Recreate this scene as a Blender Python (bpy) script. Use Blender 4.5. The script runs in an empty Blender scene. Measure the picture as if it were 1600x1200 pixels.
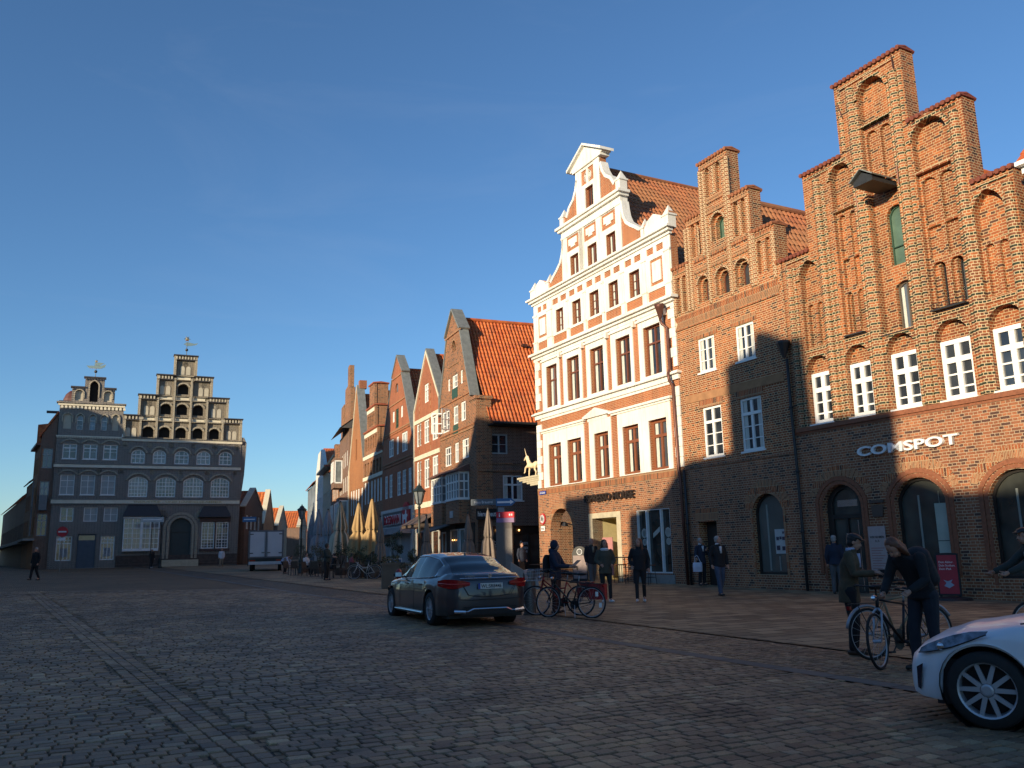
import bpy, bmesh, math, random
from mathutils import Vector, Matrix, noise as mnoise
from mathutils.geometry import tessellate_polygon
R=math.radians
random.seed(7)
scene=bpy.context.scene
# ------------------------------------------------------------------ camera
CAM_H=1.55; FPX=1340.0; PITCH=R(11.05); ROLL=R(-1.3)
cam_data=bpy.data.cameras.new('camera'); cam=bpy.data.objects.new('camera',cam_data)
scene.collection.objects.link(cam); scene.camera=cam
cam_data.sensor_width=36; cam_data.lens=36*FPX/1600.0
cam_data.clip_start=0.05; cam_data.clip_end=3000
fw=Vector((0,math.cos(PITCH),math.sin(PITCH))); rt=Vector((1,0,0)); up=rt.cross(fw)
RT=rt*math.cos(ROLL)+up*math.sin(ROLL); UP=up*math.cos(ROLL)-rt*math.sin(ROLL)
cam.matrix_world=Matrix(((RT.x,UP.x,-fw.x,0),(RT.y,UP.y,-fw.y,0),(RT.z,UP.z,-fw.z,CAM_H),(0,0,0,1)))
# ------------------------------------------------------------------ light
SUN_AZ=R(-141.0)      # compass style: from +Y towards +X
SUN_EL=R(11.0)
SUN=Vector((math.sin(SUN_AZ)*math.cos(SUN_EL),math.cos(SUN_AZ)*math.cos(SUN_EL),math.sin(SUN_EL)))
sd=bpy.data.lights.new('sun','SUN'); sd.energy=5.0; sd.angle=R(0.55); sd.color=(1.0,0.83,0.57)
so=bpy.data.objects.new('sun',sd); scene.collection.objects.link(so)
so.rotation_euler=SUN.to_track_quat('Z','Y').to_euler()
world=bpy.data.worlds.new('World'); scene.world=world; world.use_nodes=True
wn=world.node_tree; wn.nodes.clear()
wo=wn.nodes.new('ShaderNodeOutputWorld'); wb=wn.nodes.new('ShaderNodeBackground'); ws=wn.nodes.new('ShaderNodeTexSky')
ws.sky_type='NISHITA'; ws.sun_disc=False; ws.sun_elevation=SUN_EL; ws.sun_rotation=SUN_AZ
ws.air_density=1.0; ws.dust_density=0.0; ws.ozone_density=4.6; ws.altitude=0
wb.inputs['Strength'].default_value=0.135
_tc=wn.nodes.new('ShaderNodeTexCoord'); _mp=wn.nodes.new('ShaderNodeMapping'); _mp.inputs['Scale'].default_value=(1.2,1.2,5.0); _mp.inputs['Rotation'].default_value=(0.2,0.15,0.5)
_n=wn.nodes.new('ShaderNodeTexNoise'); _n.inputs['Scale'].default_value=2.2; _n.inputs['Detail'].default_value=8.0; _n.inputs['Roughness'].default_value=0.6; _n.inputs['Distortion'].default_value=0.8
wn.links.new(_tc.outputs['Generated'],_mp.inputs['Vector']); wn.links.new(_mp.outputs[0],_n.inputs['Vector'])
_r=wn.nodes.new('ShaderNodeValToRGB'); _r.color_ramp.elements[0].position=0.52; _r.color_ramp.elements[0].color=(0,0,0,1); _r.color_ramp.elements[1].position=0.85; _r.color_ramp.elements[1].color=(0.05,0.05,0.05,1); wn.links.new(_n.outputs['Fac'],_r.inputs[0])
_m=wn.nodes.new('ShaderNodeMix'); _m.data_type='RGBA'; wn.links.new(_r.outputs[0],_m.inputs[0]); wn.links.new(ws.outputs[0],_m.inputs[6]); _m.inputs[7].default_value=(4.2,4.4,4.8,1)
wn.links.new(_m.outputs[2],wb.inputs['Color']); wn.links.new(wb.outputs[0],wo.inputs['Surface'])
scene.view_settings.view_transform='Standard'; scene.view_settings.look='None'
scene.view_settings.gamma=1.0; scene.view_settings.exposure=0.42
scene.render.engine='CYCLES'
scene.cycles.max_bounces=6
# ------------------------------------------------------------------ helpers
COL=scene.collection
def gz(X,Y): return -0.010*max(-60,min(30,X))+0.005*max(0,min(120,Y))
class MB:
    """collects geometry, becomes ONE mesh object"""
    def __init__(s,auto=False): s.v=[]; s.f=[]; s.m=[]; s.mi=0; s.g=[]; s.auto=auto; s.lock=False
    def cut(s):
        if not s.g or s.g[-1]!=(len(s.v),len(s.f)): s.g.append((len(s.v),len(s.f)))
        return s
    def pieces(s):
        if not s.g: return [s]
        e=[g for g in s.g if g[1]<len(s.f)]+[(len(s.v),len(s.f))]; out=[]
        if e[0]!=(0,0): e=[(0,0)]+e
        for (va,fa),(vb,fb) in zip(e,e[1:]):
            m=MB(); m.v=s.v[va:vb]; m.f=[tuple(i-va for i in f) for f in s.f[fa:fb]]; m.m=s.m[fa:fb]; out.append(m)
        return out
    def add(s,vs,fs):
        if s.auto and not s.lock: s.cut()
        o=len(s.v); s.v+= [tuple(p) for p in vs]; s.f+=[tuple(i+o for i in f) for f in fs]; s.m+=[s.mi]*len(fs); return s
    def box(s,x0,x1,y0,y1,z0,z1):
        v=[(x,y,z) for z in (z0,z1) for y in (y0,y1) for x in (x0,x1)]
        return s.add(v,[(0,2,3,1),(4,5,7,6),(0,1,5,4),(2,6,7,3),(0,4,6,2),(1,3,7,5)])
    def prism(s,poly,y0,y1,holes=(),back=False):
        """polygon in x,z; front at y0, back at y1"""
        loops=[poly]+list(holes); flat=[p for l in loops for p in l]
        tris=tessellate_polygon([[Vector((p[0],p[1],0)) for p in l] for l in loops])
        n=len(flat)
        def orient(t,sgn):
            a,b,c=[flat[i] for i in t]
            ar=(b[0]-a[0])*(c[1]-a[1])-(c[0]-a[0])*(b[1]-a[1])
            return t if ar*sgn>0 else (t[0],t[2],t[1])
        vs=[(p[0],y0,p[1]) for p in flat]+[(p[0],y1,p[1]) for p in flat]
        fs=[orient(t,1) for t in tris]
        if back: fs+=[tuple(i+n for i in orient(t,-1)) for t in tris]
        o=0
        for k,l in enumerate(loops):
            ar=sum(l[i][0]*l[(i+1)%len(l)][1]-l[(i+1)%len(l)][0]*l[i][1] for i in range(len(l)))
            ccw=ar>0
            if k>0: ccw=not ccw
            m=len(l)
            for i in range(m):
                a=o+i; b=o+(i+1)%m
                fs.append((a,a+n,b+n,b) if ccw else (a,b,b+n,a+n))
            o+=m
        # sides: ccw outer => outward
        fs=[f if len(f)==3 else (f[0],f[3],f[2],f[1]) if False else f for f in fs]
        return s.add(vs,fs)
    def tube(s,pts,r,n=8,closed=False,caps=True):
        pts=[Vector(p) for p in pts]; m=len(pts)
        rs=r if isinstance(r,(list,tuple)) else [r]*m
        vs=[];prev=None
        for i,p in enumerate(pts):
            if closed: t=(pts[(i+1)%m]-pts[i-1])
            else: t=(pts[min(i+1,m-1)]-pts[max(i-1,0)])
            t=t.normalized() if t.length>1e-9 else Vector((0,0,1))
            if prev is None:
                a=Vector((0,0,1)) if abs(t.z)<0.9 else Vector((1,0,0)); x=t.cross(a).normalized()
            else:
                x=prev-t*prev.dot(t); x=x.normalized() if x.length>1e-6 else t.orthogonal().normalized()
            prev=x; y=t.cross(x)
            for k in range(n):
                an=2*math.pi*k/n; vs.append(p+(x*math.cos(an)+y*math.sin(an))*rs[i])
        fs=[]
        for i in range(m if closed else m-1):
            j=(i+1)%m
            for k in range(n):
                l=(k+1)%n; fs.append((i*n+k,i*n+l,j*n+l,j*n+k))
        if caps and not closed:
            fs.append(tuple(reversed(range(n)))); fs.append(tuple((m-1)*n+k for k in range(n)))
        return s.add(vs,fs)
    def lathe(s,prof,c=(0,0,0),n=16,axis='z',cap=True):
        vs=[];m=len(prof)
        for (r,h) in prof:
            for k in range(n):
                a=2*math.pi*k/n; p=(r*math.cos(a),r*math.sin(a),h)
                if axis=='y': p=(p[0],p[2],-p[1])
                if axis=='x': p=(p[2],p[0],p[1])
                vs.append((c[0]+p[0],c[1]+p[1],c[2]+p[2]))
        fs=[(i*n+k,i*n+(k+1)%n,(i+1)*n+(k+1)%n,(i+1)*n+k) for i in range(m-1) for k in range(n)]
        if cap and prof[0][0]>1e-6: fs.append(tuple(reversed(range(n))))
        if cap and prof[-1][0]>1e-6: fs.append(tuple((m-1)*n+k for k in range(n)))
        return s.add(vs,fs)
    def half(s,x,z0,z1,r,y=0.0,n=8):
        """half round shaft standing proud of the plane y"""
        pts=[(x-r*math.cos(math.pi*i/n),y-r*math.sin(math.pi*i/n)) for i in range(n+1)]
        vs=[(p[0],p[1],z) for z in (z0,z1) for p in pts]; k=n+1
        fs=[(i,i+1,k+i+1,k+i) for i in range(n)]+[tuple(k+i for i in range(k)),tuple(reversed(range(k)))]
        return s.add(vs,fs)
    def sphere(s,c,r,n=10,m=7,sc=(1,1,1)):
        vs=[];
        for i in range(m+1):
            t=math.pi*i/m
            for k in range(n):
                a=2*math.pi*k/n
                vs.append((c[0]+r*sc[0]*math.sin(t)*math.cos(a),c[1]+r*sc[1]*math.sin(t)*math.sin(a),c[2]-r*sc[2]*math.cos(t)))
        fs=[(i*n+k,i*n+(k+1)%n,(i+1)*n+(k+1)%n,(i+1)*n+k) for i in range(m) for k in range(n)]
        return s.add(vs,fs)
    def build(s,name,mats,parent=None,smooth=False,off=(0,0,0),fix=True,merge=False):
        me=bpy.data.meshes.new(name)
        me.from_pydata([(a-off[0],b-off[1],c-off[2]) for a,b,c in s.v],[],s.f); 
        if not isinstance(mats,(list,tuple)): mats=[mats]
        for m in mats: me.materials.append(m)
        for p,i in zip(me.polygons,s.m): p.material_index=i
        if fix or merge:
            bm=bmesh.new(); bm.from_mesh(me)
            if merge: bmesh.ops.remove_doubles(bm,verts=bm.verts,dist=1e-4)
            if fix: bmesh.ops.recalc_face_normals(bm,faces=bm.faces)
            bm.to_mesh(me); bm.free()
        if smooth: me.polygons.foreach_set('use_smooth',[True]*len(me.polygons))
        me.update()
        o=bpy.data.objects.new(name,me); COL.objects.link(o)
        if parent is not None: o.parent=parent
        return o
def empty(name,loc,rz=0.0,label=None,cat=None,group=None):
    o=bpy.data.objects.new(name,None); COL.objects.link(o); o.location=loc; o.rotation_euler=(0,0,rz); o.empty_display_size=.2
    return tag(o,label,cat,group)
def tag(o,label=None,cat=None,group=None,kind=None):
    if label: o['label']=label
    if cat: o['category']=cat
    if group: o['group']=group
    if kind: o['kind']=kind
    return o
def children(o): return [c for c in bpy.data.objects if c.parent==o]
def copy_tree(o,parent=None):
    c=o.copy(); COL.objects.link(c)
    if parent is not None: c.parent=parent
    for ch in children(o): copy_tree(ch,c)
    return c
# ------------------------------------------------------------------ materials
def newmat(name):
    m=bpy.data.materials.new(name); m.use_nodes=True; nt=m.node_tree; nt.nodes.clear()
    o=nt.nodes.new('ShaderNodeOutputMaterial'); p=nt.nodes.new('ShaderNodeBsdfPrincipled'); nt.links.new(p.outputs[0],o.inputs['Surface'])
    return m,nt,p
def N(nt,t,**k):
    n=nt.nodes.new('ShaderNode'+t)
    for a,b in k.items():
        if a.startswith('_'): setattr(n,a[1:],b)
        else: n.inputs[a.replace('_',' ')].default_value=b
    return n
def mixc(nt,fac,a,b,mode='MIX'):
    n=nt.nodes.new('ShaderNodeMix'); n.data_type='RGBA'; n.blend_type=mode
    for s,v in ((0,fac),(6,a),(7,b)):
        if hasattr(v,'links'): nt.links.new(v,n.inputs[s])
        else: n.inputs[s].default_value=(v if s==0 else (*v,1))
    return n.outputs[2]
def math2(nt,op,a,b=0.0,c=None):
    n=nt.nodes.new('ShaderNodeMath'); n.operation=op
    for i,v in enumerate((a,b) if c is None else (a,b,c)):
        if hasattr(v,'links'): nt.links.new(v,n.inputs[i])
        else: n.inputs[i].default_value=v
    return n.outputs[0]
def ramp(nt,fac,stops):
    n=nt.nodes.new('ShaderNodeValToRGB'); nt.links.new(fac,n.inputs[0])
    el=n.color_ramp.elements
    while len(el)<len(stops): el.new(0.5)
    for e,(p,c) in zip(el,stops): e.position=p; e.color=(*c,1) if len(c)==3 else c
    return n.outputs[0]
def bump(nt,p,h,strength=0.5,dist=0.02,prev=None):
    b=nt.nodes.new('ShaderNodeBump'); b.inputs['Strength'].default_value=strength; b.inputs['Distance'].default_value=dist
    nt.links.new(h,b.inputs['Height']); nt.links.new(b.outputs[0],p.inputs['Normal'])
    return b
_mc={}
def plain(name,col,rough=0.6,metal=0.0,var=0.12,scale=3.0,bmp=0.0,bscale=40.0,coat=0.0,spec=0.5):
    if name in _mc: return _mc[name]
    m,nt,p=newmat(name)
    tc=N(nt,'TexCoord'); ns=N(nt,'TexNoise',Scale=scale,Detail=5.0,Roughness=0.6); nt.links.new(tc.outputs['Object'],ns.inputs['Vector'])
    lo=tuple(c*(1-var) for c in col); hi=tuple(min(1,c*(1+var)) for c in col)
    nt.links.new(ramp(nt,ns.outputs['Fac'],[(0.3,lo),(0.7,hi)]),p.inputs['Base Color'])
    p.inputs['Roughness'].default_value=rough; p.inputs['Metallic'].default_value=metal
    p.inputs['Coat Weight'].default_value=coat; p.inputs['Specular IOR Level'].default_value=spec
    if bmp>0:
        n2=N(nt,'TexNoise',Scale=bscale,Detail=4.0); nt.links.new(tc.outputs['Object'],n2.inputs['Vector'])
        bump(nt,p,n2.outputs['Fac'],bmp,0.01)
    _mc[name]=m; return m
def facade_vec(nt):
    """object coordinates laid flat on vertical walls: (x+y, z)"""
    tc=N(nt,'TexCoord'); sp=N(nt,'SeparateXYZ'); nt.links.new(tc.outputs['Object'],sp.inputs[0])
    cb=N(nt,'CombineXYZ'); nt.links.new(math2(nt,'ADD',sp.outputs[0],sp.outputs[1]),cb.inputs[0]); nt.links.new(sp.outputs[2],cb.inputs[1])
    return tc,cb.outputs[0],sp
def brick(name,c1,c2,mortar,bw=0.27,rh=0.083,ms=0.012,dark=None,darkamt=0.12,bmp=0.6,rough=0.75,tint=(0.55,0.50,0.48),soldier=False,big=0.35,green=0.0):
    if name in _mc: return _mc[name]
    m,nt,p=newmat(name)
    tc,vec,sp=facade_vec(nt)
    if soldier:
        cb=N(nt,'CombineXYZ'); s2=N(nt,'SeparateXYZ'); nt.links.new(vec,s2.inputs[0]); nt.links.new(s2.outputs[1],cb.inputs[0]); nt.links.new(s2.outputs[0],cb.inputs[1]); vec=cb.outputs[0]
    wob=N(nt,'TexNoise',Scale=2.5,Detail=2.0); nt.links.new(vec,wob.inputs['Vector'])
    va=N(nt,'VectorMath',_operation='MULTIPLY_ADD'); nt.links.new(wob.outputs['Color'],va.inputs[0]); va.inputs[1].default_value=(0.02,0.03,0); nt.links.new(vec,va.inputs[2])
    b=N(nt,'TexBrick',Scale=1.0,Mortar_Size=ms,Mortar_Smooth=0.3,Bias=0.0,Brick_Width=bw,Row_Height=rh)
    b.offset=0.5; b.squash=0.5 if not soldier else 1.0; b.squash_frequency=2 if not soldier else 1
    if soldier: b.offset=0.0
    nt.links.new(va.outputs[0],b.inputs['Vector'])
    b.inputs['Color1'].default_value=(0,0,0,1); b.inputs['Color2'].default_value=(1,1,1,1); b.inputs['Mortar'].default_value=(0.5,0.5,0.5,1)
    sep=N(nt,'SeparateColor'); nt.links.new(b.outputs['Color'],sep.inputs[0]); rnd=sep.outputs[0]
    col=mixc(nt,rnd,c1,c2)
    if dark:
        msk=ramp(nt,rnd,[(max(0,darkamt-0.03),(1,1,1)),(darkamt,(0,0,0))]); s3=N(nt,'SeparateColor'); nt.links.new(msk,s3.inputs[0])
        col=mixc(nt,math2(nt,'MULTIPLY',s3.outputs[0],0.85),col,dark)
    if green>0:   # glazed green-black courses, every third course
        w=math2(nt,'MODULO',math2(nt,'FLOOR',math2(nt,'DIVIDE',sp.outputs[2],rh)),3.0); g=math2(nt,'LESS_THAN',w,0.5)
        n3=N(nt,'TexNoise',Scale=1.3,Detail=2.0); nt.links.new(tc.outputs['Object'],n3.inputs['Vector'])
        g=math2(nt,'MULTIPLY',g,math2(nt,'GREATER_THAN',n3.outputs['Fac'],0.36))
        col=mixc(nt,math2(nt,'MULTIPLY',g,green),col,(0.022,0.038,0.018))
    n1=N(nt,'TexNoise',Scale=0.55,Detail=6.0,Roughness=0.65); nt.links.new(tc.outputs['Object'],n1.inputs['Vector'])
    t=ramp(nt,n1.outputs['Fac'],[(0.35,tint),(0.65,(1,1,1))])
    col=mixc(nt,big,col,mixc(nt,1.0,col,t,'MULTIPLY'))
    n5=N(nt,'TexNoise',Scale=0.23,Detail=3.0,Roughness=0.5); nt.links.new(tc.outputs['Object'],n5.inputs['Vector'])
    col=mixc(nt,0.6,col,mixc(nt,1.0,col,ramp(nt,n5.outputs['Fac'],[(0.35,(0.78,0.66,0.62)),(0.5,(1.0,1.0,1.0)),(0.65,(1.18,1.12,0.95))]),'MULTIPLY'))
    mp5=N(nt,'Mapping'); mp5.inputs['Scale'].default_value=(3.0,3.0,0.25); nt.links.new(tc.outputs['Object'],mp5.inputs['Vector']); n6=N(nt,'TexNoise',Scale=0.8,Detail=5.0,Roughness=0.65); nt.links.new(mp5.outputs[0],n6.inputs['Vector'])
    col=mixc(nt,0.55,col,mixc(nt,1.0,col,ramp(nt,n6.outputs['Fac'],[(0.38,(0.5,0.48,0.46)),(0.52,(1,1,1))]),'MULTIPLY'))
    n4=N(nt,'TexNoise',Scale=30.0,Detail=3.0); nt.links.new(tc.outputs['Object'],n4.inputs['Vector'])
    col=mixc(nt,0.5,col,mixc(nt,1.0,col,ramp(nt,n4.outputs['Fac'],[(0.3,(0.6,0.6,0.6)),(0.7,(1.25,1.2,1.15))]),'MULTIPLY'))
    col=mixc(nt,b.outputs['Fac'],col,mortar)
    nt.links.new(col,p.inputs['Base Color']); p.inputs['Roughness'].default_value=rough
    h=math2(nt,'ADD',math2(nt,'MULTIPLY',b.outputs['Fac'],-1.0),math2(nt,'MULTIPLY',n4.outputs['Fac'],0.35))
    bump(nt,p,h,bmp,0.012)
    _mc[name]=m; return m
def glass(name='window_glass',col=(0.018,0.022,0.028),rough=0.06,wav=0.15,spec=0.8):
    if name in _mc: return _mc[name]
    m,nt,p=newmat(name); tc=N(nt,'TexCoord')
    ns=N(nt,'TexNoise',Scale=1.2,Detail=2.0); nt.links.new(tc.outputs['Object'],ns.inputs['Vector'])
    nt.links.new(ramp(nt,ns.outputs['Fac'],[(0.35,tuple(c*0.5 for c in col)),(0.7,tuple(c*2.0 for c in col))]),p.inputs['Base Color'])
    p.inputs['Roughness'].default_value=rough; p.inputs['Specular IOR Level'].default_value=spec; p.inputs['IOR'].default_value=1.52
    oi=N(nt,'ObjectInfo'); bc=p.inputs['Base Color'].links[0].from_socket; nt.links.new(mixc(nt,math2(nt,'POWER',oi.outputs['Random'],4.0),bc,tuple(min(0.3,c*6+0.05) for c in col)),p.inputs['Base Color'])
    n2=N(nt,'TexNoise',Scale=1.7,Detail=1.0); nt.links.new(tc.outputs['Object'],n2.inputs['Vector']); bump(nt,p,n2.outputs['Fac'],wav,0.02)
    _mc[name]=m; return m
def emit(name,col,s):
    if name in _mc: return _mc[name]
    m=bpy.data.materials.new(name); m.use_nodes=True; nt=m.node_tree; nt.nodes.clear()
    o=nt.nodes.new('ShaderNodeOutputMaterial'); e=N(nt,'Emission',Strength=s); e.inputs['Color'].default_value=(*col,1); nt.links.new(e.outputs[0],o.inputs[0]); _mc[name]=m; return m
BR_GOTHIC=brick('gothic_brick',(0.20,0.052,0.020),(0.47,0.140,0.040),(0.52,0.38,0.21),0.27,0.083,0.0095,dark=(0.06,0.03,0.022),darkamt=0.16,big=0.8)
BR_SHAFT=brick('banded_shaft_brick',(0.20,0.055,0.020),(0.46,0.140,0.040),(0.54,0.41,0.24),0.27,0.083,0.012,dark=(0.06,0.03,0.02),darkamt=0.1,green=1.0,big=0.7)
BR_STEP=brick('step_gable_brick',(0.23,0.056,0.020),(0.49,0.140,0.040),(0.56,0.42,0.24),0.27,0.083,0.011,dark=(0.07,0.03,0.022),darkamt=0.14,big=0.8)
BR_SOLD=brick('soldier_brick',(0.36,0.12,0.06),(0.48,0.18,0.09),(0.60,0.50,0.38),0.083,0.083,0.012,soldier=True)
BR_WHITE=brick('orange_brick',(0.36,0.095,0.03),(0.46,0.14,0.042),(0.52,0.34,0.20),0.24,0.075,0.009,bmp=0.4,big=0.3)
BR_BASE=brick('base_brick',(0.25,0.088,0.042),(0.44,0.165,0.07),(0.46,0.34,0.22),0.27,0.083,0.0095,dark=(0.09,0.045,0.035),darkamt=0.18,big=0.8)
BR_RED=brick('red_brick',(0.32,0.088,0.036),(0.43,0.13,0.052),(0.36,0.19,0.11),0.24,0.075,0.009,bmp=0.3)
BR_ORANGE=brick('light_orange_brick',(0.34,0.12,0.045),(0.44,0.17,0.06),(0.40,0.24,0.12),0.24,0.075,0.009,bmp=0.3)
BR_OLD=brick('old_mixed_brick',(0.23,0.075,0.035),(0.42,0.155,0.065),(0.40,0.27,0.16),0.27,0.085,0.012,dark=(0.06,0.03,0.025),darkamt=0.2,big=0.8)
BR_BROWN=brick('brown_brick',(0.14,0.066,0.045),(0.23,0.11,0.07),(0.28,0.21,0.16),0.27,0.083,0.012,bmp=0.4)
BR_DARK=brick('glazed_dark_brick',(0.052,0.047,0.045),(0.140,0.126,0.118),(0.36,0.32,0.28),0.26,0.10,0.016,rough=0.45)
BR_DARKREL=brick('pale_relief_brick',(0.16,0.14,0.11),(0.34,0.29,0.21),(0.58,0.52,0.40),0.26,0.10,0.016,rough=0.5)
def stucco_mat():
    m,nt,p=newmat('white_stucco'); tc=N(nt,'TexCoord'); mp=N(nt,'Mapping'); mp.inputs['Scale'].default_value=(4.0,4.0,0.5); nt.links.new(tc.outputs['Object'],mp.inputs['Vector'])
    n1=N(nt,'TexNoise',Scale=1.6,Detail=7.0,Roughness=0.7); nt.links.new(mp.outputs[0],n1.inputs['Vector']); n2=N(nt,'TexNoise',Scale=0.6,Detail=4.0); nt.links.new(tc.outputs['Object'],n2.inputs['Vector'])
    c=mixc(nt,1.0,ramp(nt,n1.outputs['Fac'],[(0.25,(0.62,0.58,0.50)),(0.5,(0.80,0.78,0.73)),(0.8,(0.83,0.82,0.78))]),ramp(nt,n2.outputs['Fac'],[(0.3,(0.90,0.88,0.84)),(0.6,(1,1,1))]),'MULTIPLY'); nt.links.new(c,p.inputs['Base Color']); p.inputs['Roughness'].default_value=0.8
    n3=N(nt,'TexNoise',Scale=35.0,Detail=4.0); nt.links.new(tc.outputs['Object'],n3.inputs['Vector']); bump(nt,p,n3.outputs['Fac'],0.3,0.01); return m
STUCCO=stucco_mat()
CREAM=plain('cream_plaster',(0.72,0.66,0.52),0.8,var=0.12,scale=2.0,bmp=0.2)
NICHE=plain('pale_niche_plaster',(0.52,0.47,0.37),0.85,var=0.12,scale=2.0)
TRIMB=brick('trim_brick',(0.22,0.058,0.022),(0.46,0.14,0.045),(0.40,0.28,0.16),0.085,0.26,0.012,dark=(0.08,0.03,0.02),darkamt=0.12,bmp=0.3)
WHITE=plain('white_paint',(0.80,0.80,0.78),0.45,var=0.04)
BROWNW=plain('brown_window_paint',(0.16,0.055,0.03),0.4,var=0.15,scale=8)
DARKMETAL=plain('dark_metal',(0.035,0.037,0.04),0.5,metal=0.3,var=0.2,scale=8)
COPPER=plain('brown_copper',(0.14,0.06,0.045),0.45,metal=0.5,var=0.2)
ZINC=plain('weathered_zinc',(0.26,0.27,0.25),0.55,metal=0.35,var=0.2,scale=4)
STONE=plain('pale_stone',(0.48,0.42,0.30),0.8,var=0.15,scale=4,bmp=0.3)
GREYSTONE=plain('grey_stone',(0.28,0.27,0.25),0.8,var=0.15,scale=4,bmp=0.3)
BLACK=plain('black_paint',(0.015,0.015,0.017),0.5,var=0.1)
GREENW=plain('green_shutter',(0.03,0.075,0.05),0.5,var=0.2)
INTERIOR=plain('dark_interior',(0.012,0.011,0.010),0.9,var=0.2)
GLASS=glass()
GLASS_L=glass('bright_window_glass',(0.10,0.12,0.14),0.08,0.2)
CURT=plain('curtain_white',(0.55,0.55,0.50),0.8,var=0.1,scale=6)
def roofmat(name,c1,c2,moss=0.0):
    if name in _mc: return _mc[name]
    m,nt,p=newmat(name); tc=N(nt,'TexCoord')
    b=N(nt,'TexVoronoi',Scale=3.2); nt.links.new(tc.outputs['Object'],b.inputs['Vector'])
    s=N(nt,'SeparateColor'); nt.links.new(b.outputs['Color'],s.inputs[0])
    col=mixc(nt,s.outputs[0],c1,c2)
    ns=N(nt,'TexNoise',Scale=1.1,Detail=6.0,Roughness=0.7); nt.links.new(tc.outputs['Object'],ns.inputs['Vector'])
    col=mixc(nt,ramp(nt,ns.outputs['Fac'],[(0.45,(0,0,0)),(0.75,(0.6,0.6,0.6))]),col,(0.16,0.08,0.05))
    if moss>0:
        n2=N(nt,'TexNoise',Scale=0.35,Detail=5.0,Roughness=0.6); nt.links.new(tc.outputs['Object'],n2.inputs['Vector'])
        col=mixc(nt,ramp(nt,n2.outputs['Fac'],[(0.35,(0,0,0)),(0.6,(moss,moss,moss))]),col,(0.26,0.17,0.08))
    nt.links.new(col,p.inputs['Base Color']); p.inputs['Roughness'].default_value=0.7
    _mc[name]=m; return m
TILE=roofmat('orange_pantiles',(0.44,0.095,0.026),(0.62,0.17,0.045))
TILE_O=roofmat('bright_orange_pantiles',(0.52,0.12,0.028),(0.66,0.19,0.045))
TILE_M=roofmat('mossy_pantiles',(0.30,0.085,0.035),(0.44,0.14,0.055),moss=0.5)
# ------------------------------------------------------------------ facade frames
class Frame:
    """local axes on a facade: x to the right along it, y into the building, z up"""
    def __init__(s,X,Y,az):
        s.a=R(az); s.X=X; s.Y=Y; s.u=Vector((math.cos(s.a),math.sin(s.a),0)); s.n=Vector((-math.sin(s.a),math.cos(s.a),0)); s.z=gz(X,Y)
    def at(s,u,y=0.0,z=0.0): return Vector((s.X,s.Y,s.z+z))+s.u*u+s.n*y
class Bld:
    """one building: an Empty at its base and its parts; coordinates given in the frame's u"""
    def __init__(s,fr,name,label,cat,u0,group=None):
        s.fr=fr; s.off=(u0,0,0); s.root=empty(name,fr.at(u0),fr.a,label,cat,group)
    def put(s,name,mb,mats,parent=None,smooth=False,label=None):
        for m in mb.pieces():
            o=m.build(name,mats,parent or s.root,smooth,s.off)
            if label: o['label']=label
        return o
def arcpts(u0,u1,z,rise,kind='seg',n=10):
    """points from right spring to left spring"""
    w=u1-u0; c=(u0+u1)/2
    if kind=='point':
        P=[];r=(rise*rise+(w/2)**2)/w
        # right arc centre at u1-r
        a1=math.atan2(rise,r-w/2)
        h=n//2
        for i in range(h+1):
            a=a1*i/h; P.append((u1-r+r*math.cos(a),z+r*math.sin(a)))
        for i in range(1,h+1):
            a=a1*(1-i/h); P.append((u0+r-r*math.cos(a),z+r*math.sin(a)))
        return P
    if rise<=1e-4: return [(u1,z),(u0,z)]
    r=(rise*rise+(w/2)**2)/(2*rise); a0=math.asin(min(1,(w/2)/r))
    if rise>w/2: a0=math.pi-a0
    zc=z+rise-r
    return [(c+r*math.sin(a0-2*a0*i/n),zc+r*math.cos(a0-2*a0*i/n)) for i in range(n+1)]
def opening(u0,u1,z0,z1,rise=0.0,kind='seg',n=10):
    """z1 is the crown"""
    return [(u0,z0),(u1,z0)]+arcpts(u0,u1,z1-rise,rise,kind,n)
def archring(mb,u0,u1,zs,rise,w,y0,y1,kind='seg',n=10,leg=0.0):
    i=arcpts(u0,u1,zs,rise,kind,n); o=arcpts(u0-w,u1+w,zs,rise+w,kind,n)
    if leg>0: i=[(u1,zs-leg)]+i+[(u0,zs-leg)]; o=[(u1+w,zs-leg)]+o+[(u0-w,zs-leg)]
    m=len(i)
    if mb.auto: mb.cut()
    lk=mb.lock; mb.lock=True
    for k in range(m-1):
        a,b,c,d=o[k],o[k+1],i[k+1],i[k]
        vs=[(p[0],y,p[1]) for y in (y0,y1) for p in (a,b,c,d)]
        mb.add(vs,[(0,1,2,3),(0,4,5,1),(2,6,7,3),(4,7,6,5)]+([(0,3,7,4)] if k==0 else [])+([(1,5,6,2)] if k==m-2 else []))
    mb.lock=lk
def rect(u0,u1,z0,z1): return [(u0,z0),(u1,z0),(u1,z1),(u0,z1)]
_wr=random.Random(11)
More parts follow.
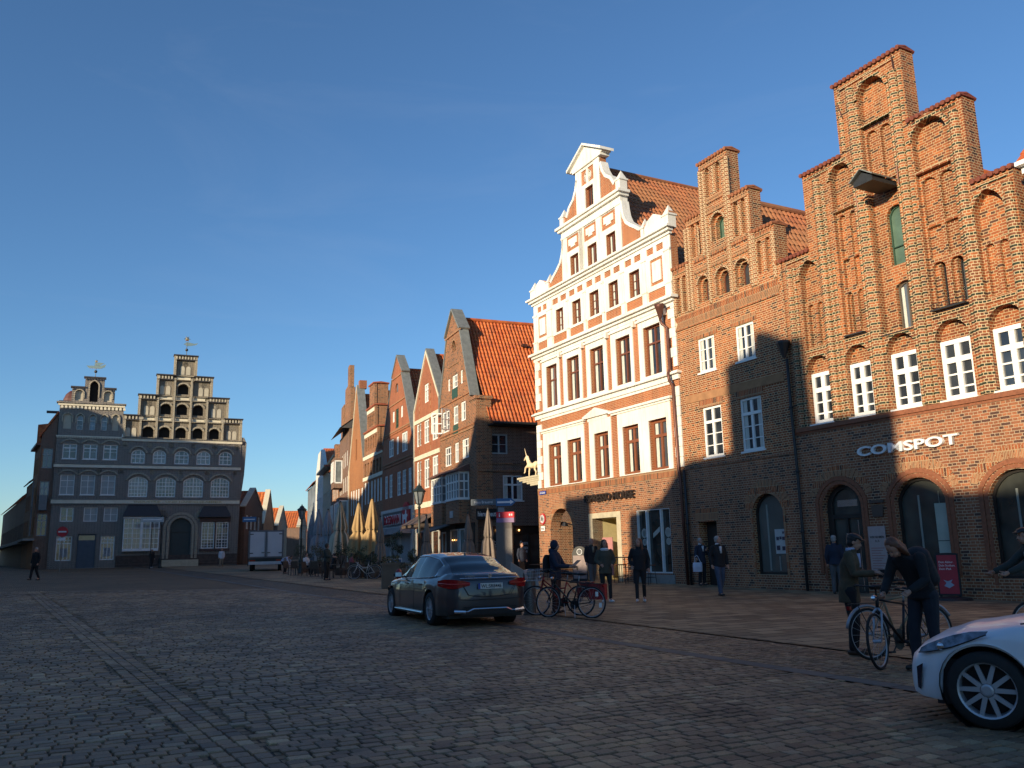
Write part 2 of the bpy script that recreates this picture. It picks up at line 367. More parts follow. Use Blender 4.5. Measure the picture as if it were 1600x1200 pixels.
def win(B,u0,u1,z0,z1,y=0.12,cols=2,bars=(0.34,0.67),transom=None,fmat=None,gmat=None,fw_=0.07,mw=0.035,rise=0.0,kind='seg',sill=None,curt=False,mull=0.07,name='window',parent=None,depth=0.07,label=None):
    """frame mesh with mullions and glazing bars (part); pane, sill, curtain are its children"""
    fmat=fmat or WHITE; gmat=gmat or GLASS
    mb=MB(); out=opening(u0,u1,z0,z1,rise,kind); inn=opening(u0+fw_,u1-fw_,z0+fw_,z1-fw_,max(0,rise-0.0) if rise else 0,kind)
    mb.prism(out,y,y+depth,[inn])
    zt=z1-rise*0.25; iw=(u1-u0)
    lo=z0+fw_; hi=z1-fw_-rise*0.35
    if transom is not None:
        tz=z0+(z1-z0)*transom; mb.box(u0+fw_,u1-fw_,y-0.015,y+depth-0.01,tz-mull*0.5,tz+mull*0.5)
    if cols>1:
        mb.box((u0+u1)/2-mull/2,(u0+u1)/2+mull/2,y-0.01,y+depth-0.012,lo,z1-fw_-0.01) if cols%2==0 else None
    for b in bars:
        bz=z0+(z1-z0)*b; mb.box(u0+fw_,u1-fw_,y+0.012,y+depth-0.022,bz-mw/2,bz+mw/2)
    if cols>2 or cols%2==1:
        for k in range(1,cols):
            if cols%2==0 and k==cols//2: continue
            x=u0+iw*k/cols; mb.box(x-mw/2,x+mw/2,y+0.014,y+depth-0.024,lo,hi+fw_*0.6)
    f=B.put(name,mb,fmat,parent,label=label)
    g=MB(); g.prism(opening(u0+0.02,u1-0.02,z0+0.02,z1-0.02,rise,kind),y+depth-0.02,y+depth+0.03); B.put('pane',g,gmat,f)
    if not curt and fmat is WHITE and gmat is GLASS and _wr.random()<0.30: curt=True
    if curt:
        c=MB(); yy=y+depth-0.025
        k=0; span=(u1-u0-2*fw_); 
        for (a,b) in ((u0+fw_+0.02,u0+fw_+span*0.22),(u1-fw_-span*0.22,u1-fw_-0.02)):
            n=6; pts=[(a+(b-a)*i/n,yy-0.004-(0.006 if i%2 else 0)) for i in range(n+1)]
            vs=[(p[0],p[1],z) for z in (lo,z1-fw_-rise*0.6) for p in pts]; c.add(vs,[(i,i+1,n+2+i,n+1+i) for i in range(n)])
        B.put('curtain',c,CURT,f)
    if sill:
        s=MB(); s.box(u0-0.06,u1+0.06,-sill,y+0.02,z0-0.07,z0-0.002); B.put('sill',s,fmat,f)
    return f
def tile_roof(mb,p0,du,dv,nu,nv,amp=0.035,step=0.03,seg=5,sx=1,nrm=None):
    """pantiled slope: p0 lower corner, du along the eaves, dv up the slope"""
    p0=Vector(p0);du=Vector(du);dv=Vector(dv)
    n=du.cross(dv).normalized()
    if n.z<0: n=-n
    cols=nu*seg
    for j in range(nv):
        a=p0+dv*(j/nv); b=p0+dv*((j+1.0)/nv)
        vs=[]
        for i in range(cols+1):
            t=i/seg*2*math.pi; h=amp*(math.sin(t)+0.35*math.sin(2*t+0.8))
            q=du*(i/cols)
            vs.append(a+q+n*(h+step+0.012*math.sin(i*1.3+j*2.1))); vs.append(b+q+n*h); 
        vs2=[a+du*(i/cols)+n*(amp*(math.sin(i/seg*2*math.pi)+0.35*math.sin(2*i/seg*2*math.pi+0.8))-0.01) for i in range(cols+1)]
        mb.add(vs,[(2*i,2*i+2,2*i+3,2*i+1) for i in range(cols)])
        mb.add([v for i in range(cols+1) for v in (vs2[i],vs[2*i])],[(2*i,2*i+2,2*i+3,2*i+1) for i in range(cols)])
def gabled_body(B,u0,u1,y0,y1,zb,ze,uc,zr,wallm,tilem,nu=None,over=0.15,left=True,right=True,lm=None,yw=None):
    """side and back walls behind a facade plus two pantiled slopes; ridge runs away from the facade"""
    w=MB(); w.box(u0+0.02,u1-0.02,yw or y0,y1,zb,ze-0.02)
    w.prism([(u0+0.02,ze-0.02),(u1-0.02,ze-0.02),(uc,zr-0.1)],y0+0.05,y1-0.05,back=True)
    B.put('side_wall',w,wallm)
    L=y1-y0; nt_=nu or max(4,int(L/0.24))
    r=MB()
    for side,flag in ((u1,right),(u0,left)):
        if not flag: continue
        s=1 if side==u1 else -1
        dz=(zr-ze); k=over/abs(side-uc)
        e=Vector((side+s*over,y0,ze-dz*k)); dv=Vector((uc,y0,zr))-e
        tile_roof(r,e,(0,L,0),dv,nt_,max(5,int(dv.length/0.36)))
    r.tube([(uc,y0,zr+0.02),(uc,y1,zr+0.02)],0.11,8)
    B.put('roof',r,tilem,smooth=False)
# ================================================================== SETTING: ground
GA=R(-61.5)                                    # direction of the kerb and of the sett courses' cross joints
GO=Vector((4.21,9.44)); GU=Vector((math.cos(GA),math.sin(GA))); GV=Vector((-math.sin(GA),math.cos(GA)))
def gpt(u,v,dz=0.0):
    p=GO+GU*u+GV*v; return (p.x,p.y,gz(p.x,p.y)+dz)
def tgp(x,y):
    """ground point seen at a pixel of the 1600 px wide photograph"""
    d=RT*(x-800)/FPX+UP*(600-y)/FPX+fw
    t=CAM_H/(-d.z-0.010*d.x+0.005*d.y); return (d.x*t,d.y*t,CAM_H+d.z*t)
def ground_mat(name,c1,c2,joint,bw,rh,ms,bmp=0.8,rot=-61.5,big=0.5):
    m,nt,p=newmat(name); tc=N(nt,'TexCoord'); mp=N(nt,'Mapping'); mp.inputs['Rotation'].default_value=(0,0,R(-(rot+90)))
    nt.links.new(tc.outputs['Object'],mp.inputs['Vector'])
    wob=N(nt,'TexNoise',Scale=0.8,Detail=2.0); nt.links.new(mp.outputs[0],wob.inputs['Vector'])
    va=N(nt,'VectorMath',_operation='MULTIPLY_ADD'); nt.links.new(wob.outputs['Color'],va.inputs[0]); va.inputs[1].default_value=(0.12,0.12,0); nt.links.new(mp.outputs[0],va.inputs[2])
    b=N(nt,'TexBrick',Scale=1.0,Mortar_Size=ms,Mortar_Smooth=0.4,Bias=0.0,Brick_Width=bw,Row_Height=rh); nt.links.new(va.outputs[0],b.inputs['Vector'])
    b.inputs['Color1'].default_value=(0,0,0,1); b.inputs['Color2'].default_value=(1,1,1,1)
    s=N(nt,'SeparateColor'); nt.links.new(b.outputs['Color'],s.inputs[0])
    col=mixc(nt,s.outputs[0],c1,c2)
    ns=N(nt,'TexNoise',Scale=0.25,Detail=7.0,Roughness=0.65); nt.links.new(tc.outputs['Object'],ns.inputs['Vector'])
    col=mixc(nt,big,col,mixc(nt,1.0,col,ramp(nt,ns.outputs['Fac'],[(0.35,(0.55,0.56,0.6)),(0.65,(1.25,1.2,1.1))]),'MULTIPLY'))
    col=mixc(nt,b.outputs['Fac'],col,joint); nt.links.new(col,p.inputs['Base Color'])
    n2=N(nt,'TexNoise',Scale=25.0,Detail=3.0); nt.links.new(tc.outputs['Object'],n2.inputs['Vector'])
    p.inputs['Roughness'].default_value=0.75; p.inputs['Specular IOR Level'].default_value=0.15
    bump(nt,p,math2(nt,'ADD',math2(nt,'MULTIPLY',b.outputs['Fac'],-1.0),math2(nt,'MULTIPLY',n2.outputs['Fac'],0.3)),bmp,0.02)
    return m
G_SQ=ground_mat('square_setts',(0.20,0.132,0.080),(0.30,0.20,0.118),(0.055,0.041,0.031),0.175,0.135,0.014)
G_STRIP=ground_mat('small_setts',(0.17,0.13,0.095),(0.26,0.20,0.14),(0.025,0.022,0.02),0.13,0.10,0.014,rot=-61.5+90)
G_FLAG=ground_mat('flagstones',(0.21,0.15,0.095),(0.40,0.30,0.185),(0.05,0.042,0.033),0.62,0.40,0.018,bmp=1.0,big=0.8)
G_KERB=ground_mat('kerb_granite',(0.15,0.135,0.12),(0.21,0.19,0.165),(0.04,0.035,0.03),0.9,5.0,0.012,rot=-61.5+90,bmp=0.6)
G_SAND=plain('joint_sand',(0.022,0.021,0.020),0.95,var=0.3,scale=9)
# base sheet (reaches the horizon; bedding sand under the modelled setts near by)
def sheet(name,pts_fn,us,vs,mat):
    mb=MB(); nu=len(us)
    mb.add([pts_fn(u,v) for v in vs for u in us],[(j*nu+i,j*nu+i+1,(j+1)*nu+i+1,(j+1)*nu+i) for j in range(len(vs)-1) for i in range(nu-1)])
    return tag(mb.build(name,mat,fix=False),kind='structure')
xs=[-900,-300,-150,-60,-45,-30,-20,-10,0,10,20,30,60,150,300,900]; ys=[-900,-300,-100,-40,-20,0,10,20,30,45,60,80,100,120,160,300,1000]
sheet('cobbled_ground',lambda x,y:(x,y,gz(x,y)-0.016),xs,ys,G_SQ)
us=[-140+10*i for i in range(16)]
KERB_W=0.26; FLAG_V=2.2
sheet('kerb',lambda u,v:gpt(u,v,0.003),us,[-0.004,KERB_W],G_KERB)
mb=MB(); 
sheet('sett_strip',lambda u,v:gpt(u,v,-0.006),us,[KERB_W,FLAG_V],G_STRIP)
sheet('flagstone_pavement',lambda u,v:gpt(u,v,0.014),us[5:],[FLAG_V,8,15.5],G_FLAG)
# modelled setts in the near and middle distance: every stone cushioned, tilted and tinted a little differently
def sett_mat():
    m,nt,p=newmat('sett_stone'); g=N(nt,'NewGeometry'); tc=N(nt,'TexCoord')
    r=g.outputs['Random Per Island']
    col=ramp(nt,r,[(0.0,(0.165,0.108,0.070)),(0.25,(0.235,0.160,0.102)),(0.5,(0.275,0.185,0.115)),(0.72,(0.325,0.21,0.120)),(0.86,(0.36,0.235,0.128)),(0.95,(0.30,0.235,0.155)),(1.0,(0.48,0.345,0.20))])
    ns=N(nt,'TexNoise',Scale=0.22,Detail=6.0,Roughness=0.6); nt.links.new(tc.outputs['Object'],ns.inputs['Vector'])
    col=mixc(nt,1.0,col,ramp(nt,ns.outputs['Fac'],[(0.35,(0.72,0.72,0.76)),(0.65,(1.25,1.18,1.1))]),'MULTIPLY')
    n7=N(nt,'TexNoise',Scale=0.9,Detail=6.0,Roughness=0.7); nt.links.new(tc.outputs['Object'],n7.inputs['Vector']); col=mixc(nt,1.0,col,ramp(nt,n7.outputs['Fac'],[(0.38,(0.72,0.72,0.72)),(0.5,(1,1,1)),(0.68,(1.15,1.13,1.08))]),'MULTIPLY')
    n2=N(nt,'TexNoise',Scale=60.0,Detail=4.0); nt.links.new(tc.outputs['Object'],n2.inputs['Vector'])
    col=mixc(nt,0.6,col,mixc(nt,1.0,col,ramp(nt,n2.outputs['Fac'],[(0.3,(0.65,0.65,0.65)),(0.7,(1.3,1.3,1.3))]),'MULTIPLY'))
    nt.links.new(col,p.inputs['Base Color']); p.inputs['Roughness'].default_value=0.62; p.inputs['Specular IOR Level'].default_value=0.3
    bump(nt,p,n2.outputs['Fac'],0.5,0.008); return m
SETT=sett_mat()
def make_setts():
    rnd=random.Random(3); mb=MB(); V=mb.v; F=mb.f
    def stone(cu,cv,lu,lv):
        hu=lu/2; hv=lv/2; x,y,z=gpt(cu,cv); 
        h=rnd.uniform(-0.004,0.003); tu=rnd.uniform(-0.03,0.03); tv=rnd.uniform(-0.03,0.03); o=len(V)
        for (k,zz) in ((1.0,-0.024),(0.985,-0.005),(0.90,0.0025)):
            for (a,b) in ((-1,-1),(0,-1.0),(1,-1),(1.0,0),(1,1),(0,1.0),(-1,1),(-1.0,0)):
                c=0.965 if (a and b) else 1.0
                j=rnd.uniform(-0.004,0.004) if k==1.0 else 0
                du=a*hu*k*c+j; dv=b*hv*k*c+j
                V.append((x+GU.x*du+GV.x*dv,y+GU.y*du+GV.y*dv,z+zz+h+du*tu+dv*tv))
        V.append((x,y,z+0.0035+h))
        for L in (0,8):
            for i in range(8): 
                n=(i+1)%8; F.append((o+L+i,o+L+n,o+L+8+n,o+L+8+i))
        for i in range(8): F.append((o+16+i,o+16+(i+1)%8,o+24))
    # courses run along GV, stones long side along GV, courses stacked along GU
    cu=-36.0; row=0
    while cu<7.0:
        pit=rnd.uniform(0.118,0.142); row+=1
        v=-40.0+rnd.uniform(0,0.17); bend=0.0
        while v<-0.05:
            l=rnd.uniform(0.145,0.205)
            if v+l>-0.004: l=-0.004-v
            if l<0.07: break
            cv=v+l/2
            p=GO+GU*cu+GV*cv
            # sector seen by the camera (with margin for a step to the side)
            if p.y>3.0 and abs(p.x)<p.y*0.72+3.5 and p.y<36:
                uu=cu+0.03*math.sin(cv*0.9)+0.02*math.sin(cv*2.3+row)
                if abs(cv-(-6.68+0.05*cu))>0.265: stone(uu,cv,pit-0.006,l-0.012)
            v+=l
        cu+=pit
    # gutter of stones laid lengthways
    for v in (-0.15,-0.01,0.13):
        u=-36.0
        while u<7.0:
            l=rnd.uniform(0.15,0.22); vv=v-6.68+0.05*u; p=GO+GU*(u+l/2)+GV*vv
            if p.y>3.0 and p.y<36 and abs(p.x)<p.y*0.72+3.5: stone(u+l/2,vv,l-0.010,0.130)
            u+=l
    # small setts of the strip behind the kerb
    v=KERB_W+0.05
    while v<FLAG_V-0.03:
        u=-30.0+rnd.uniform(0,0.1)
        while u<6.0:
            l=rnd.uniform(0.10,0.15); p=GO+GU*(u+l/2)+GV*v
            if p.y>4 and p.y<30 and abs(p.x)<p.y*0.72+2: stone(u+l/2,v,l-0.010,0.088)
            u+=l
        v+=0.1
    mb.m=[0]*len(F)
    o=mb.build('cobblestones',SETT,fix=False)
    tag(o,kind='structure')
    print('sett faces',len(F))
make_setts()
# ================================================================== FACADE LINE (right side)
RF=Frame(12.75,23.26,-62.3)
def coping(B,parts,mat,y0=-0.10,y1=0.62,name='coping'):
    mb=MB()
    for (u0,u1,z) in parts:
        mb.cut(); mb.box(u0-0.05,u1+0.05,y0+0.03,y1,z-0.04,z+0.01)
        n=max(2,int((u1-u0+0.14)/0.17)); w=(u1-u0+0.14)/n
        for i in range(n):
            x=u0-0.07+w*(i+0.5); mb.tube([(x,y0-0.01,z-0.02),(x,(y0+y1)/2,z+0.07),(x,y1+0.02,z-0.02)],w*0.42,6)
    return B.put(name,mb,mat)
# ------------------------------------------------------------------ gothic gable house with the white first floor windows
def gothic_house():
    B=Bld(RF,'gothic_brick_house','tallest stepped brick gable, with green glazed shafts, hoist hood and white windows','building',-6.7,'houses along the right side of the square')
    U0,U1=-6.62,2.3
    # lower wall
    holes=[opening(-5.72,-4.2,0.02,3.43,0.62),opening(-2.95,-1.28,0.58,3.42,0.62),opening(0.02,1.72,0.58,3.40,0.62)]
    mb=MB(); mb.prism(rect(U0,U1,-0.8,5.34),-0.04,0.5,holes); B.put('lower_wall',mb,BR_BASE)
    mb=MB(True)
    for (a,b,c) in ((-5.72,-4.2,3.43),(-2.95,-1.28,3.42),(0.02,1.72,3.40)):
        archring(mb,a-0.14,b+0.14,c-0.62+0.14,0.62,0.13,-0.075,-0.035,leg=2.3)
        archring(mb,a-0.02,b+0.02,c-0.60,0.62,0.10,-0.06,-0.02,leg=2.4)
    B.put('arch_moulding',mb,plain('moulded_brick',(0.24,0.085,0.04),0.7,var=0.25,scale=12))
    mb=MB()
    for (a,b,c) in ((-5.72,-4.2,3.43),(-2.95,-1.28,3.42),(0.02,1.72,3.40)):
        mb.cut(); A=arcpts(a-0.28,b+0.28,c-0.34,0.62,'seg',18); O=arcpts(a-0.52,b+0.52,c-0.30,0.92,'seg',18)
        for i in range(18):   # single radial bricks
            f=lambda P,t:(P[i][0]*(1-t)+P[i+1][0]*t,P[i][1]*(1-t)+P[i+1][1]*t)
            q=[f(O,0.06),f(O,0.90),f(A,0.90),f(A,0.06)]
            mb.add([(p[0],y,p[1]) for y in (-0.055,-0.03) for p in q],[(0,1,2,3),(0,4,5,1),(1,5,6,2),(2,6,7,3),(3,7,4,0)])
    B.put('arch_bricks',mb,TRIMB)
    mb=MB(); mb.prism([(U0,5.30),(U1,5.30),(U1,5.44),(U0,5.44)],-0.12,0.10); mb.box(U0,U1,-0.07,0.1,5.22,5.295); B.put('string_course',mb,plain('moulded_brick',(0.3,0.12,0.06)))
    # relief layer
    W=[(-5.88,-4.92),(-4.25,-3.34),(-2.68,-1.68),(-1.0,0.02),(0.61,1.62)]
    outline=[(U0,5.44),(U1,5.44),(U1,9.6),(1.85,9.6),(1.85,11.45),(0.70,11.45),(0.70,14.15),(-1.05,14.15),(-1.05,16.65),(-3.66,16.65),(-3.66,14.15),(-5.35,14.15),(-5.35,11.45),(U0,11.45)]
    NI=[(-5.84,-4.96,8.05,11.12,0.62,'point'),(-4.16,-3.30,8.05,13.93,0.43,'seg'),(-2.77,-1.68,7.85,16.24,0.52,'seg'),(-1.02,0.17,8.05,13.97,0.55,'seg'),(0.62,1.52,8.05,11.10,0.62,'point')]
    holes=[opening(a-0.02,b+0.02,5.46,7.78,0.55) for a,b in W]+[opening(a,b,c,d,e,k) for a,b,c,d,e,k in NI]
    mb=MB(); mb.prism(outline,0.0,0.25,holes); B.put('relief_wall',mb,BR_GOTHIC)
    # back layer with the real openings
    ho=[rect(a+0.03,b-0.03,5.50,7.20) for a,b in W]
    ho+=[opening(-2.37,-1.66,9.97,11.88,0.30),opening(-2.33,-1.68,7.93,9.42,0.16),opening(-4.02,-3.74,8.27,9.52,0.16,'point'),opening(-0.76,-0.49,8.27,9.60,0.16,'point'),opening(-0.22,0.05,8.27,9.60,0.16,'point')]
    o2=[(U0,5.44),(U1,5.44),(U1,9.59),(1.84,9.59),(1.84,11.44),(0.69,11.44),(0.69,14.14),(-1.06,14.14),(-1.06,16.64),(-3.65,16.64),(-3.65,14.14),(-5.34,14.14),(-5.34,11.44),(U0,11.44)]
    mb=MB(); mb.prism(o2,0.251,0.60,ho,back=True); B.put('wall',mb,BR_GOTHIC)
    # lancet plates inside the niches
    mb=MB()
    def plate(u0,u1,z0,z1,hs): mb.prism(rect(u0+0.005,u1-0.005,z0,z1),0.13,0.25,hs)
    plate(-5.84,-4.96,8.06,9.72,[opening(-5.72,-5.46,8.12,9.62,0.16,'point'),opening(-5.32,-5.06,8.12,9.62,0.16,'point')])
    plate(0.62,1.52,8.06,9.72,[opening(0.74,1.0,8.12,9.62,0.16,'point'),opening(1.14,1.4,8.12,9.62,0.16,'point')])
    plate(-2.77,-1.68,12.75,14.66,[opening(-2.68,-2.30,12.85,14.56,0.14),opening(-2.16,-1.78,12.85,14.56,0.14)])
    for a,b in ((-4.16,-3.30),(-1.02,0.17)):
        c=(a+b)/2; hs=[opening(a+0.08,c-0.07,10.78,12.22,0.14,'seg'),opening(c+0.07,b-0.08,10.78,12.22,0.14,'seg'),opening(a+0.08,c-0.07,9.72,10.70,0.01,'seg'),opening(c+0.07,b-0.08,9.72,10.70,0.01,'seg'),opening(a+0.10,c-0.08,8.24,9.58,0.18,'point'),opening(c+0.08,b-0.10,8.24,9.58,0.18,'point')]
        plate(a,b,8.06,12.34,hs)
    B.put('lancet_tracery',mb,BR_GOTHIC)
    # shafts
    mb=MB(True)
    for x,r,z1 in ((-6.3,0.10,11.1),(-6.08,0.055,11.1),(-4.76,0.115,13.8),(-4.52,0.06,13.5),(-4.36,0.05,11.0),(-5.02+0.12,0.05,11.0),(-3.24,0.055,13.6),(-3.03,0.12,16.3),(-2.86,0.05,15.6),(-1.60,0.055,15.7),(-1.40,0.12,16.0),(-1.16,0.06,13.6),(0.22,0.055,13.5),(0.40,0.12,13.75),(0.56,0.05,10.9),(1.66,0.12,11.1),):
        mb.half(x,5.46,z1,r*1.25,0.001)
    mb.half(-3.48,14.25,16.2,0.09,0.001); mb.half(-1.17,14.25,16.0,0.07,0.001)
    B.put('shaft',mb,BR_SHAFT,smooth=False)
    mb=MB(True)
    for a,b,c,d,e,k in NI: archring(mb,a,b,d-e,e,0.13,-0.08,0.03,k,12)
    for a,b in W: archring(mb,a-0.02,b+0.02,7.78-0.55,0.55,0.10,-0.035,0.03)
    for a,b,z in ((-5.84,-4.96,7.98),(-4.16,-3.30,7.98),(-1.02,0.17,7.98),(0.62,1.52,7.98),(-2.77,-1.68,7.84),(-4.16,-3.30,12.40),(-1.02,0.17,12.42),(-2.77,-1.68,14.78)): mb.box(a-0.04,b+0.04,-0.03,0.15,z-0.05,z+0.03)
    for a,b,z in ((-3.4,-1.3,16.42),(-5.1,-3.75,13.95),(-0.95,0.5,13.97),(-6.4,-5.4,11.27),(0.8,1.7,11.27)): mb.box(a,b,-0.05,0.05,z-0.03,z+0.03)
    B.put('arch_ring',mb,BR_SHAFT)
    coping(B,[(-3.66,-1.05,16.67),(-5.35,-3.68,14.17),(-1.03,0.70,14.17),(U0,-5.37,11.47),(0.72,1.85,11.47)],plain('coping_tile',(0.20,0.055,0.032),0.6,var=0.3,scale=9))
    for a,b in W:
        win(B,a,b,5.50,7.22,0.16,2,(0.20,0.42),0.66,fw_=0.13,mull=0.16,mw=0.05,sill=0.06,depth=0.08)
    win(B,-2.37,-1.66,9.97,11.88,0.38,1,(),0.32,fmat=GREENW,gmat=plain('green_shutter_board',(0.09,0.15,0.11),0.35,var=0.25,scale=2),fw_=0.04,mull=0.03,rise=0.30)
    win(B,-2.33,-1.68,7.93,9.42,0.38,2,(),None,fmat=plain('brown_frame',(0.10,0.08,0.06),0.5),rise=0.16,fw_=0.05,mull=0.05,curt=True)
    for a,b in ((-4.02,-3.74),(-0.76,-0.49),(-0.22,0.05)): win(B,a,b,8.27,9.56,0.40,1,(),None,fmat=BLACK,rise=0.14,kind='point',fw_=0.03)
    mb=MB(); mb.box(-0.95,0.12,-0.16,0.06,8.10,8.14)
    for i in range(7): mb.tube([(-0.92+i*0.17,-0.15,8.13),(-0.92+i*0.17,-0.15,8.30)],0.009,5)
    mb.tube([(-0.95,-0.15,8.30),(0.12,-0.15,8.30)],0.012,5); mb.cut(); mb.box(-4.15,-3.4,-0.12,0.05,8.10,8.14); mb.cut(); mb.box(-2.9,-1.6,-0.06,0.05,7.80,7.83)
    B.put('iron_sill',mb,DARKMETAL)
    # hoist hood
    mb=MB(); mb.prism([(-2.42,12.35),(-1.72,12.35),(-1.72,12.5),(-2.07,12.72),(-2.42,12.5)],-1.05,0.1,back=True); h=B.put('hoist_hood',mb,DARKMETAL)
    mb=MB(); 
    for s in (-1,1): mb.add([(-2.07,-1.15,12.80),(-2.07,0.05,12.80),(-2.07+s*0.42,0.05,12.50),(-2.07+s*0.42,-1.15,12.50),(-2.07,-1.15,12.83),(-2.07,0.05,12.83),(-2.07+s*0.44,0.05,12.53),(-2.07+s*0.44,-1.15,12.53)],[(0,1,2,3),(4,5,6,7),(0,3,7,4),(2,3,7,6)])
    B.put('hood_roof',mb,ZINC,h)
    # anchor irons
    mb=MB(True)
    for (x,z,dx,dz) in ((-3.45,15.9,0.12,-0.5),(-1.25,16.0,-0.02,0.5),(-3.1,12.6,0.02,-0.6),(-1.52,12.9,0,-0.6)): mb.tube([(x,-0.14,z),(x+dx,-0.14,z+dz)],0.018,5)
    B.put('anchor_iron',mb,COPPER)
    # ground floor: door and show windows
    FR=plain('shop_frame_dark',(0.025,0.022,0.02),0.4)
    SG=glass('shop_glass',(0.03,0.032,0.028),0.04,0.12)
    d=MB(); d.prism(opening(-5.74,-4.18,-0.02,3.45,0.62),0.16,0.24,[rect(-5.50,-5.02,0.08,2.36),rect(-4.92,-4.40,0.08,2.36),opening(-5.50,-4.42,2.50,3.30,0.42)])
    f=B.put('shop_door',d,FR); g=MB(); g.prism(opening(-5.74,-4.2,0.0,3.4,0.6),0.235,0.27); B.put('pane',g,SG,f)
    g=MB(); g.box(-4.98,-4.93,0.10,0.15,0.9,1.9); g.box(-4.60,-4.57,0.225,0.234,0.12,2.3); g.box(-5.35,-4.55,0.225,0.234,2.74,2.95); B.put('door_handle',g,plain('steel',(0.5,0.5,0.5),0.25,metal=0.9),f)
    g=MB(); g.box(-5.0,-4.68,0.12,0.155,1.35,1.86); B.put('red_notice',g,plain('notice_red',(0.35,0.05,0.06),0.6),f)
    g=MB(); g.box(-5.72,-5.60,0.12,0.155,1.10,1.28); B.put('intercom',g,WHITE,f)
    for (a,b,c) in ((-2.95,-1.28,3.42),(0.02,1.72,3.40)):
        m=MB(); m.prism(opening(a-0.02,b+0.02,0.56,c+0.02,0.62),0.12,0.20,[opening(a+0.07,b-0.07,0.66,c-0.08,0.58)])
        f=B.put('show_window',m,FR); g=MB(); g.prism(opening(a,b,0.56,c,0.6),0.19,0.22); B.put('pane',g,SG,f)
        g=MB(); g.box(a+0.62,a+0.68,0.175,0.188,0.75,c-0.5); B.put('inner_post',g,plain('pale_post',(0.25,0.27,0.24),0.5),f)
        if a<0:
            g=MB(); g.box(b-0.52,b-0.16,0.172,0.186,1.15,2.65); g.box(b-0.36,b-0.35,0.172,0.186,2.65,3.0); B.put('hanging_poster',g,plain('poster_pale',(0.42,0.46,0.38),0.7,var=0.15,scale=1.5),f)
            g=MB(); g.box(b-0.52,b-0.16,0.164,0.17,1.58,1.60); B.put('poster_line',g,BLACK,f)
    gabled_body(B,-6.4,1.7,0.62,13.0,-0.8,9.3,-2.35,14.1,BR_GOTHIC,TILE_O)
    return B
gothic_house()
def text_mesh(s,size,ext=0.02,offset=0.0,shear=0.0,sx=1.0):
    c=bpy.data.curves.new('lettering','FONT'); c.body=s; c.size=size; c.extrude=ext; c.offset=offset; c.shear=shear; c.resolution_u=3
    o=bpy.data.objects.new('lettering_tmp',c); COL.objects.link(o); bpy.context.view_layer.update()
    dg=bpy.context.evaluated_depsgraph_get(); me=bpy.data.meshes.new_from_object(o.evaluated_get(dg)); bpy.data.objects.remove(o); bpy.data.curves.remove(c)
    return me
def lettering(name,s,loc,az,width,height,mat,ext=0.02,offset=0.0,parent=None,label=None,cat=None,tilt=0.0):
    """letters stand on a wall: width x height, x along the wall"""
    me=text_mesh(s,1.0,ext,offset); xs_=[v.co.x for v in me.vertices]; ys_=[v.co.y for v in me.vertices]
    w=max(xs_)-min(xs_); h=max(ys_)-min(ys_); x0=min(xs_); y0=min(ys_)
    for v in me.vertices: v.co=Vector(((v.co.x-x0)*width/w,-v.co.z,(v.co.y-y0)*height/h))
    me.materials.clear(); me.materials.append(mat); me.name=name
    o=bpy.data.objects.new(name,me); COL.objects.link(o); o.location=loc; o.rotation_euler=(0,tilt,az)
    if parent: o.parent=parent
    if label: tag(o,label,cat)
    return o
class Side:
    """same building, parts laid out in another frame"""
    def __init__(s,B,fr):
        s.B=B; s.fr=fr; s.off=(0,0,0); s.root=B.root; s.ang=fr.a-B.fr.a
        inv=Matrix.Rotation(-B.fr.a,3,'Z'); s.loc=inv@(fr.at(0)-B.root.location)
    def put(s,name,mb,mats,parent=None,smooth=False,label=None):
        o=mb.build(name,mats,parent or s.root,smooth)
        if parent is None: o.location=s.loc; o.rotation_euler=(0,0,s.ang)
        if label: o['label']=label
        return o
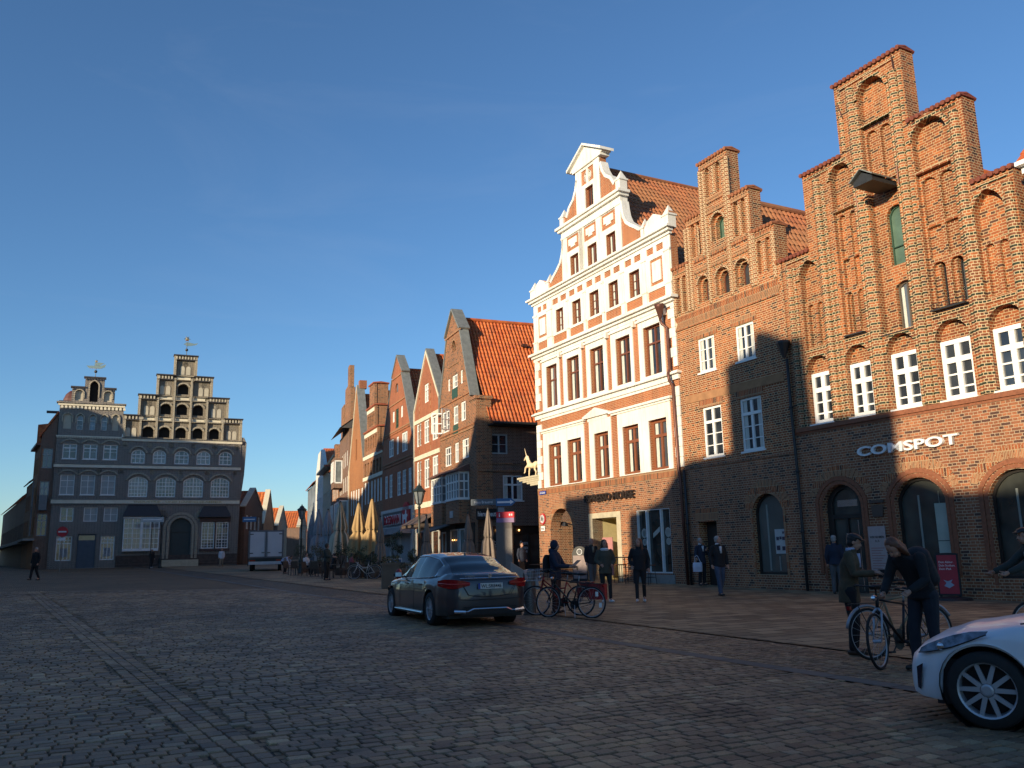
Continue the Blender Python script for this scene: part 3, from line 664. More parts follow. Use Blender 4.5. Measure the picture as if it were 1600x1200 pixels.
# ------------------------------------------------------------------ narrow stepped brick house
def step_house():
    B=Bld(RF,'stepped_brick_house','narrow brick house with small stepped gable and herringbone band, right of the white scrolled gable','building',-12.66,'houses along the right side of the square')
    U0,U1=-12.66,-6.66
    W=[(-11.40,-10.42,8.33,9.70),(-9.23,-8.25,8.33,9.70),(-11.38,-10.30,4.97,6.92),(-9.27,-8.16,4.97,6.92)]
    TW=[(-11.05,-10.58,11.12,12.10),(-9.98,-9.40,11.12,12.10),(-8.88,-8.32,11.12,12.10),(-10.02,-9.48,13.36,14.36)]
    low=[(U0,-0.8),(U1,-0.8),(U1,10.30),(U0,10.30)]
    mb=MB(); mb.prism(low,0.0,0.4,[rect(*w) for w in W]+[rect(-11.98,-10.95,0.05,2.52),opening(-8.98,-7.50,0.57,3.38,0.62)]); B.put('wall',mb,BR_STEP)
    # darker smoother brick on the ground floor
    mb=MB(); mb.prism(rect(U0,U1,-0.8,4.62),-0.035,0.0,[rect(-11.98,-10.95,0.05,2.52),opening(-8.98,-7.50,0.57,3.38,0.62)]); mb.box(U0,U1,-0.06,0.02,4.63,4.74); B.put('lower_wall',mb,BR_BASE)
    o=[(U0+.02,10.90),(-6.85,10.90),(-6.85,13.0),(-7.96,13.0),(-7.96,14.82),(-8.98,14.82),(-8.98,16.85),(-10.66,16.85),(-10.66,14.82),(-11.66,14.82),(-11.66,13.0),(U0+.02,13.0)]
    NI=[(-12.50,-12.24,11.05,12.58),(-12.12,-11.86,11.05,12.58),(-11.36,-11.14,13.12,14.52),(-11.04,-10.82,13.12,14.52),(-10.30,-10.05,15.30,16.52),(-9.68,-9.42,15.30,16.52),(-8.83,-8.60,13.12,14.52),(-8.42,-8.18,13.12,14.52),(-7.76,-7.52,11.35,12.60),(-7.34,-7.10,11.35,12.60)]
    hn=[opening(a,b,c,d,0.13,'seg') for a,b,c,d in NI]; ht=[opening(a,b,c,d,(b-a)*0.5,'seg') for a,b,c,d in TW]
    mb=MB(); mb.prism(o,0.0,0.16,hn+[opening(a-0.1,b+0.1,c,d+0.1,(b-a)*0.5+.05,'seg') for a,b,c,d in TW]); B.put('relief_wall',mb,BR_STEP)
    o2=[(p[0]+(0.01 if p[0]>-9.8 else 0.01)*(-1 if p[0]>-9.8 else 1),p[1]-(0.01 if p[1]>11 else 0)) for p in o]
    mb=MB(); mb.prism(o2,0.161,0.60,ht,back=True); B.put('gable_wall',mb,BR_STEP)
    # wavy moulded pilasters
    mb=MB()
    for x,z0,z1 in ((-12.6,10.95,12.7),(-11.72,10.95,14.5),(-11.50,10.95,14.5),(-10.40,10.95,16.5),(-10.60,13.0,16.6),(-9.20,10.95,16.5),(-9.02,13.0,16.6),(-8.08,10.95,14.5),(-7.92,10.95,13.0),(-6.93,10.95,12.7),(-9.84,15.3,16.5),(-10.93,13.1,14.4),(-8.51,13.1,14.4),(-12.18,11.0,12.5),(-7.43,11.35,12.5)):
        mb.cut(); r=0.10 if x not in (-9.84,-10.93,-8.51,-12.18,-7.43) else 0.05
        n=int((z1-z0)/0.083)
        for i in range(n): mb.half(x,z0+i*0.083,z0+(i+1)*0.083-0.004,r*(1.0 if i%2 else 0.86),0.001,6)
    for a,b,c,d in TW: mb.cut(); archring(mb,a-0.1,b+0.1,d+0.1-(b-a)*0.5-.05,(b-a)*0.5+.05,0.08,-0.05,0.02); 
    for a,b,c,d in TW:
        mb.cut()
        for x in (a-0.14,b+0.14):
            n=int((d-0.3-c)/0.083)
            for i in range(n): mb.half(x,c+i*0.083,c+(i+1)*0.083-0.004,0.05*(1.0 if i%2 else 0.8),0.001,6)
    B.put('pilaster',mb,brick('moulded_pilaster_brick',(0.20,0.058,0.024),(0.38,0.125,0.044),(0.56,0.45,0.28),0.22,0.083,0.017))
    # dentil (sawtooth) bands
    mb=MB()
    for (a,b,z) in ((-10.28,-9.35,15.10),(-10.28,-9.35,14.66),(-11.30,-10.52,12.94),(-11.30,-10.52,12.46),(-10.28,-9.35,12.94),(-10.28,-9.35,12.46),(-9.05,-8.20,12.94),(-9.05,-8.20,12.46),(-10.5,-9.1,16.62),(-11.55,-10.7,14.60),(-8.95,-8.05,14.60),(-12.6,-11.7,12.80),(-7.95,-6.95,12.80)):
        mb.cut(); mb.box(a,b,-0.05,0.02,z+0.05,z+0.10); mb.box(a,b,-0.05,0.02,z-0.09,z-0.05)
        n=int((b-a)/0.11)
        for i in range(n):
            x=a+(b-a)*(i+0.5)/n; mb.add([(x-0.045,0,z-0.05),(x,-0.06,z-0.05),(x+0.045,0,z-0.05),(x-0.045,0,z+0.05),(x,-0.06,z+0.05),(x+0.045,0,z+0.05)],[(0,1,4,3),(1,2,5,4),(0,2,1),(3,4,5)])
    B.put('sawtooth_band',mb,TRIMB)
    # herringbone band
    mb=MB(); mb.box(U0,-6.86,-0.06,0.3,10.31,10.38); mb.box(U0,-6.86,-0.06,0.3,10.82,10.905)
    n=56; w=(U1-0.2-U0)/n
    for r,(za,zb,s) in enumerate(((10.385,10.60,1),(10.60,10.815,-1))):
        for i in range(n):
            x=U0+w*i; sh=0.14*s
            q=[(x+(0 if s>0 else 0.14),za),(x+w-0.022+(0 if s>0 else 0.14),za),(x+w-0.022+(sh if s>0 else 0),zb),(x+(sh if s>0 else 0),zb)]
            mb.add([(p[0],y,p[1]) for y in (-0.05,-0.01) for p in q],[(0,1,2,3),(0,4,5,1),(1,5,6,2),(2,6,7,3),(3,7,4,0)])
    B.put('herringbone_band',mb,TRIMB)
    mb=MB(); mb.box(U0,-6.86,-0.008,0.3,10.38,10.82); B.put('band_bed',mb,plain('lime_mortar',(0.62,0.52,0.36),0.9,var=0.2,scale=10))
    mb=MB(); mb.prism([(U1-0.2,10.30),(U1,10.30),(U1,11.5),(U1-0.2,11.5)],0.0,0.4); mb.prism([(-6.85,10.905),(U1,10.905),(U1,11.49),(-6.85,11.49)],0.001,0.4); B.put('pier',mb,BR_STEP)
    # soldier courses over the windows
    mb=MB()
    for a,b,z in ((-11.6,-10.2,9.70),(-9.4,-8.05,9.70),(-11.55,-10.15,6.92),(-9.42,-8.0,6.92),(-12.15,-10.8,2.52)):
        n=int((b-a)/0.085); mb.cut()
        for i in range(n): 
            x=a+(b-a)*i/n; mb.box(x,x+(b-a)/n-0.014,-0.03 if z>3 else -0.05,0.02,z+0.01,z+(0.30 if z>3 else 0.5))
    mb.cut(); n=16; A=arcpts(-9.12,-7.36,3.38-0.62+0.1,0.66,'seg',18); O=arcpts(-9.4,-7.08,3.38-0.62+0.14,0.98,'seg',18)
    for i in range(18):
        f=lambda P,t:(P[i][0]*(1-t)+P[i+1][0]*t,P[i][1]*(1-t)+P[i+1][1]*t); q=[f(O,0.06),f(O,0.90),f(A,0.90),f(A,0.06)]
        mb.add([(p[0],y,p[1]) for y in (-0.055,-0.02) for p in q],[(0,1,2,3),(0,4,5,1),(1,5,6,2),(2,6,7,3),(3,7,4,0)])
    mb.cut(); archring(mb,-8.99,-7.49,2.76,0.62,0.10,-0.055,-0.02,leg=2.2)
    B.put('window_arch_bricks',mb,TRIMB)
    mb=MB(); mb.prism([(-12.32,7.24),(-6.95,7.20),(-6.95,7.50),(-12.32,7.56)],-0.03,0.02); B.put('plaster_beam',mb,plain('ochre_plaster',(0.34,0.17,0.08),0.85,var=0.2,scale=3))
    coping(B,[(-10.66,-8.98,16.87),(-11.66,-10.68,14.84),(-8.96,-7.96,14.84),(U0,-11.68,13.02),(-7.94,-6.87,13.02),(-6.85,-6.66,11.5)],plain('coping_brick',(0.30,0.11,0.05),0.75,var=0.3,scale=9),-0.08,0.66)
    for (a,b,c,d) in W[:2]: win(B,a,b,c,d,0.05,2,(0.33,0.66),None,fw_=0.085,mull=0.10,sill=0.05,curt=True)
    for (a,b,c,d) in W[2:]: win(B,a,b,c,d,0.05,2,(0.23,0.46),0.70,fw_=0.085,mull=0.11,sill=0.05)
    for i,(a,b,c,d) in enumerate(TW): win(B,a,b,c,d,0.34,1,(),None,fmat=(GREENW if i==3 else BROWNW),gmat=(plain('green_shutter_board',(0.09,0.15,0.11)) if i==3 else None),rise=(b-a)*0.5,fw_=0.04)
    m=MB(); m.prism(opening(-8.98,-7.5,0.57,3.38,0.62),0.12,0.20,[opening(-8.90,-7.58,0.66,3.30,0.58)]); f=B.put('show_window',m,plain('shop_frame_dark',(0.025,0.022,0.02))); 
    g=MB(); g.prism(opening(-8.95,-7.53,0.6,3.35,0.6),0.19,0.22); B.put('pane',g,glass('shop_glass'),f)
    g=MB(); g.box(-8.18,-7.66,0.172,0.186,1.28,2.12); p=B.put('product_poster',g,plain('poster_white',(0.50,0.50,0.48),0.7),f)
    g=MB()
    for (x,z,r) in ((-8.06,1.80,.06),(-7.92,1.82,.05),(-7.78,1.80,.06),(-8.05,1.48,.08),(-7.80,1.46,.07),(-7.78,2.0,.04)): g.box(x-r,x+r,0.166,0.1715,z-r,z+r)
    B.put('poster_picture',g,plain('print_dark',(0.08,0.05,0.08),0.6,var=0.8,scale=14),f)
    g=MB(); g.box(-8.52,-8.44,0.175,0.187,0.7,3.0); g.box(-8.05,-8.0,0.175,0.187,0.7,1.2); B.put('inner_post',g,plain('pale_post',(0.25,0.27,0.24)),f)
    g=MB(); g.box(-11.98,-10.95,0.36,0.42,0.02,2.52); g.box(-11.9,-11.03,0.33,0.37,0.1,2.4); B.put('door',g,plain('dark_door',(0.03,0.022,0.018),0.6))
    gabled_body(B,U0+.3,-6.9,0.62,13,-0.8,9.8,-9.75,15.2,BR_STEP,TILE_M)
step_house()
# ------------------------------------------------------------------ white and orange renaissance gable
def white_house():
    B=Bld(RF,'white_gable_house','white stucco house with scrolled gable, orange brick panels and brown windows above the cafe','building',-24.7,'houses along the right side of the square')
    U0,U1=-24.62,-12.70
    WB=[(-23.47,-22.20),(-21.61,-20.30),(-19.16,-17.95),(-16.82,-15.60),(-14.87,-13.62)]
    WA=[(-23.49,-22.37),(-21.40,-20.23),(-19.25,-18.08),(-17.06,-15.92),(-14.93,-13.70)]
    W5=[(-22.31,-21.55),(-20.70,-19.87),(-19.09,-18.25),(-17.42,-16.63),(-15.76,-14.95)]
    W3=[(-20.73,-19.93),(-19.10,-18.25),(-17.45,-16.66)]
    hs=[rect(a,b,4.78,6.92) for a,b in WB]+[rect(a,b,8.84,11.02) for a,b in WA]+[rect(a,b,12.60,13.80) for a,b in W5]
    mb=MB(); mb.prism(rect(U0,U1,4.74,14.70),0.0,0.35,hs); B.put('brick_wall',mb,BR_WHITE)
    # ground floor
    hb=[opening(-23.48,-21.35,0.0,3.62,0.95,'seg'),rect(-19.55,-17.55,0.1,3.0),rect(-16.05,-13.75,0.55,3.17)]
    mb=MB(); mb.prism(rect(U0-0.06,U1+0.02,-0.8,4.40),-0.05,0.5,hb); B.put('ground_floor_wall',mb,BR_BASE)
    mb=MB(); n=140; w=(U1+0.02-U0+0.06)/n
    for i in range(n): x=U0-0.06+w*i; mb.box(x,x+w-0.014,-0.07,0.1,4.41,4.725)
    B.put('soldier_course',mb,TRIMB)
    mb=MB(); archring(mb,-23.50,-21.33,2.67,0.95,0.24,-0.065,0.0,'seg',14); B.put('gate_arch',mb,TRIMB)
    # passage behind the arch
    mb=MB(); mb.box(-23.55,-23.48,0.5,5.0,-0.3,3.0); mb.box(-21.35,-21.28,0.5,5.0,-0.3,3.0); mb.box(-23.55,-21.28,2.9,3.0,-0.3,3.7); B.put('passage_wall',mb,BR_BASE)
    mb=MB(); mb.tube([(-21.45,1.0,2.5),(-21.9,0.4,2.75),(-22.3,0.1,2.9)],0.03,6); mb.lathe([(0.02,0.1),(0.10,0.06),(0.17,-0.12),(0.15,-0.12)],(-22.3,0.1,2.85),12); B.put('arch_lamp',mb,BLACK)
    # stucco: everything white that stands proud
    mb=MB()
    def sur(grp,z0,z1,wz0,wz1,y=-0.05,ins=0.0):
        for (a,b,ws) in grp: mb.prism(rect(a,b,z0,z1),y,0.0,[rect(c,d,wz0,wz1) for c,d in ws])
    sur([(-24.0,-20.03,WB[:2]),(-19.56,-17.72,WB[2:3]),(-17.18,-13.33,WB[3:])],4.745,7.55,4.78,6.92)
    sur([(-23.92,-22.13,WA[:1]),(-21.76,-19.99,WA[1:2]),(-19.58,-17.79,WA[2:3]),(-17.44,-15.70,WA[3:4]),(-15.27,-13.45,WA[4:])],8.72,11.50,8.84,11.02)
    # quoins
    for x0,x1 in ((U0-0.02,U0+0.42),(U1-0.32,U1+0.03)):
        z=4.76; k=0
        while z<11.4:
            if not (7.75<z<8.7):
                d=0.20 if k%2 else 0.0
                if x0<-20: mb.box(x0,x1-0.12+d,-0.06,0.0,z,z+0.40)
                else: mb.box(x0+0.10-d,x1,-0.06,0.0,z,z+0.40)
            z+=0.415; k+=1
    # bands
    def band(z0,z1,y,a=U0-0.1,b=U1+0.1): mb.box(a,b,y,0.02,z0,z1)
    band(7.55,7.64,-0.10,-24.1,-19.95); band(7.64,7.74,-0.18,-24.2,-19.85); band(7.55,7.64,-0.10,-17.62,-13.25); band(7.64,7.74,-0.18,-17.7,-13.15)
    mb.prism([(-19.95,7.70),(-17.70,7.70),(-17.70,7.80),(-18.83,8.13),(-19.95,7.80)],-0.17,0.0); mb.box(-19.65,-18.0,-0.06,0,7.54,7.71)
    mb.box(-24.22,-13.08,-0.03,0.0,8.24,8.36)
    band(8.36,8.58,-0.10); band(8.58,8.66,-0.24,U0-0.22,U1+0.22); band(8.66,8.72,-0.14)
    for k in range(5): a=WA[k]; mb.box(a[0]-0.42,a[1]+0.42,-0.14,0.0,11.32,11.42); mb.box(a[1]+0.30,a[1]+0.46,-0.17,0.0,11.22,11.50)
    band(11.50,11.66,-0.08); band(11.66,11.78,-0.20,U0-0.12,U1+0.12); band(11.78,11.90,-0.34,U0-0.25,U1+0.25); band(11.90,11.98,-0.16)
    # parapet storey: stucco grid over brick
    pan=[(-24.22,-23.2),( -22.62,-21.2),(-21.0+0.05,-19.62),(-19.32,-17.98),(-17.72,-16.40),(-16.04,-14.78),(-14.38,-13.16)]
    holes=[rect(a,b,12.06,12.48) for a,b in pan]+[rect(a,b,12.60,13.80) for a,b in W5]
    for a,b in pan:
        c=(a+b)/2; h=(b-a)*0.20
        holes+=[rect(a+0.02,a+0.02+2*h,14.14,14.44),rect(b-0.02-2*h,b-0.02,14.14,14.44)]
    holes+=[rect(-24.15,-23.28,12.70,13.88),rect(-14.16,-13.28,12.70,13.88)]
    mb.prism(rect(U0,U1,11.98,14.62),-0.045,0.0,holes)
    for x in (-24.62,-23.18,-21.2+0.02,-19.60,-17.96,-16.38,-14.76,-13.14): 
        x1=x+(0.42 if x<-24 else 0.0); 
    for x0,x1 in ((U0,-24.24),(-23.16,-22.66),(-21.42+0.24,-20.97),(-19.58,-19.36),(-17.94,-17.76),(-16.36,-16.08),(-14.74,-14.42),(-13.12,U1)):
        mb.box(x0,x1,-0.10,-0.04,11.98,12.52); mb.box(x0-0.03,x1+0.03,-0.13,-0.04,12.50,12.57); mb.box(x0+0.03,x1-0.03,-0.085,-0.04,12.57,13.95); mb.box(x0-0.02,x1+0.02,-0.12,-0.04,13.95,14.05)
    for a,b in ((-24.02,-23.42),(-14.02,-13.42)): mb.box(a,b,-0.05,0.0,12.84,13.74)
    band(14.62,14.74,-0.12); band(14.74,14.86,-0.26,U0-0.18,U1+0.18); band(14.86,14.96,-0.38,U0-0.3,U1+0.3)
    B.put('stucco_dressing',mb,STUCCO)
    # gable brick face (volutes filled with brick)
    c=-18.78
    vo=[(-24.62,14.96),(U1,14.96),(U1,15.7),(-13.1,15.62),(-13.3,15.70),(-13.72,15.88),(-14.15,15.75),(-14.48,15.62),(-14.8,15.60),(-15.1,15.76),(-15.45,15.93),(-15.82,16.22),(-16.02,16.6),(-16.08,16.95),(-16.14,17.5),(-16.1,17.95)]
    up=[(-16.1,18.45),(-16.55,18.52),(-16.88,18.84),(-17.30,19.12),(-17.56,19.53),(-17.66,19.95)]
    right=vo[1:]+up; left=[(2*c-x,z) for x,z in right][::-1]
    outl=[(2*c-U1,14.96)]+right[:0]+[(U1,14.96)]+right[1:]+[(-17.72,20.62),(2*c+17.72,20.62)]+left[:-1]
    h3=[rect(a,b,15.02,16.20) for a,b in W3]+[rect(-19.06,-18.33,18.04,19.22)]
    mb=MB(); mb.prism(outl,0.0,0.35,h3,back=True); B.put('gable_wall',mb,BR_WHITE)
    # stucco on the gable: volute bands, pilasters, cornices
    mb=MB()
    def ribbon(P,w,y0,y1):
        # offset inwards and downwards
        for i in range(len(P)-1):
            a=P[i];b=P[i+1]; dx=b[0]-a[0]; dz=b[1]-a[1]; L=math.hypot(dx,dz) or 1
            def nrm(j):
                q0=P[max(0,j-1)]; q1=P[min(len(P)-1,j+1)]; ex=q1[0]-q0[0]; ez=q1[1]-q0[1]; l=math.hypot(ex,ez); return (ez/l,-ex/l)
            na=nrm(i); nb=nrm(i+1); sg=1 if (na[0]*(c-a[0])+na[1]*(-1)*0.6)>0 else -1
            q=[a,b,(b[0]+nb[0]*w*sg,b[1]+nb[1]*w*sg),(a[0]+na[0]*w*sg,a[1]+na[1]*w*sg)]
            mb.add([(p[0],y,p[1]) for y in (y0,y1) for p in q],[(0,1,2,3),(0,4,5,1),(2,6,7,3),(4,7,6,5),(0,3,7,4),(1,5,6,2)])
    vr=[(-14.8,15.50),(-15.1,15.72),(-15.45,15.93),(-15.82,16.22),(-16.02,16.6),(-16.10,16.95),(-16.16,17.4)]
    vr2=[(-16.6,18.42),(-16.88,18.84),(-17.30,19.12),(-17.56,19.53),(-17.70,20.0)]
    for P in (vr,vr2):
        ribbon(P,-0.16,-0.07,0.36); ribbon([(2*c-x,z) for x,z in P],0.16,-0.07,0.36)
    # lower inner volute boss
    for s in (0,1):
        m=lambda x:(x if s==0 else 2*c-x)
        def mbx(a,b,y0,y1,z0,z1): a,b=sorted((m(a),m(b))); mb.box(a,b,y0,y1,z0,z1)
        # corner arch with pinnacles
        q=[(m(x),z) for x,z in ((-14.40,14.97),(-13.0,14.97),(-13.0,15.45),(-13.25,15.68),(-13.72,15.90),(-14.15,15.72),(-14.40,15.45))]
        mb.prism(q if s==0 else q[::-1],-0.06,0.30,back=True)
        for x,zt,w in ((-12.88,15.98,0.20),(-14.55,15.98,0.10)):
            mbx(x-w,x+w,-0.08,0.34,14.97,15.50); mbx(x-w-0.05,x+w+0.05,-0.12,0.38,15.50,15.57)
            mb.add([(m(x)-w,-0.08,15.57),(m(x)+w,-0.08,15.57),(m(x)+w,0.34,15.57),(m(x)-w,0.34,15.57),(m(x),0.13,zt+0.05)],[(0,1,4),(1,2,4),(2,3,4),(3,0,4)])
        x=-16.2; mbx(x-0.18,x+0.16,-0.08,0.34,17.96,18.50); mbx(x-0.23,x+0.21,-0.12,0.38,18.50,18.57)
        mb.add([(m(x)-0.17,-0.08,18.57),(m(x)+0.17,-0.08,18.57),(m(x)+0.17,0.34,18.57),(m(x)-0.17,0.34,18.57),(m(x),0.13,19.02)],[(0,1,4),(1,2,4),(2,3,4),(3,0,4)])
        mbx(-16.55,-16.12,-0.07,0.36,15.0,17.30)          # outer pilasters of the 3 window stage
        mbx(-18.20,-17.78,-0.07,0.0,14.97,17.34); 
        mbx(-18.21,-17.70,-0.07,0.36,17.98,20.36)
        for a,b in ((-15.9,-15.35),(-15.35,-14.95)): pass
    for (a,b) in ((-20.98,-19.95),(-19.20+.0,-18.20),(-17.76,-16.58)): pass
    cells=[(-21.02,-19.80),(-19.38,-18.18),(-17.80,-16.56)]
    mb.prism(rect(-21.44,-16.12,14.97,17.30),-0.03,0.0,[rect(a,b,15.02,16.20) for a,b in W3]+[rect(a+0.04,b-0.04,16.50,17.26) for a,b in cells])
    for a,b in cells: mb.prism([(a+0.22,16.78),(a+0.42,16.78),(a+0.42,16.66),(b-0.42,16.66),(b-0.42,16.78),(b-0.22,16.78),(b-0.22,17.12),(a+0.22,17.12)],-0.04,0.0)
    mb.box(-19.80,-19.42,-0.07,0,14.97,17.3)
    for z0,z1,y,e in ((17.30,17.42,-0.10,0.0),(17.42,17.70,-0.06,0.0),(17.70,17.84,-0.20,0.12),(17.84,17.97,-0.30,0.24)): mb.box(-21.46-e,-16.10+e,y,0.36,z0,z1)
    mb.box(-21.46,-16.1,-0.12,0.0,14.965,15.0)
    # top stage
    mb.prism(rect(-19.84,-17.70,17.98,20.36),-0.05,0.0,[rect(-19.06,-18.33,18.04,19.22),rect(-19.46,-18.20,19.45,20.22)])
    mb.lathe([(0.34,0.0),(0.34,0.07),(0.24,0.07),(0.22,0.03),(0.10,0.03),(0.09,0.07),(0.0,0.08)],(-18.83,0.0,19.84),20,'y')
    mb.box(-18.9,-18.76,-0.04,0,19.45,20.22)
    mb.box(-20.05,-17.45,-0.14,0.40,20.36,20.50)
    mb.prism([(-20.25,20.50),(-17.35,20.50),(-17.30,20.62),(-18.80,21.42),(-20.30,20.62)],-0.12,0.42,back=True)
    for s in (1,-1):
        x=c+s*1.58; mb.add([(x,-0.30,20.52),(c-0.02,-0.30,21.40),(c-0.02,-0.30,21.52),(x,-0.30,20.66),(x,0.5,20.52),(c-0.02,0.5,21.40),(c-0.02,0.5,21.52),(x,0.5,20.66)],[(0,1,2,3),(4,7,6,5),(0,4,5,1),(3,2,6,7),(0,3,7,4)])
    B.put('gable_stucco',mb,STUCCO)
    for a,b in WB:
        win(B,a,b,4.78,6.92,0.16,2,(),0.68,fmat=plain('red_brown_window',(0.22,0.075,0.035),0.4,var=0.15,scale=8),fw_=0.13,mull=0.13,curt=True,depth=0.08)
    for a,b in WA: win(B,a,b,8.84,11.02,0.16,2,(),0.66,fmat=BROWNW,fw_=0.08,mull=0.08,curt=True,depth=0.08)
    for a,b in W5: win(B,a,b,12.60,13.80,0.14,2,(0.33,0.66),None,fmat=BROWNW,fw_=0.07,mull=0.07,mw=0.04,curt=True)
    for a,b in W3: win(B,a,b,15.02,16.20,0.14,2,(),None,fmat=BROWNW,fw_=0.07,mull=0.07,curt=True)
    win(B,-19.06,-18.33,18.04,19.22,0.14,3,(),None,fmat=BROWNW,fw_=0.07,mw=0.05)
    # cafe door and window
    mb=MB(); mb.prism(rect(-19.86,-17.24,0.02,3.22),-0.08,0.5,[rect(-19.55,-17.55,0.1,2.98)]); f=B.put('door_surround',mb,STONE)
    mb=MB(); mb.box(-19.55,-17.55,2.05,2.1,0.0,3.0); mb.box(-19.6,-19.55,0.5,2.1,0,3.0); mb.box(-17.55,-17.5,0.5,2.1,0,3.0); mb.box(-19.55,-17.55,0.5,2.1,2.98,3.05); B.put('entrance_recess',mb,plain('yellow_plaster',(0.50,0.42,0.22),0.8),f)
    mb=MB()
    for x in (-18.62,-18.28,-17.60): mb.box(x-0.05,x+0.05,1.1,1.2,0.1,2.75)
    mb.box(-18.62,-17.6,1.1,1.2,2.66,2.76); B.put('glazed_door',mb,WHITE,f); mb=MB(); mb.box(-18.2,-17.62,1.15,1.18,0.1,2.66); B.put('pane',mb,glass('shop_glass'),f)
    mb=MB(); mb.box(-19.25,-18.45,0.25,0.29,0.4,2.10); B.put('pink_banner',mb,plain('banner_pink',(0.45,0.20,0.19),0.7,var=0.2,scale=4),f)
    mb=MB(); mb.prism(rect(-16.10,-13.70,0.50,3.22),-0.04,0.12,[rect(-16.02,-15.42,0.60,3.14),rect(-15.34,-14.42,0.60,3.14),rect(-14.36,-13.78,0.60,3.14)]); f=B.put('shop_window',mb,WHITE)
    mb=MB(); mb.box(-16.06,-13.74,0.08,0.11,0.56,3.18); B.put('pane',mb,glass('shop_glass'),f)
    mb=MB(); mb.add([(-15.10,0.074,1.98),(-14.62,0.074,2.25),(-14.62,0.074,2.45),(-15.10,0.074,2.18)],[(0,1,2,3)])
    for (x,z) in ((-14.08,1.95),(-15.72,1.95)):
        mb.lathe([(0.20,0.0),(0.20,0.004),(0.14,0.004),(0.14,0)],(x,0.078,z+0.25),14,'y'); mb.lathe([(0.15,0.0),(0.15,0.004),(0.10,0.004),(0.10,0)],(x,0.078,z-0.12),14,'y')
    B.put('window_sticker',mb,plain('sticker_pale',(0.45,0.47,0.42),0.6),f)
    mb=MB(); mb.box(-16.15,-13.6,-0.10,0.1,-0.3,0.49); B.put('stone_sill',mb,GREYSTONE,f)
    mb=MB(); mb.box(-19.9,-17.2,-0.35,0.1,-0.3,0.10); B.put('door_step',mb,GREYSTONE)
    # drain
    mb=MB(); mb.lathe([(0.05,-0.62),(0.08,-0.5),(0.22,-0.12),(0.27,0.0),(0.27,0.08),(0.24,0.08)],(-13.3,-0.32,11.56),4)
    mb.tube([(-13.3,-0.32,11.0),(-13.28,-0.25,10.8),(-13.08,-0.16,10.6),(-13.05,-0.16,8.85),(-12.98,-0.33,8.6),(-12.95,-0.30,8.3),(-12.92,-0.16,8.1),(-12.86,-0.16,4.6),(-12.80,-0.16,4.4),(-12.70,-0.16,0.0)],0.06,8)
    B.put('downpipe',mb,COPPER,smooth=True)
    gabled_body(B,U0+.1,U1-.1,0.36,16,-0.8,11.9,c,20.35,BR_BASE,TILE_M,nu=60,yw=2.4)
white_house()
def downpipe(name,label,x,pts,hop=None):
    e=empty(name,RF.at(x),RF.a,label,'downpipe')
    mb=MB(); mb.tube([(0+p[0],p[1],p[2]) for p in pts],0.05,8)
    for p in pts[1:-1]: mb.tube([(p[0],p[1],p[2]-0.04),(p[0],p[1],p[2]+0.04)],0.075,8)
    mb.build('pipe',DARKMETAL,e,True)
    if hop: 
        mb=MB(); mb.lathe([(0.06,-0.50),(0.09,-0.4),(0.19,-0.12),(0.24,0.0),(0.24,0.08),(0.2,0.08)],hop,8); mb.build('hopper',DARKMETAL,e)
downpipe('downpipe','dark downpipe with large hopper where the two stepped brick houses meet',-6.60,[(0,-0.16,7.9),(0.0,-0.16,6.2),(0.04,-0.16,4.0),(0.04,-0.16,2.0),(0.04,-0.16,-0.1)],(-0.06,-0.22,8.45))
downpipe('downpipe','thin dark downpipe on the brown brick corner right of the cafe window',-12.55,[(0,-0.14,4.6),(0.02,-0.14,2.5),(0.04,-0.14,-0.1)])
# next house at the right edge
def right_neighbour():
    B=Bld(RF,'brick_house','plain brick house with pale eaves at the right edge behind the gothic gable','building',2.3)
    mb=MB(); mb.prism(rect(2.32,10,-0.8,11.0),0.02,6,[],back=True); B.put('wall',mb,BR_BASE)
    mb=MB(); mb.box(2.25,10.2,-0.30,0.3,11.0,11.18); mb.box(2.2,10.3,-0.5,0.3,11.18,11.30); B.put('eaves',mb,WHITE)
    mb=MB(); tile_roof(mb,(2.2,-0.4,11.3),(8,0,0),(0,5,5.5),34,20); B.put('roof',mb,TILE)
right_neighbour()
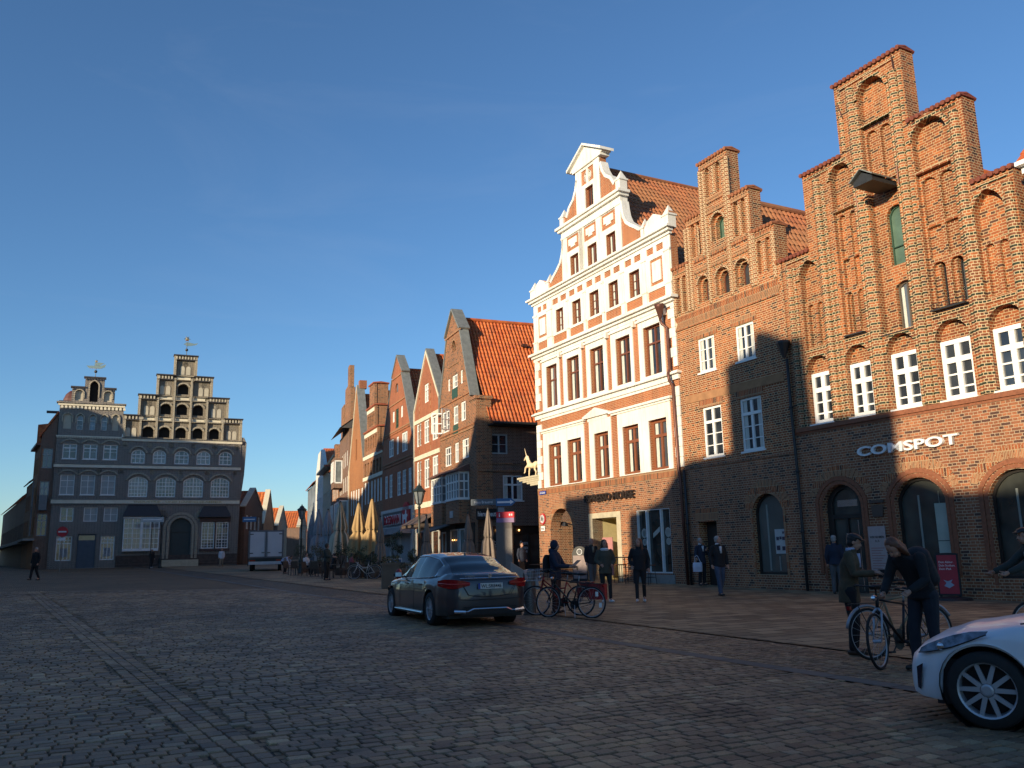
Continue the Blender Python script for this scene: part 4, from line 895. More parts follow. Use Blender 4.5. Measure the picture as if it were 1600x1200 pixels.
# ================================================================== LEFT: dark glazed brick merchant house and its neighbours
DF=Frame(-45.494,86,25)
def dark_house():
    B=Bld(DF,'dark_brick_house','wide dark glazed brick house with two stepped gables, cream bands and gilded weather vanes','building',-0.6)
    WL=[(0.0,1.30),(1.86,3.16),(3.72,5.04)]
    ops=[(a,b,10.85,12.40,0.0) for a,b in WL]+[(a,b,7.25,9.27,0.0) for a,b in WL]+[(0.22,1.43,4.57,5.99,0),(2.34,3.58,4.57,5.99,0),(4.17,5.45,4.57,5.99,0),(0.07,1.47,0.74,3.15,0),(4.04,5.34,0.72,3.13,0),(1.93,3.62,0.0,3.34,0)]
    W3=[(6.37,7.68),(8.46,9.73),(10.57,12.0),(12.77,14.17),(15.06,16.39)]; W2=[(6.28,8.12),(8.90,10.83),(11.58,13.58),(14.34,16.24)]
    ops+=[(a,b,10.53,12.0,0.42) for a,b in W3]+[(a,b,7.05,9.17,0.42) for a,b in W2]+[(10.55,12.55,0.72,4.87,1.0),(13.6,14.95,1.70,4.47,0),(15.07,16.35,1.70,4.47,0)]
    LN=[(1.10,1.66),(2.28,2.80),(3.36,3.88)]
    mb=MB(); mb.prism(rect(-0.6,17.32,-1.0,13.0),0.0,0.5,[opening(a,b,c,d,r) if r else rect(a,b,c,d) for a,b,c,d,r in ops]); B.put('wall',mb,BR_DARK)
    # relief arches, roundels and bands
    mb=MB(True)
    for a,b in WL:
        for z in (12.40,9.27): archring(mb,a-0.15,b+0.15,z,0.38,0.13,-0.14,0.0)
    for a,b in W3: archring(mb,a-0.10,b+0.10,11.6,0.62,0.16,-0.16,0.0)
    for a,b in W2: archring(mb,a-0.12,b+0.12,8.75,0.66,0.18,-0.16,0.0)
    archring(mb,10.45,12.65,3.75,1.15,0.22,-0.16,0.0,'seg',14,3.0); archring(mb,10.1,13.0,3.75,1.5,0.24,-0.08,0.0,'seg',14,3.0)
    B.put('arch_moulding',mb,BR_DARKREL)
    mb=MB(True)
    for x in (5.75,7.95+.1,10.2,12.4,14.6,16.85): mb.lathe([(0.30,0.0),(0.30,0.16),(0.2,0.16),(0.19,0.09),(0.1,0.09),(0.08,0.14),(0.0,0.14)],(x,0,12.45),12,'y')
    for x in (-0.25,1.58,3.44,5.5,8.5,11.2,13.95,16.75): mb.lathe([(0.28,0.0),(0.28,0.14),(0.18,0.14),(0.17,0.08),(0.0,0.10)],(x,0,9.62),12,'y')
    for x in (9.75,13.35): mb.lathe([(0.5,0.0),(0.5,0.12),(0.38,0.12),(0.37,0.06),(0.0,0.08)],(x,0,5.2),14,'y')
    B.put('roundel',mb,BR_DARKREL)
    mb=MB(True); mb.box(-0.68,17.36,-0.10,0.1,10.02,10.30); mb.box(-0.68,17.36,-0.10,0.1,6.38,6.74); mb.box(5.40,17.4,-0.12,0.1,12.84,13.10); mb.box(-0.68,5.42,-0.10,0.1,13.12,13.22)
    mb.box(-0.7,5.5,-0.16,0.1,16.30,16.52); B.put('cream_band',mb,CREAM)
    mb=MB()
    for i in range(17): x=-0.45+i*0.36; mb.prism(opening(x,x+0.24,15.98,16.28,0.1),-0.12,0.0)
    B.put('arcade_frieze',mb,CREAM)
    mb=MB()
    for i in range(40): x=-0.6+i*0.152; mb.box(x,x+0.08,-0.12,0.0,12.96,13.11)
    B.put('dentil_frieze',mb,CREAM)
    mb=MB(); mb.box(-0.75,17.5,-0.14,0.1,6.28,6.36); mb.box(-0.75,17.5,-0.14,0.1,6.76,6.83); mb.box(-0.7,17.45,-0.14,0.1,9.94,10.0); mb.box(-0.7,17.45,-0.14,0.1,10.32,10.38); mb.box(5.4,17.5,-0.2,0.1,13.11,13.18); mb.box(-0.85,5.6,-0.3,0.5,16.53,16.68); B.put('dark_cornice',mb,BR_DARK)
    # left gable
    hl=[opening(a,b,13.86,15.44,0.36,'point') for a,b in LN]
    ol=[(-0.55,13.0),(5.40,13.0),(5.40,16.30),(-0.55,16.30)]
    mb=MB(); mb.prism(ol,0.0,0.5,hl+[opening(-0.12,0.60,13.92,15.46,0.36,'point'),opening(4.40,4.98,13.86,15.5,0.36,'point')],back=False)
    mb.prism([(0.45,16.68),(4.45,16.68),(4.45,18.2),(3.42,18.2),(3.42,19.28),(1.60,19.28),(1.60,18.2),(0.45,18.2)],0.0,0.5,[opening(0.78,1.50,16.85,17.95,0.36),opening(2.10,2.86,16.78,18.95,0.5,'point'),opening(3.46,4.18,16.85,17.95,0.36)],back=True)
    B.put('left_gable',mb,BR_DARK)
    mb=MB(True); mb.prism(opening(-0.12,0.60,13.92,15.46,0.36,'point'),0.12,0.3); mb.prism(opening(4.40,4.98,13.86,15.5,0.36,'point'),0.12,0.3)
    mb.prism(opening(0.78,1.50,16.85,17.95,0.36),0.16,0.3); mb.prism(opening(3.46,4.18,16.85,17.95,0.36),0.16,0.3); B.put('blind_niche',mb,NICHE)
    mb=MB(True)
    for a,b,z,k in [(-0.12,0.60,15.10,'point'),(4.40,4.98,15.14,'point')]+[(a,b,15.08,'point') for a,b in LN]: archring(mb,a-0.03,b+0.03,z,0.38,0.12,-0.10,0.0,k,10,0.5)
    archring(mb,2.08,2.88,18.45,0.52,0.12,-0.1,0,'point',10,1.2); archring(mb,0.75,1.53,17.6,0.36,0.10,-0.1,0,'seg',10,0.5); archring(mb,3.43,4.21,17.6,0.36,0.10,-0.1,0,'seg',10,0.5)
    B.put('lancet_moulding',mb,BR_DARKREL)
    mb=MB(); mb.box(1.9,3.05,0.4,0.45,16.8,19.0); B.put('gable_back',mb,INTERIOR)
    # right stepped gable: dark back wall with window openings, pale relief in front
    steps=[(5.42,15.6),(6.74,17.85),(8.42,20.1),(10.05,22.35),(12.42,22.35),(14.12,20.1),(15.86,17.85),(17.36,15.6)]
    out=[(5.42,13.18),(17.36,13.18),(17.36,15.6),(15.86,15.6),(15.86,17.85),(14.12,17.85),(14.12,20.1),(12.42,20.1),(12.42,22.35),(10.05,22.35),(10.05,20.1),(8.42,20.1),(8.42,17.85),(6.74,17.85),(6.74,15.6),(5.42,15.6)]
    A1=[(7.34,8.39),(8.93,9.99),(10.57,11.62),(12.29,13.31),(13.98,15.01)]; A2=[(8.97,10.0),(10.55,11.63),(12.20,13.26)]; A3=[(10.58,11.66)]
    ho=[opening(a,b,13.36,14.45,0.32) for a,b in A1]+[opening(a,b,15.85,16.98,0.32) for a,b in A2]+[opening(a,b,18.10,19.20,0.32) for a,b in A3]
    mb=MB(); mb.prism(out,0.30,0.75,ho,back=True); B.put('right_gable',mb,brick('grey_gable_brick',(0.085,0.075,0.06),(0.18,0.155,0.12),(0.38,0.33,0.26),0.26,0.10,0.014))
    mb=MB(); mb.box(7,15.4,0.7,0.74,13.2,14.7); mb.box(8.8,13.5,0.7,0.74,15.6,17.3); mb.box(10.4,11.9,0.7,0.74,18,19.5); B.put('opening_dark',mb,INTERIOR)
    mb=MB()   # relief: piers, horizontal panel frames
    px_=[5.42,7.06,8.66,10.28,11.95,13.62,15.28,17.36-0.26]
    def pier(x,z0,z1,w=0.26): mb.box(x,x+w,0.0,0.31,z0,z1)
    tiers=[(13.18,15.6,5.42,17.36),(15.6,17.85,6.74,15.86),(17.85,20.1,8.42,14.12),(20.1,22.35,10.05,12.42)]
    for (z0,z1,a,b) in tiers:
        mb.cut(); mb.box(a,a+0.24,0.0,0.31,z0,z1); mb.cut(); mb.box(b-0.24,b,0.0,0.31,z0,z1)
    for x in (6.98,8.55,10.15,11.86,13.52,15.22): mb.cut(); pier(x,13.18,15.2,0.20)
    for x in (8.55,10.15,11.86,13.52): mb.cut(); pier(x,15.2,17.6,0.20)
    for x in (10.15,11.86): mb.cut(); pier(x,17.6,19.8,0.20)
    for z,a,b in ((15.12,5.42,17.36),(17.42,6.74,15.86),(19.66,8.42,14.12)):
        mb.cut(); mb.box(a,b,0.03,0.30,z-0.06,z+0.02); mb.cut(); mb.box(a,b,0.03,0.30,z+0.38,z+0.45)
    B.put('relief_pier',mb,BR_DARKREL)
    mb=MB(True)
    for A,z in ((A1,14.13),(A2,16.66),(A3,18.88)):
        for a,b in A: archring(mb,a-0.02,b+0.02,z,0.34,0.16,0.10,0.31,'seg',8,0.0)
    B.put('arch_hood',mb,BR_DARKREL)
    mb=MB(True)
    for x0,x1,z in ((7.25,8.45,15.18),(8.85,10.05,15.18),(10.45,11.75,15.18),(12.15,13.42,15.18),(13.85,15.1,15.18),(8.8,10.08,17.48),(10.42,11.78,17.48),(12.1,13.4,17.48),(10.4,11.8,19.72)): mb.box(x0,x1,0.24,0.31,z,z+0.28)
    B.put('cream_panel',mb,CREAM)
    mb=MB(True)
    for x,z in ((7.08,15.32),(8.65,15.32),(10.25,15.32),(11.96,15.32),(13.62,15.32),(15.32,15.32),(10.25,17.62),(11.96,17.62)): mb.lathe([(0.26,0.0),(0.26,0.12),(0.16,0.12),(0.0,0.14)],(x,0.05,z),12,'y')
    for x,z in ((6.20,14.6),(16.3,14.6),(7.85,16.9),(14.6,16.9),(9.3,19.2),(13.2,19.2),(11.24,21.45)):
        mb.lathe([(0.30,0.0),(0.30,0.16),(0.19,0.16),(0.18,0.05),(0.0,0.06)],(x,0.30,z),12,'y')
    B.put('roundel',mb,plain('pale_roundel',(0.40,0.36,0.29),0.8))
    mb=MB(True)
    for x,z in ((6.20,13.35),(16.3,13.35),(7.85,15.72),(14.6,15.72),(9.3,18.0),(13.2,18.0),(11.24,20.25)):
        for s in (-1,1): mb.prism(opening(x+s*0.30-0.22,x+s*0.30+0.22,z,z+0.95,0.22),0.26,0.31)
    B.put('twin_niche',mb,NICHE)
    mb=MB()   # chequered dentils on the steps
    for a,b,z in ((5.42,7.06,15.6),(15.5,17.36,15.6),(6.74,8.66,17.85),(13.7,15.86,17.85),(8.42,10.28,20.1),(12.2,14.12,20.1),(10.05,12.42,22.35)):
        mb.cut(); n=int((b-a-0.2)/0.30)
        for i in range(n): x=a+0.15+(b-a-0.3)*i/n; mb.box(x,x+0.16,-0.03,0.1,z-0.42,z-0.14)
    B.put('dentil_frieze',mb,NICHE)
    mb=MB()
    for a,b,z in ((5.42,7.06,15.6),(15.5,17.36,15.6),(6.74,8.66,17.85),(13.7,15.86,17.85),(8.42,10.28,20.1),(12.2,14.12,20.1),(10.05,12.42,22.35)):
        mb.cut(); mb.box(a-0.08,b+0.08,-0.16,0.85,z-0.06,z+0.05)
        for k in (0,): mb.box(a,b,0.0,0.32,z-0.52,z-0.44); mb.box(a,b,0.02,0.3,z-0.12,z-0.06)
    for a,b,z in ((-0.6,0.45,16.68),(0.35,1.6,18.24),(3.42,4.55,18.24),(1.5,3.5,19.32)): mb.cut(); mb.box(a-0.04,b+0.04,-0.12,0.6,z-0.04,z+0.10)
    for a,b,z in ((0.45,1.6,18.2),(3.42,4.45,18.2),(1.6,3.42,19.28)):
        mb.cut(); n=int((b-a)/0.24)
        for i in range(n): x=a+0.08+(b-a)*i/n; mb.box(x,x+0.12,-0.08,0.0,z-0.26,z-0.06)
    B.put('coping',mb,plain('dark_coping',(0.05,0.045,0.05),0.6,var=0.2))
    # windows
    DG=glass('dark_house_glass',(0.05,0.06,0.07),0.08,0.2)
    BLD=plain('white_blind',(0.36,0.38,0.37),0.6,var=0.12,scale=1.5)
    for a,b in WL: win(B,a,b,10.85,12.40,0.12,2,(0.5,),0.72,fw_=0.10,mull=0.10,gmat=DG,sill=0.06)
    for i,(a,b) in enumerate(WL): win(B,a,b,7.25,9.27,0.12,2,(0.4,),0.70,fw_=0.08,mull=0.06,gmat=BLD,sill=0.06)
    win(B,0.22,1.43,4.57,5.99,0.12,2,(0.4,),None,gmat=DG,fw_=0.10,mull=0.10)
    for a,b in ((2.34,3.58),(4.17,5.45)): win(B,a,b,4.57,5.99,0.12,2,(0.5,),None,gmat=plain('white_blind',(0.42,0.46,0.47)),fw_=0.08,mull=0.06)
    for a,b in W3: win(B,a,b,10.53,12.0,0.12,3,(0.38,),0.62,gmat=glass('pale_window_glass',(0.10,0.12,0.13),0.1,0.25),rise=0.42,fw_=0.10,mw=0.06,mull=0.08)
    for a,b in W2: win(B,a,b,7.05,9.17,0.12,6,(0.18,0.36,0.72),0.54,gmat=glass('pale_window_glass'),rise=0.42,fw_=0.10,mw=0.05,mull=0.09)
    for a,b in LN: win(B,a,b,13.86,15.40,0.2,1,(0.3,),0.62,gmat=glass('blue_window_glass',(0.10,0.14,0.19),0.1,0.25),rise=0.36,kind='point',fw_=0.05,mw=0.03)
    for a,b in ((0.07,1.47),(4.04,5.34)):
        f=win(B,a,b,0.74,3.14,0.12,4,(0.84,),0.70,gmat=DG,fw_=0.10,mw=0.05,mull=0.08)
        g=MB(); g.box((a+b)/2-0.35,(a+b)/2+0.35,0.15,0.17,1.1,1.95); B.put('poster',g,plain('poster_grey',(0.22,0.24,0.26),0.6,var=0.5,scale=5),f)
    mb=MB(); mb.prism(rect(1.95,3.60,0.0,3.30),0.14,0.22,[rect(2.05,3.5,2.72,3.2)])
    for x in (2.1,2.82):
        for z in (0.3,1.15,1.95): mb.box(x,x+0.62,0.12,0.14,z,z+0.62)
    f=B.put('blue_door',mb,plain('blue_door_paint',(0.06,0.085,0.12),0.5)); g=MB(); g.box(2.0,3.55,0.19,0.21,2.7,3.25); B.put('pane',g,DG,f)
    mb=MB(); mb.prism(opening(10.56,12.54,0.72,4.86,1.0),0.3,0.4)
    for x in (10.7,11.65):
        for z in (1.0,2.2): mb.box(x,x+0.75,0.27,0.3,z,z+1.0)
    mb.box(10.56,12.54,0.2,0.3,3.45,3.6); B.put('portal_door',mb,plain('teal_door_paint',(0.025,0.04,0.042),0.5))
    mb=MB(); mb.box(9.6,13.4,-0.5,0.2,-0.4,0.60); B.put('portal_steps',mb,STONE)
    # oriel with hood roof left, window with hood right
    mb=MB()
    mb.box(6.05,9.45,-0.55,0.0,1.55,1.74); mb.box(6.0,9.5,-0.6,0.0,4.85,5.02)
    cw=(9.42-6.10)/4
    for i in range(5):
        x=6.08+cw*i; w=0.10 if i!=2 else 0.18; mb.box(x-(w/2 if i==2 else 0.03),x+w-0.03,-0.5,-0.38,1.74,4.87)
    for z in (1.74,2.78,3.82,4.80): mb.box(6.05,9.45,-0.5,-0.40,z,z+0.07)
    for i in range(4):
        for j in range(3):
            x=6.13+cw*i; z=1.81+1.04*j; mb.box(x+cw/2-0.06,x+cw/2-0.02,-0.475,-0.42,z,z+0.97); mb.box(x,x+cw-0.05,-0.475,-0.42,z+0.46,z+0.50)
    o=B.put('oriel_window',mb,WHITE); g=MB(); g.box(6.1,9.4,-0.41,0.0,1.74,4.85); B.put('pane',g,DG,o)
    for (a,b,z0,z1,y) in ((5.92,9.6,5.02,6.28,-0.75),(13.2,16.5,4.95,6.12,-0.55)):
        mb=MB(); mb.add([(a,y,z0),(b,y,z0),(b,0,z0),(a,0,z0),(a+0.5,0,z1),(b-0.5,0,z1),(a,y,z0+0.06),(b,y,z0+0.06)],[(0,1,7,6),(6,7,5,4),(0,3,2,1),(6,4,3,0),(7,1,2,5)]); B.put('hood_roof',mb,plain('slate_hood',(0.045,0.042,0.045),0.7,var=0.3,scale=12))
    mb=MB(); mb.box(13.45,16.5,-0.2,0.1,1.45,1.68); mb.box(14.95,15.07,-0.1,0.1,1.7,4.47); mb.box(13.4,16.5,-0.15,0.1,4.5,4.9); B.put('window_surround',mb,plain('brown_surround',(0.10,0.055,0.045),0.7,var=0.3,scale=5))
    for a,b in ((13.62,14.93),(15.09,16.33)): win(B,a,b,1.70,4.45,0.05,4,(0.11,0.22,0.445,0.555,0.78,0.89),0.335,gmat=DG,fw_=0.09,mw=0.035,mull=0.08); 
    mb=MB(True)
    for a,b in ((6.2,7.2),(8.0,9.0)): mb.prism(opening(a,b,0.05,0.85,0.25),0.04,0.06)
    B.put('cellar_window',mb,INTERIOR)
    mb=MB()
    for i in range(4): mb.box(5.5,17.3,-0.06-0.0,0.0,0.0+i*0.28,0.27+i*0.28)
    B.put('stone_plinth',mb,plain('brown_plinth',(0.08,0.06,0.05),0.8,var=0.3,scale=3))
    lettering('frieze_lettering','INDUSTRIE - UND HANDELSKAMMER',(6.95+0.6,-0.11,6.46),0,8.6,0.2,plain('gold_letters',(0.45,0.32,0.10),0.5),0.01,0.004,B.root)
    # roofs and sides
    gabled_body(B,5.6,17.2,0.76,14,-1,13.0,11.3,20.6,BR_DARK,TILE)
    gabled_body(B,-0.3,5.4,0.51,14,-1,15.5,2.5,18.0,BR_DARK,TILE)
    mb=MB(); mb.prism([(17.3,-1),(17.42,6.5),(17.75,9.5),(17.9,13.0),(17.6,13.6),(17.3,13.6)],0.05,12,back=True); B.put('bulging_side_wall',mb,BR_DARK)
    mb=MB()
    mb.add([( -0.6,0.5,16.6),(0.4,0.5,16.6),(0.4,3,16.6),(-0.6,3,16.6)],[(0,1,2,3)]); mb.lathe([(0.9,0.0),(0.85,0.5),(0.65,1.0),(0.3,1.35),(0.0,1.45)],(0.5,1.4,16.68),12); B.put('dormer_dome',mb,plain('dome_red',(0.10,0.035,0.03),0.6))
dark_house()
def vane(u,z0,label,kind):
    GOLD=plain('gilding',(0.85,0.70,0.45),0.28,metal=0.95,var=0.1)
    e=empty('weather_vane',DF.at(u,0.2,z0),DF.a,label,'weather vane',)
    m=MB(); m.tube([(0,0,-0.1),(0,0,1.5)],0.035,6); m.sphere((0,0,0.62),0.16); m.build('pole',DARKMETAL,e)
    m=MB()
    if kind==0:   # pennant
        m.prism([(-0.1,1.05),(0.4,1.1),(0.95,1.25),(1.15,1.45),(0.7,1.38),(0.35,1.45),(-0.1,1.5)],-0.02,0.02,back=True); m.prism([(-0.35,1.25),(-0.12,1.15),(-0.12,1.4)],-0.02,0.02,back=True); m.sphere((0,0,1.85),0.22,8,6)
        for k in range(6): a=k*math.pi/3; m.tube([(0,0,1.85),(0.32*math.cos(a),0,1.85+0.32*math.sin(a))],0.035,4)
    else:         # little ship
        m.prism([(-0.65,0.95),(0.45,0.95),(0.85,1.15),(0.9,1.45),(0.55,1.3),(0.1,1.25),(-0.3,1.22),(-0.9,1.2)],-0.04,0.04,back=True)
        m.prism([(-0.15,1.25),(0.35,1.3),(0.75,1.55),(0.3,1.6),(-0.15,1.55)],-0.03,0.03,back=True); m.sphere((0,0,1.72),0.14,8,6)
    m.build('figure',GOLD,e)
vane(11.25,22.4,'gilded pennant weather vane on the tallest step of the dark brick gable',0)
vane(2.5,19.4,'gilded ship weather vane on the lower left dark brick gable',1)
# corner block left of the dark house
def left_corner():
    B=Bld(DF,'brown_corner_house','shaded brown brick corner house left of the dark brick house, its upper side sunlit','building',-1.95)
    o=[(-1.95,-1),(-0.62,-1),(-0.62,15.4),(-1.95,13.2)]
    W=[(-1.85,-0.85,9.9,11.9),(-1.80,-0.95,6.6,8.6),(-1.8,-0.9,3.2,5.4)]
    mb=MB(); mb.prism(o,0.25,6,[rect(*w) for w in W]); B.put('wall',mb,BR_BROWN)
    for w in W: win(B,*w,0.33,2,(0.4,),0.68,fmat=plain('dull_white',(0.35,0.36,0.36),0.6),fw_=0.10,mull=0.10)
    mb=MB(); mb.box(-1.7,-1.0,-0.25,0.25,5.7,7.2); B.put('display_box',mb,plain('grey_box',(0.16,0.17,0.18),0.5))
    mb=MB(); mb.prism([(-2.1,13.0),(-0.62,15.5),(-0.62,15.75),(-2.2,13.2)],0.05,3.5,back=True); mb.prism([(-2.6,12.6),(-1.4,12.8),(-1.4,14.9),(-2.6,14.7)],3.5,5.5,back=True); B.put('roof',mb,TILE)
    mb=MB(); mb.box(-1.7,-0.62,0.1,0.6,15.5,15.7); B.put('eaves_board',mb,DARKMETAL)
    C=Side(B,LF)
    W=[(-6.2+i*1.55,-5.3+i*1.55,z,z+1.7) for i in range(4) for z in (3.4,6.4,9.4)]
    mb=MB(); mb.prism(rect(-6.6,-0.3,-1,12.2),0.0,0.3,[rect(*w) for w in W]); C.put('side_wall',mb,BR_ORANGE)
    for w in W: win(C,*w,0.08,1,(),0.7,fw_=0.12,mull=0.1)
    mb=MB(); mb.box(-6.8,0.1,-0.9,0.1,2.75,2.95); C.put('canopy',mb,GREYSTONE)
    mb=MB(); mb.box(-6.9,-0.3,-0.4,0.2,12.2,12.4); C.put('eaves',mb,COPPER)
    mb=MB(); mb.box(-1.2,-0.3,-0.35,-0.25,3.2,8.6); C.put('tall_banner',mb,plain('banner_grey',(0.10,0.10,0.11),0.6,var=0.9,scale=1.2))
p=DF.at(-1.95); LF=Frame(p.x,p.y,-56.8)
left_corner()
def left_row():
    for i,(u0,u1,h,lab) in enumerate(((-14.2,-6.7,9.0,'low grey shop house with dark canopy at the left edge'),(-60,-14.3,8.0,'far low house with a small spire at the left edge'))):
        B=Bld(LF,'shop_house',lab,'building',u0)
        W=[(u0+0.5+k*1.25,u0+1.35+k*1.25,z,z+1.7) for k in range(int((u1-u0-0.6)/1.25)) for z in ((3.3,) if i else (3.3,6.0))]
        mb=MB(); mb.prism(rect(u0,u1,-1,h),0,3,[rect(*w) for w in W]); B.put('wall',mb,BR_BROWN if i else BR_OLD)
        for w in W: win(B,*w,0.08,2,(),0.7,fw_=0.10,mull=0.08)
        mb=MB(); mb.box(u0,u1,-0.9,0.1,2.6,2.9); B.put('canopy',mb,GREYSTONE)
        mb=MB(); tile_roof(mb,(u0-0.2,-0.3,h),(u1-u0+0.3,0,0),(0,4,3.6),26,12); B.put('roof',mb,TILE)
        if i: mb=MB(); mb.lathe([(0.9,0),(0.9,1.2),(0.3,2.0),(0.25,2.6),(0.5,2.9),(0.1,3.6),(0.03,5.0)],(-20,3,h+2.4),8); B.put('spire',mb,DARKMETAL)
left_row()
# ================================================================== MIDDLE: the row beyond the side street
GF=Frame(-2.15,50,-68)
def slopecap(mb,P,w=0.30,y0=-0.06,y1=0.55):
    """coping slab that follows a gable slope"""
    for a,b in zip(P,P[1:]):
        a=Vector((a[0],0,a[1])); b=Vector((b[0],0,b[1])); d=(b-a).normalized(); n=Vector((-d.z,0,d.x))
        if n.z<0: n=-n
        q=[a-n*0.02,b-n*0.02,b+n*0.10,a+n*0.10]
        mb.add([(p.x,y,p.z) for y in (y0,y1) for p in q],[(0,1,2,3),(4,7,6,5),(0,4,5,1),(1,5,6,2),(2,6,7,3),(3,7,4,0)])
def corner_house():
    B=Bld(GF,'corner_brick_house','old brick corner house with curved gable, huge orange tiled roof and white bay windows','building',-7.25,'gabled houses beyond the side street')
    W=[(-5.50,-4.98,11.6,12.42),(-4.58,-3.42,11.6,12.46),(-2.90,-2.42,11.62,12.5),(-4.40,-3.39,9.25,10.42),(-2.89,-1.92,9.25,10.46),(-6.22,-4.85,6.75,8.0),(-4.18,-3.35,6.8,8.06),(-2.72,-1.42,6.9,8.1),(-6.7,-5.1,9.0,10.4)]
    o=[(-7.25,-0.8),(0,-0.8),(0,10.3),(-1.05,10.3),(-1.05,10.6),(-3.05,15.2),(-2.88,15.25),(-4.28,16.75),(-5.68,15.3),(-5.52,15.2),(-7.25,10.8)]
    mb=MB(); mb.prism(o,0.0,0.6,[rect(*w) for w in W]+[opening(-4.42,-3.70,14.0,14.72,0.36),rect(-6.4,-1.0,0.2,2.9)],back=True); B.put('wall',mb,BR_OLD)
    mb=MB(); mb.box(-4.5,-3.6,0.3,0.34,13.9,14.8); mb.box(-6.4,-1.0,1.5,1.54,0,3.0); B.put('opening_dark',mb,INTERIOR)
    mb=MB()
    for a,b in ((-7.2,-0.1),):
        for z in (8.55,8.75,10.75): mb.cut(); mb.box(a,b if z<10 else -1.2,-0.06,0.02,z,z+0.07)
    mb.cut(); mb.box(-5.9,-2.7,-0.07,0.02,15.12,15.22); mb.cut(); mb.box(-5.3,-3.1,-0.05,0.02,13.1,13.16); mb.cut(); archring(mb,-4.42,-3.70,14.36,0.36,0.14,-0.05,0.02)
    B.put('brick_course',mb,TRIMB)
    mb=MB(); mb.cut(); slopecap(mb,[(-0.95,10.55),(-2.92,15.22)]); mb.cut(); slopecap(mb,[(-2.75,15.2),(-4.28,16.82),(-5.82,15.25)],y0=-0.14,y1=0.62); mb.cut(); slopecap(mb,[(-5.6,15.2),(-7.3,10.8)])
    B.put('gable_coping',mb,ZINC)
    mb=MB(); mb.box(-1.05,0.02,-0.02,0.95,8.6,10.22); mb.box(-1.15,0.12,-0.08,1.0,10.22,10.42); B.put('shoulder_stack',mb,BR_OLD)
    for i,w in enumerate(W[:5]): 
        win(B,*w,0.06,1 if (w[1]-w[0])<0.7 else 3,(0.5,),None,fw_=0.10,mw=0.06)
    for w in W[5:8]: win(B,*w,0.06,3,(),0.62,fw_=0.09,mw=0.06)
    f=win(B,*W[8],0.06,2,(0.33,0.66),None,fw_=0.10,mw=0.05)
    # the open casements
    mb=MB()
    for (x,ang) in ((-6.7,-2.0),(-5.1,-1.1)):
        mb.cut(); dx=0.75*math.cos(ang); dy=0.75*math.sin(ang)
        for (t0,t1,z0,z1) in ((0,0.08,9.0,10.4),(0.92,1,9.0,10.4),(0,1,9.0,9.08),(0,1,10.32,10.4),(0.45,0.52,9.0,10.4),(0,1,9.66,9.72)):
            mb.add([(x+dx*t,dy*t+o_,z) for o_ in (0,0.04) for t,z in ((t0,z0),(t1,z0),(t1,z1),(t0,z1))],[(0,1,2,3),(4,7,6,5),(0,4,5,1),(3,2,6,7),(0,3,7,4),(1,5,6,2)])
    B.put('open_casement',mb,WHITE,f)
    mb=MB(True); mb.box(-4.58,-3.42,-0.02,0.1,10.95,11.58); mb.box(-4.38,-3.40,-0.02,0.1,8.60,9.22); B.put('green_shutter',mb,GREENW)
    # bay windows
    for (u0,u1,d) in ((-7.3,-5.0,0.62),(-4.0,-1.45,0.66)):
        mb=MB(); mb.box(u0,u1,-d,0,3.0,4.42); bb=B.put('bay_base',mb,BR_OLD)
        mb=MB(); mb.box(u0-0.05,u1+0.05,-d-0.06,0,4.36,4.50)
        g=MB(); g.box(u0+0.05,u1-0.05,-d+0.05,0,4.5,6.0)
        mb.box(u0,u1,-d,0,5.92,6.05)
        n=5 if u1>-2 else 4
        for i in range(n+1):
            x=u0+(u1-u0-0.08)*i/n; mb.box(x,x+0.08,-d,-d+0.06,4.5,5.95)
        for z in (4.95,5.42): mb.box(u0,u1,-d+0.01,-d+0.06,z,z+(0.09 if z>5.2 else 0.04)); 
        for y in (-d,-d*0.52,-0.07): mb.box(u1-0.07,u1,y,y+0.07,4.5,5.95)
        mb.box(u1-0.06,u1-0.005,-d,0,5.42,5.51); mb.box(u1-0.06,u1-0.005,-d,0,4.93,4.97)
        f=B.put('bay_window',mb,WHITE); B.put('pane',g,glass('pale_window_glass'),f)
        mb=MB(); mb.add([(u0-0.15,-d-0.2,6.05),(u1+0.15,-d-0.2,6.05),(u1+0.1,0,6.5),(u0-0.1,0,6.5),(u0-0.15,-d-0.2,6.12),(u1+0.15,-d-0.2,6.12),(u1+0.15,0,6.05),(u0-0.15,0,6.05)],[(0,1,5,4),(4,5,2,3),(0,7,6,1),(1,6,2,5),(0,4,3,7)]); B.put('bay_roof',mb,plain('brown_tiles',(0.13,0.06,0.045),0.7,var=0.3,scale=10))
    # side wall
    SF=Frame(-2.15,50,22); S=Side(B,SF)
    SW=[(0.86,1.95,6.95,8.15),(1.60,2.85,4.22,5.72)]
    mb=MB(); mb.prism(rect(0.0,14,-0.8,8.9),0.0,0.5,[rect(*w) for w in SW]+[rect(0.6,4.8,0.1,2.75)]); S.put('side_wall',mb,BR_BROWN)
    mb=MB(); mb.box(-0.03,0.95,-0.03,0.3,3.2,8.9); mb.box(0.3,1.3,-0.08,0.0,3.2,3.32); mb.box(0.05,5,-0.10,0.02,5.90,6.0); mb.box(0.05,5,-0.06,0.02,6.35,6.43); S.put('brick_pilaster',mb,BR_OLD)
    win(S,*SW[0],0.06,2,(0.48,),None,fw_=0.09,mull=0.09,fmat=plain('dull_white',(0.35,0.36,0.36)))
    win(S,*SW[1],0.06,2,(),0.62,fw_=0.10,mull=0.10,sill=0.08)
    mb=MB(); mb.prism(rect(0.6,4.8,0.1,2.75),0.2,0.28,[rect(0.7,1.9,0.5,2.3),rect(2.0,3.2,0.5,2.3),rect(3.3,4.7,0.5,2.3)]); f=S.put('shop_front',mb,plain('shop_frame_dark',(0.025,0.022,0.02)))
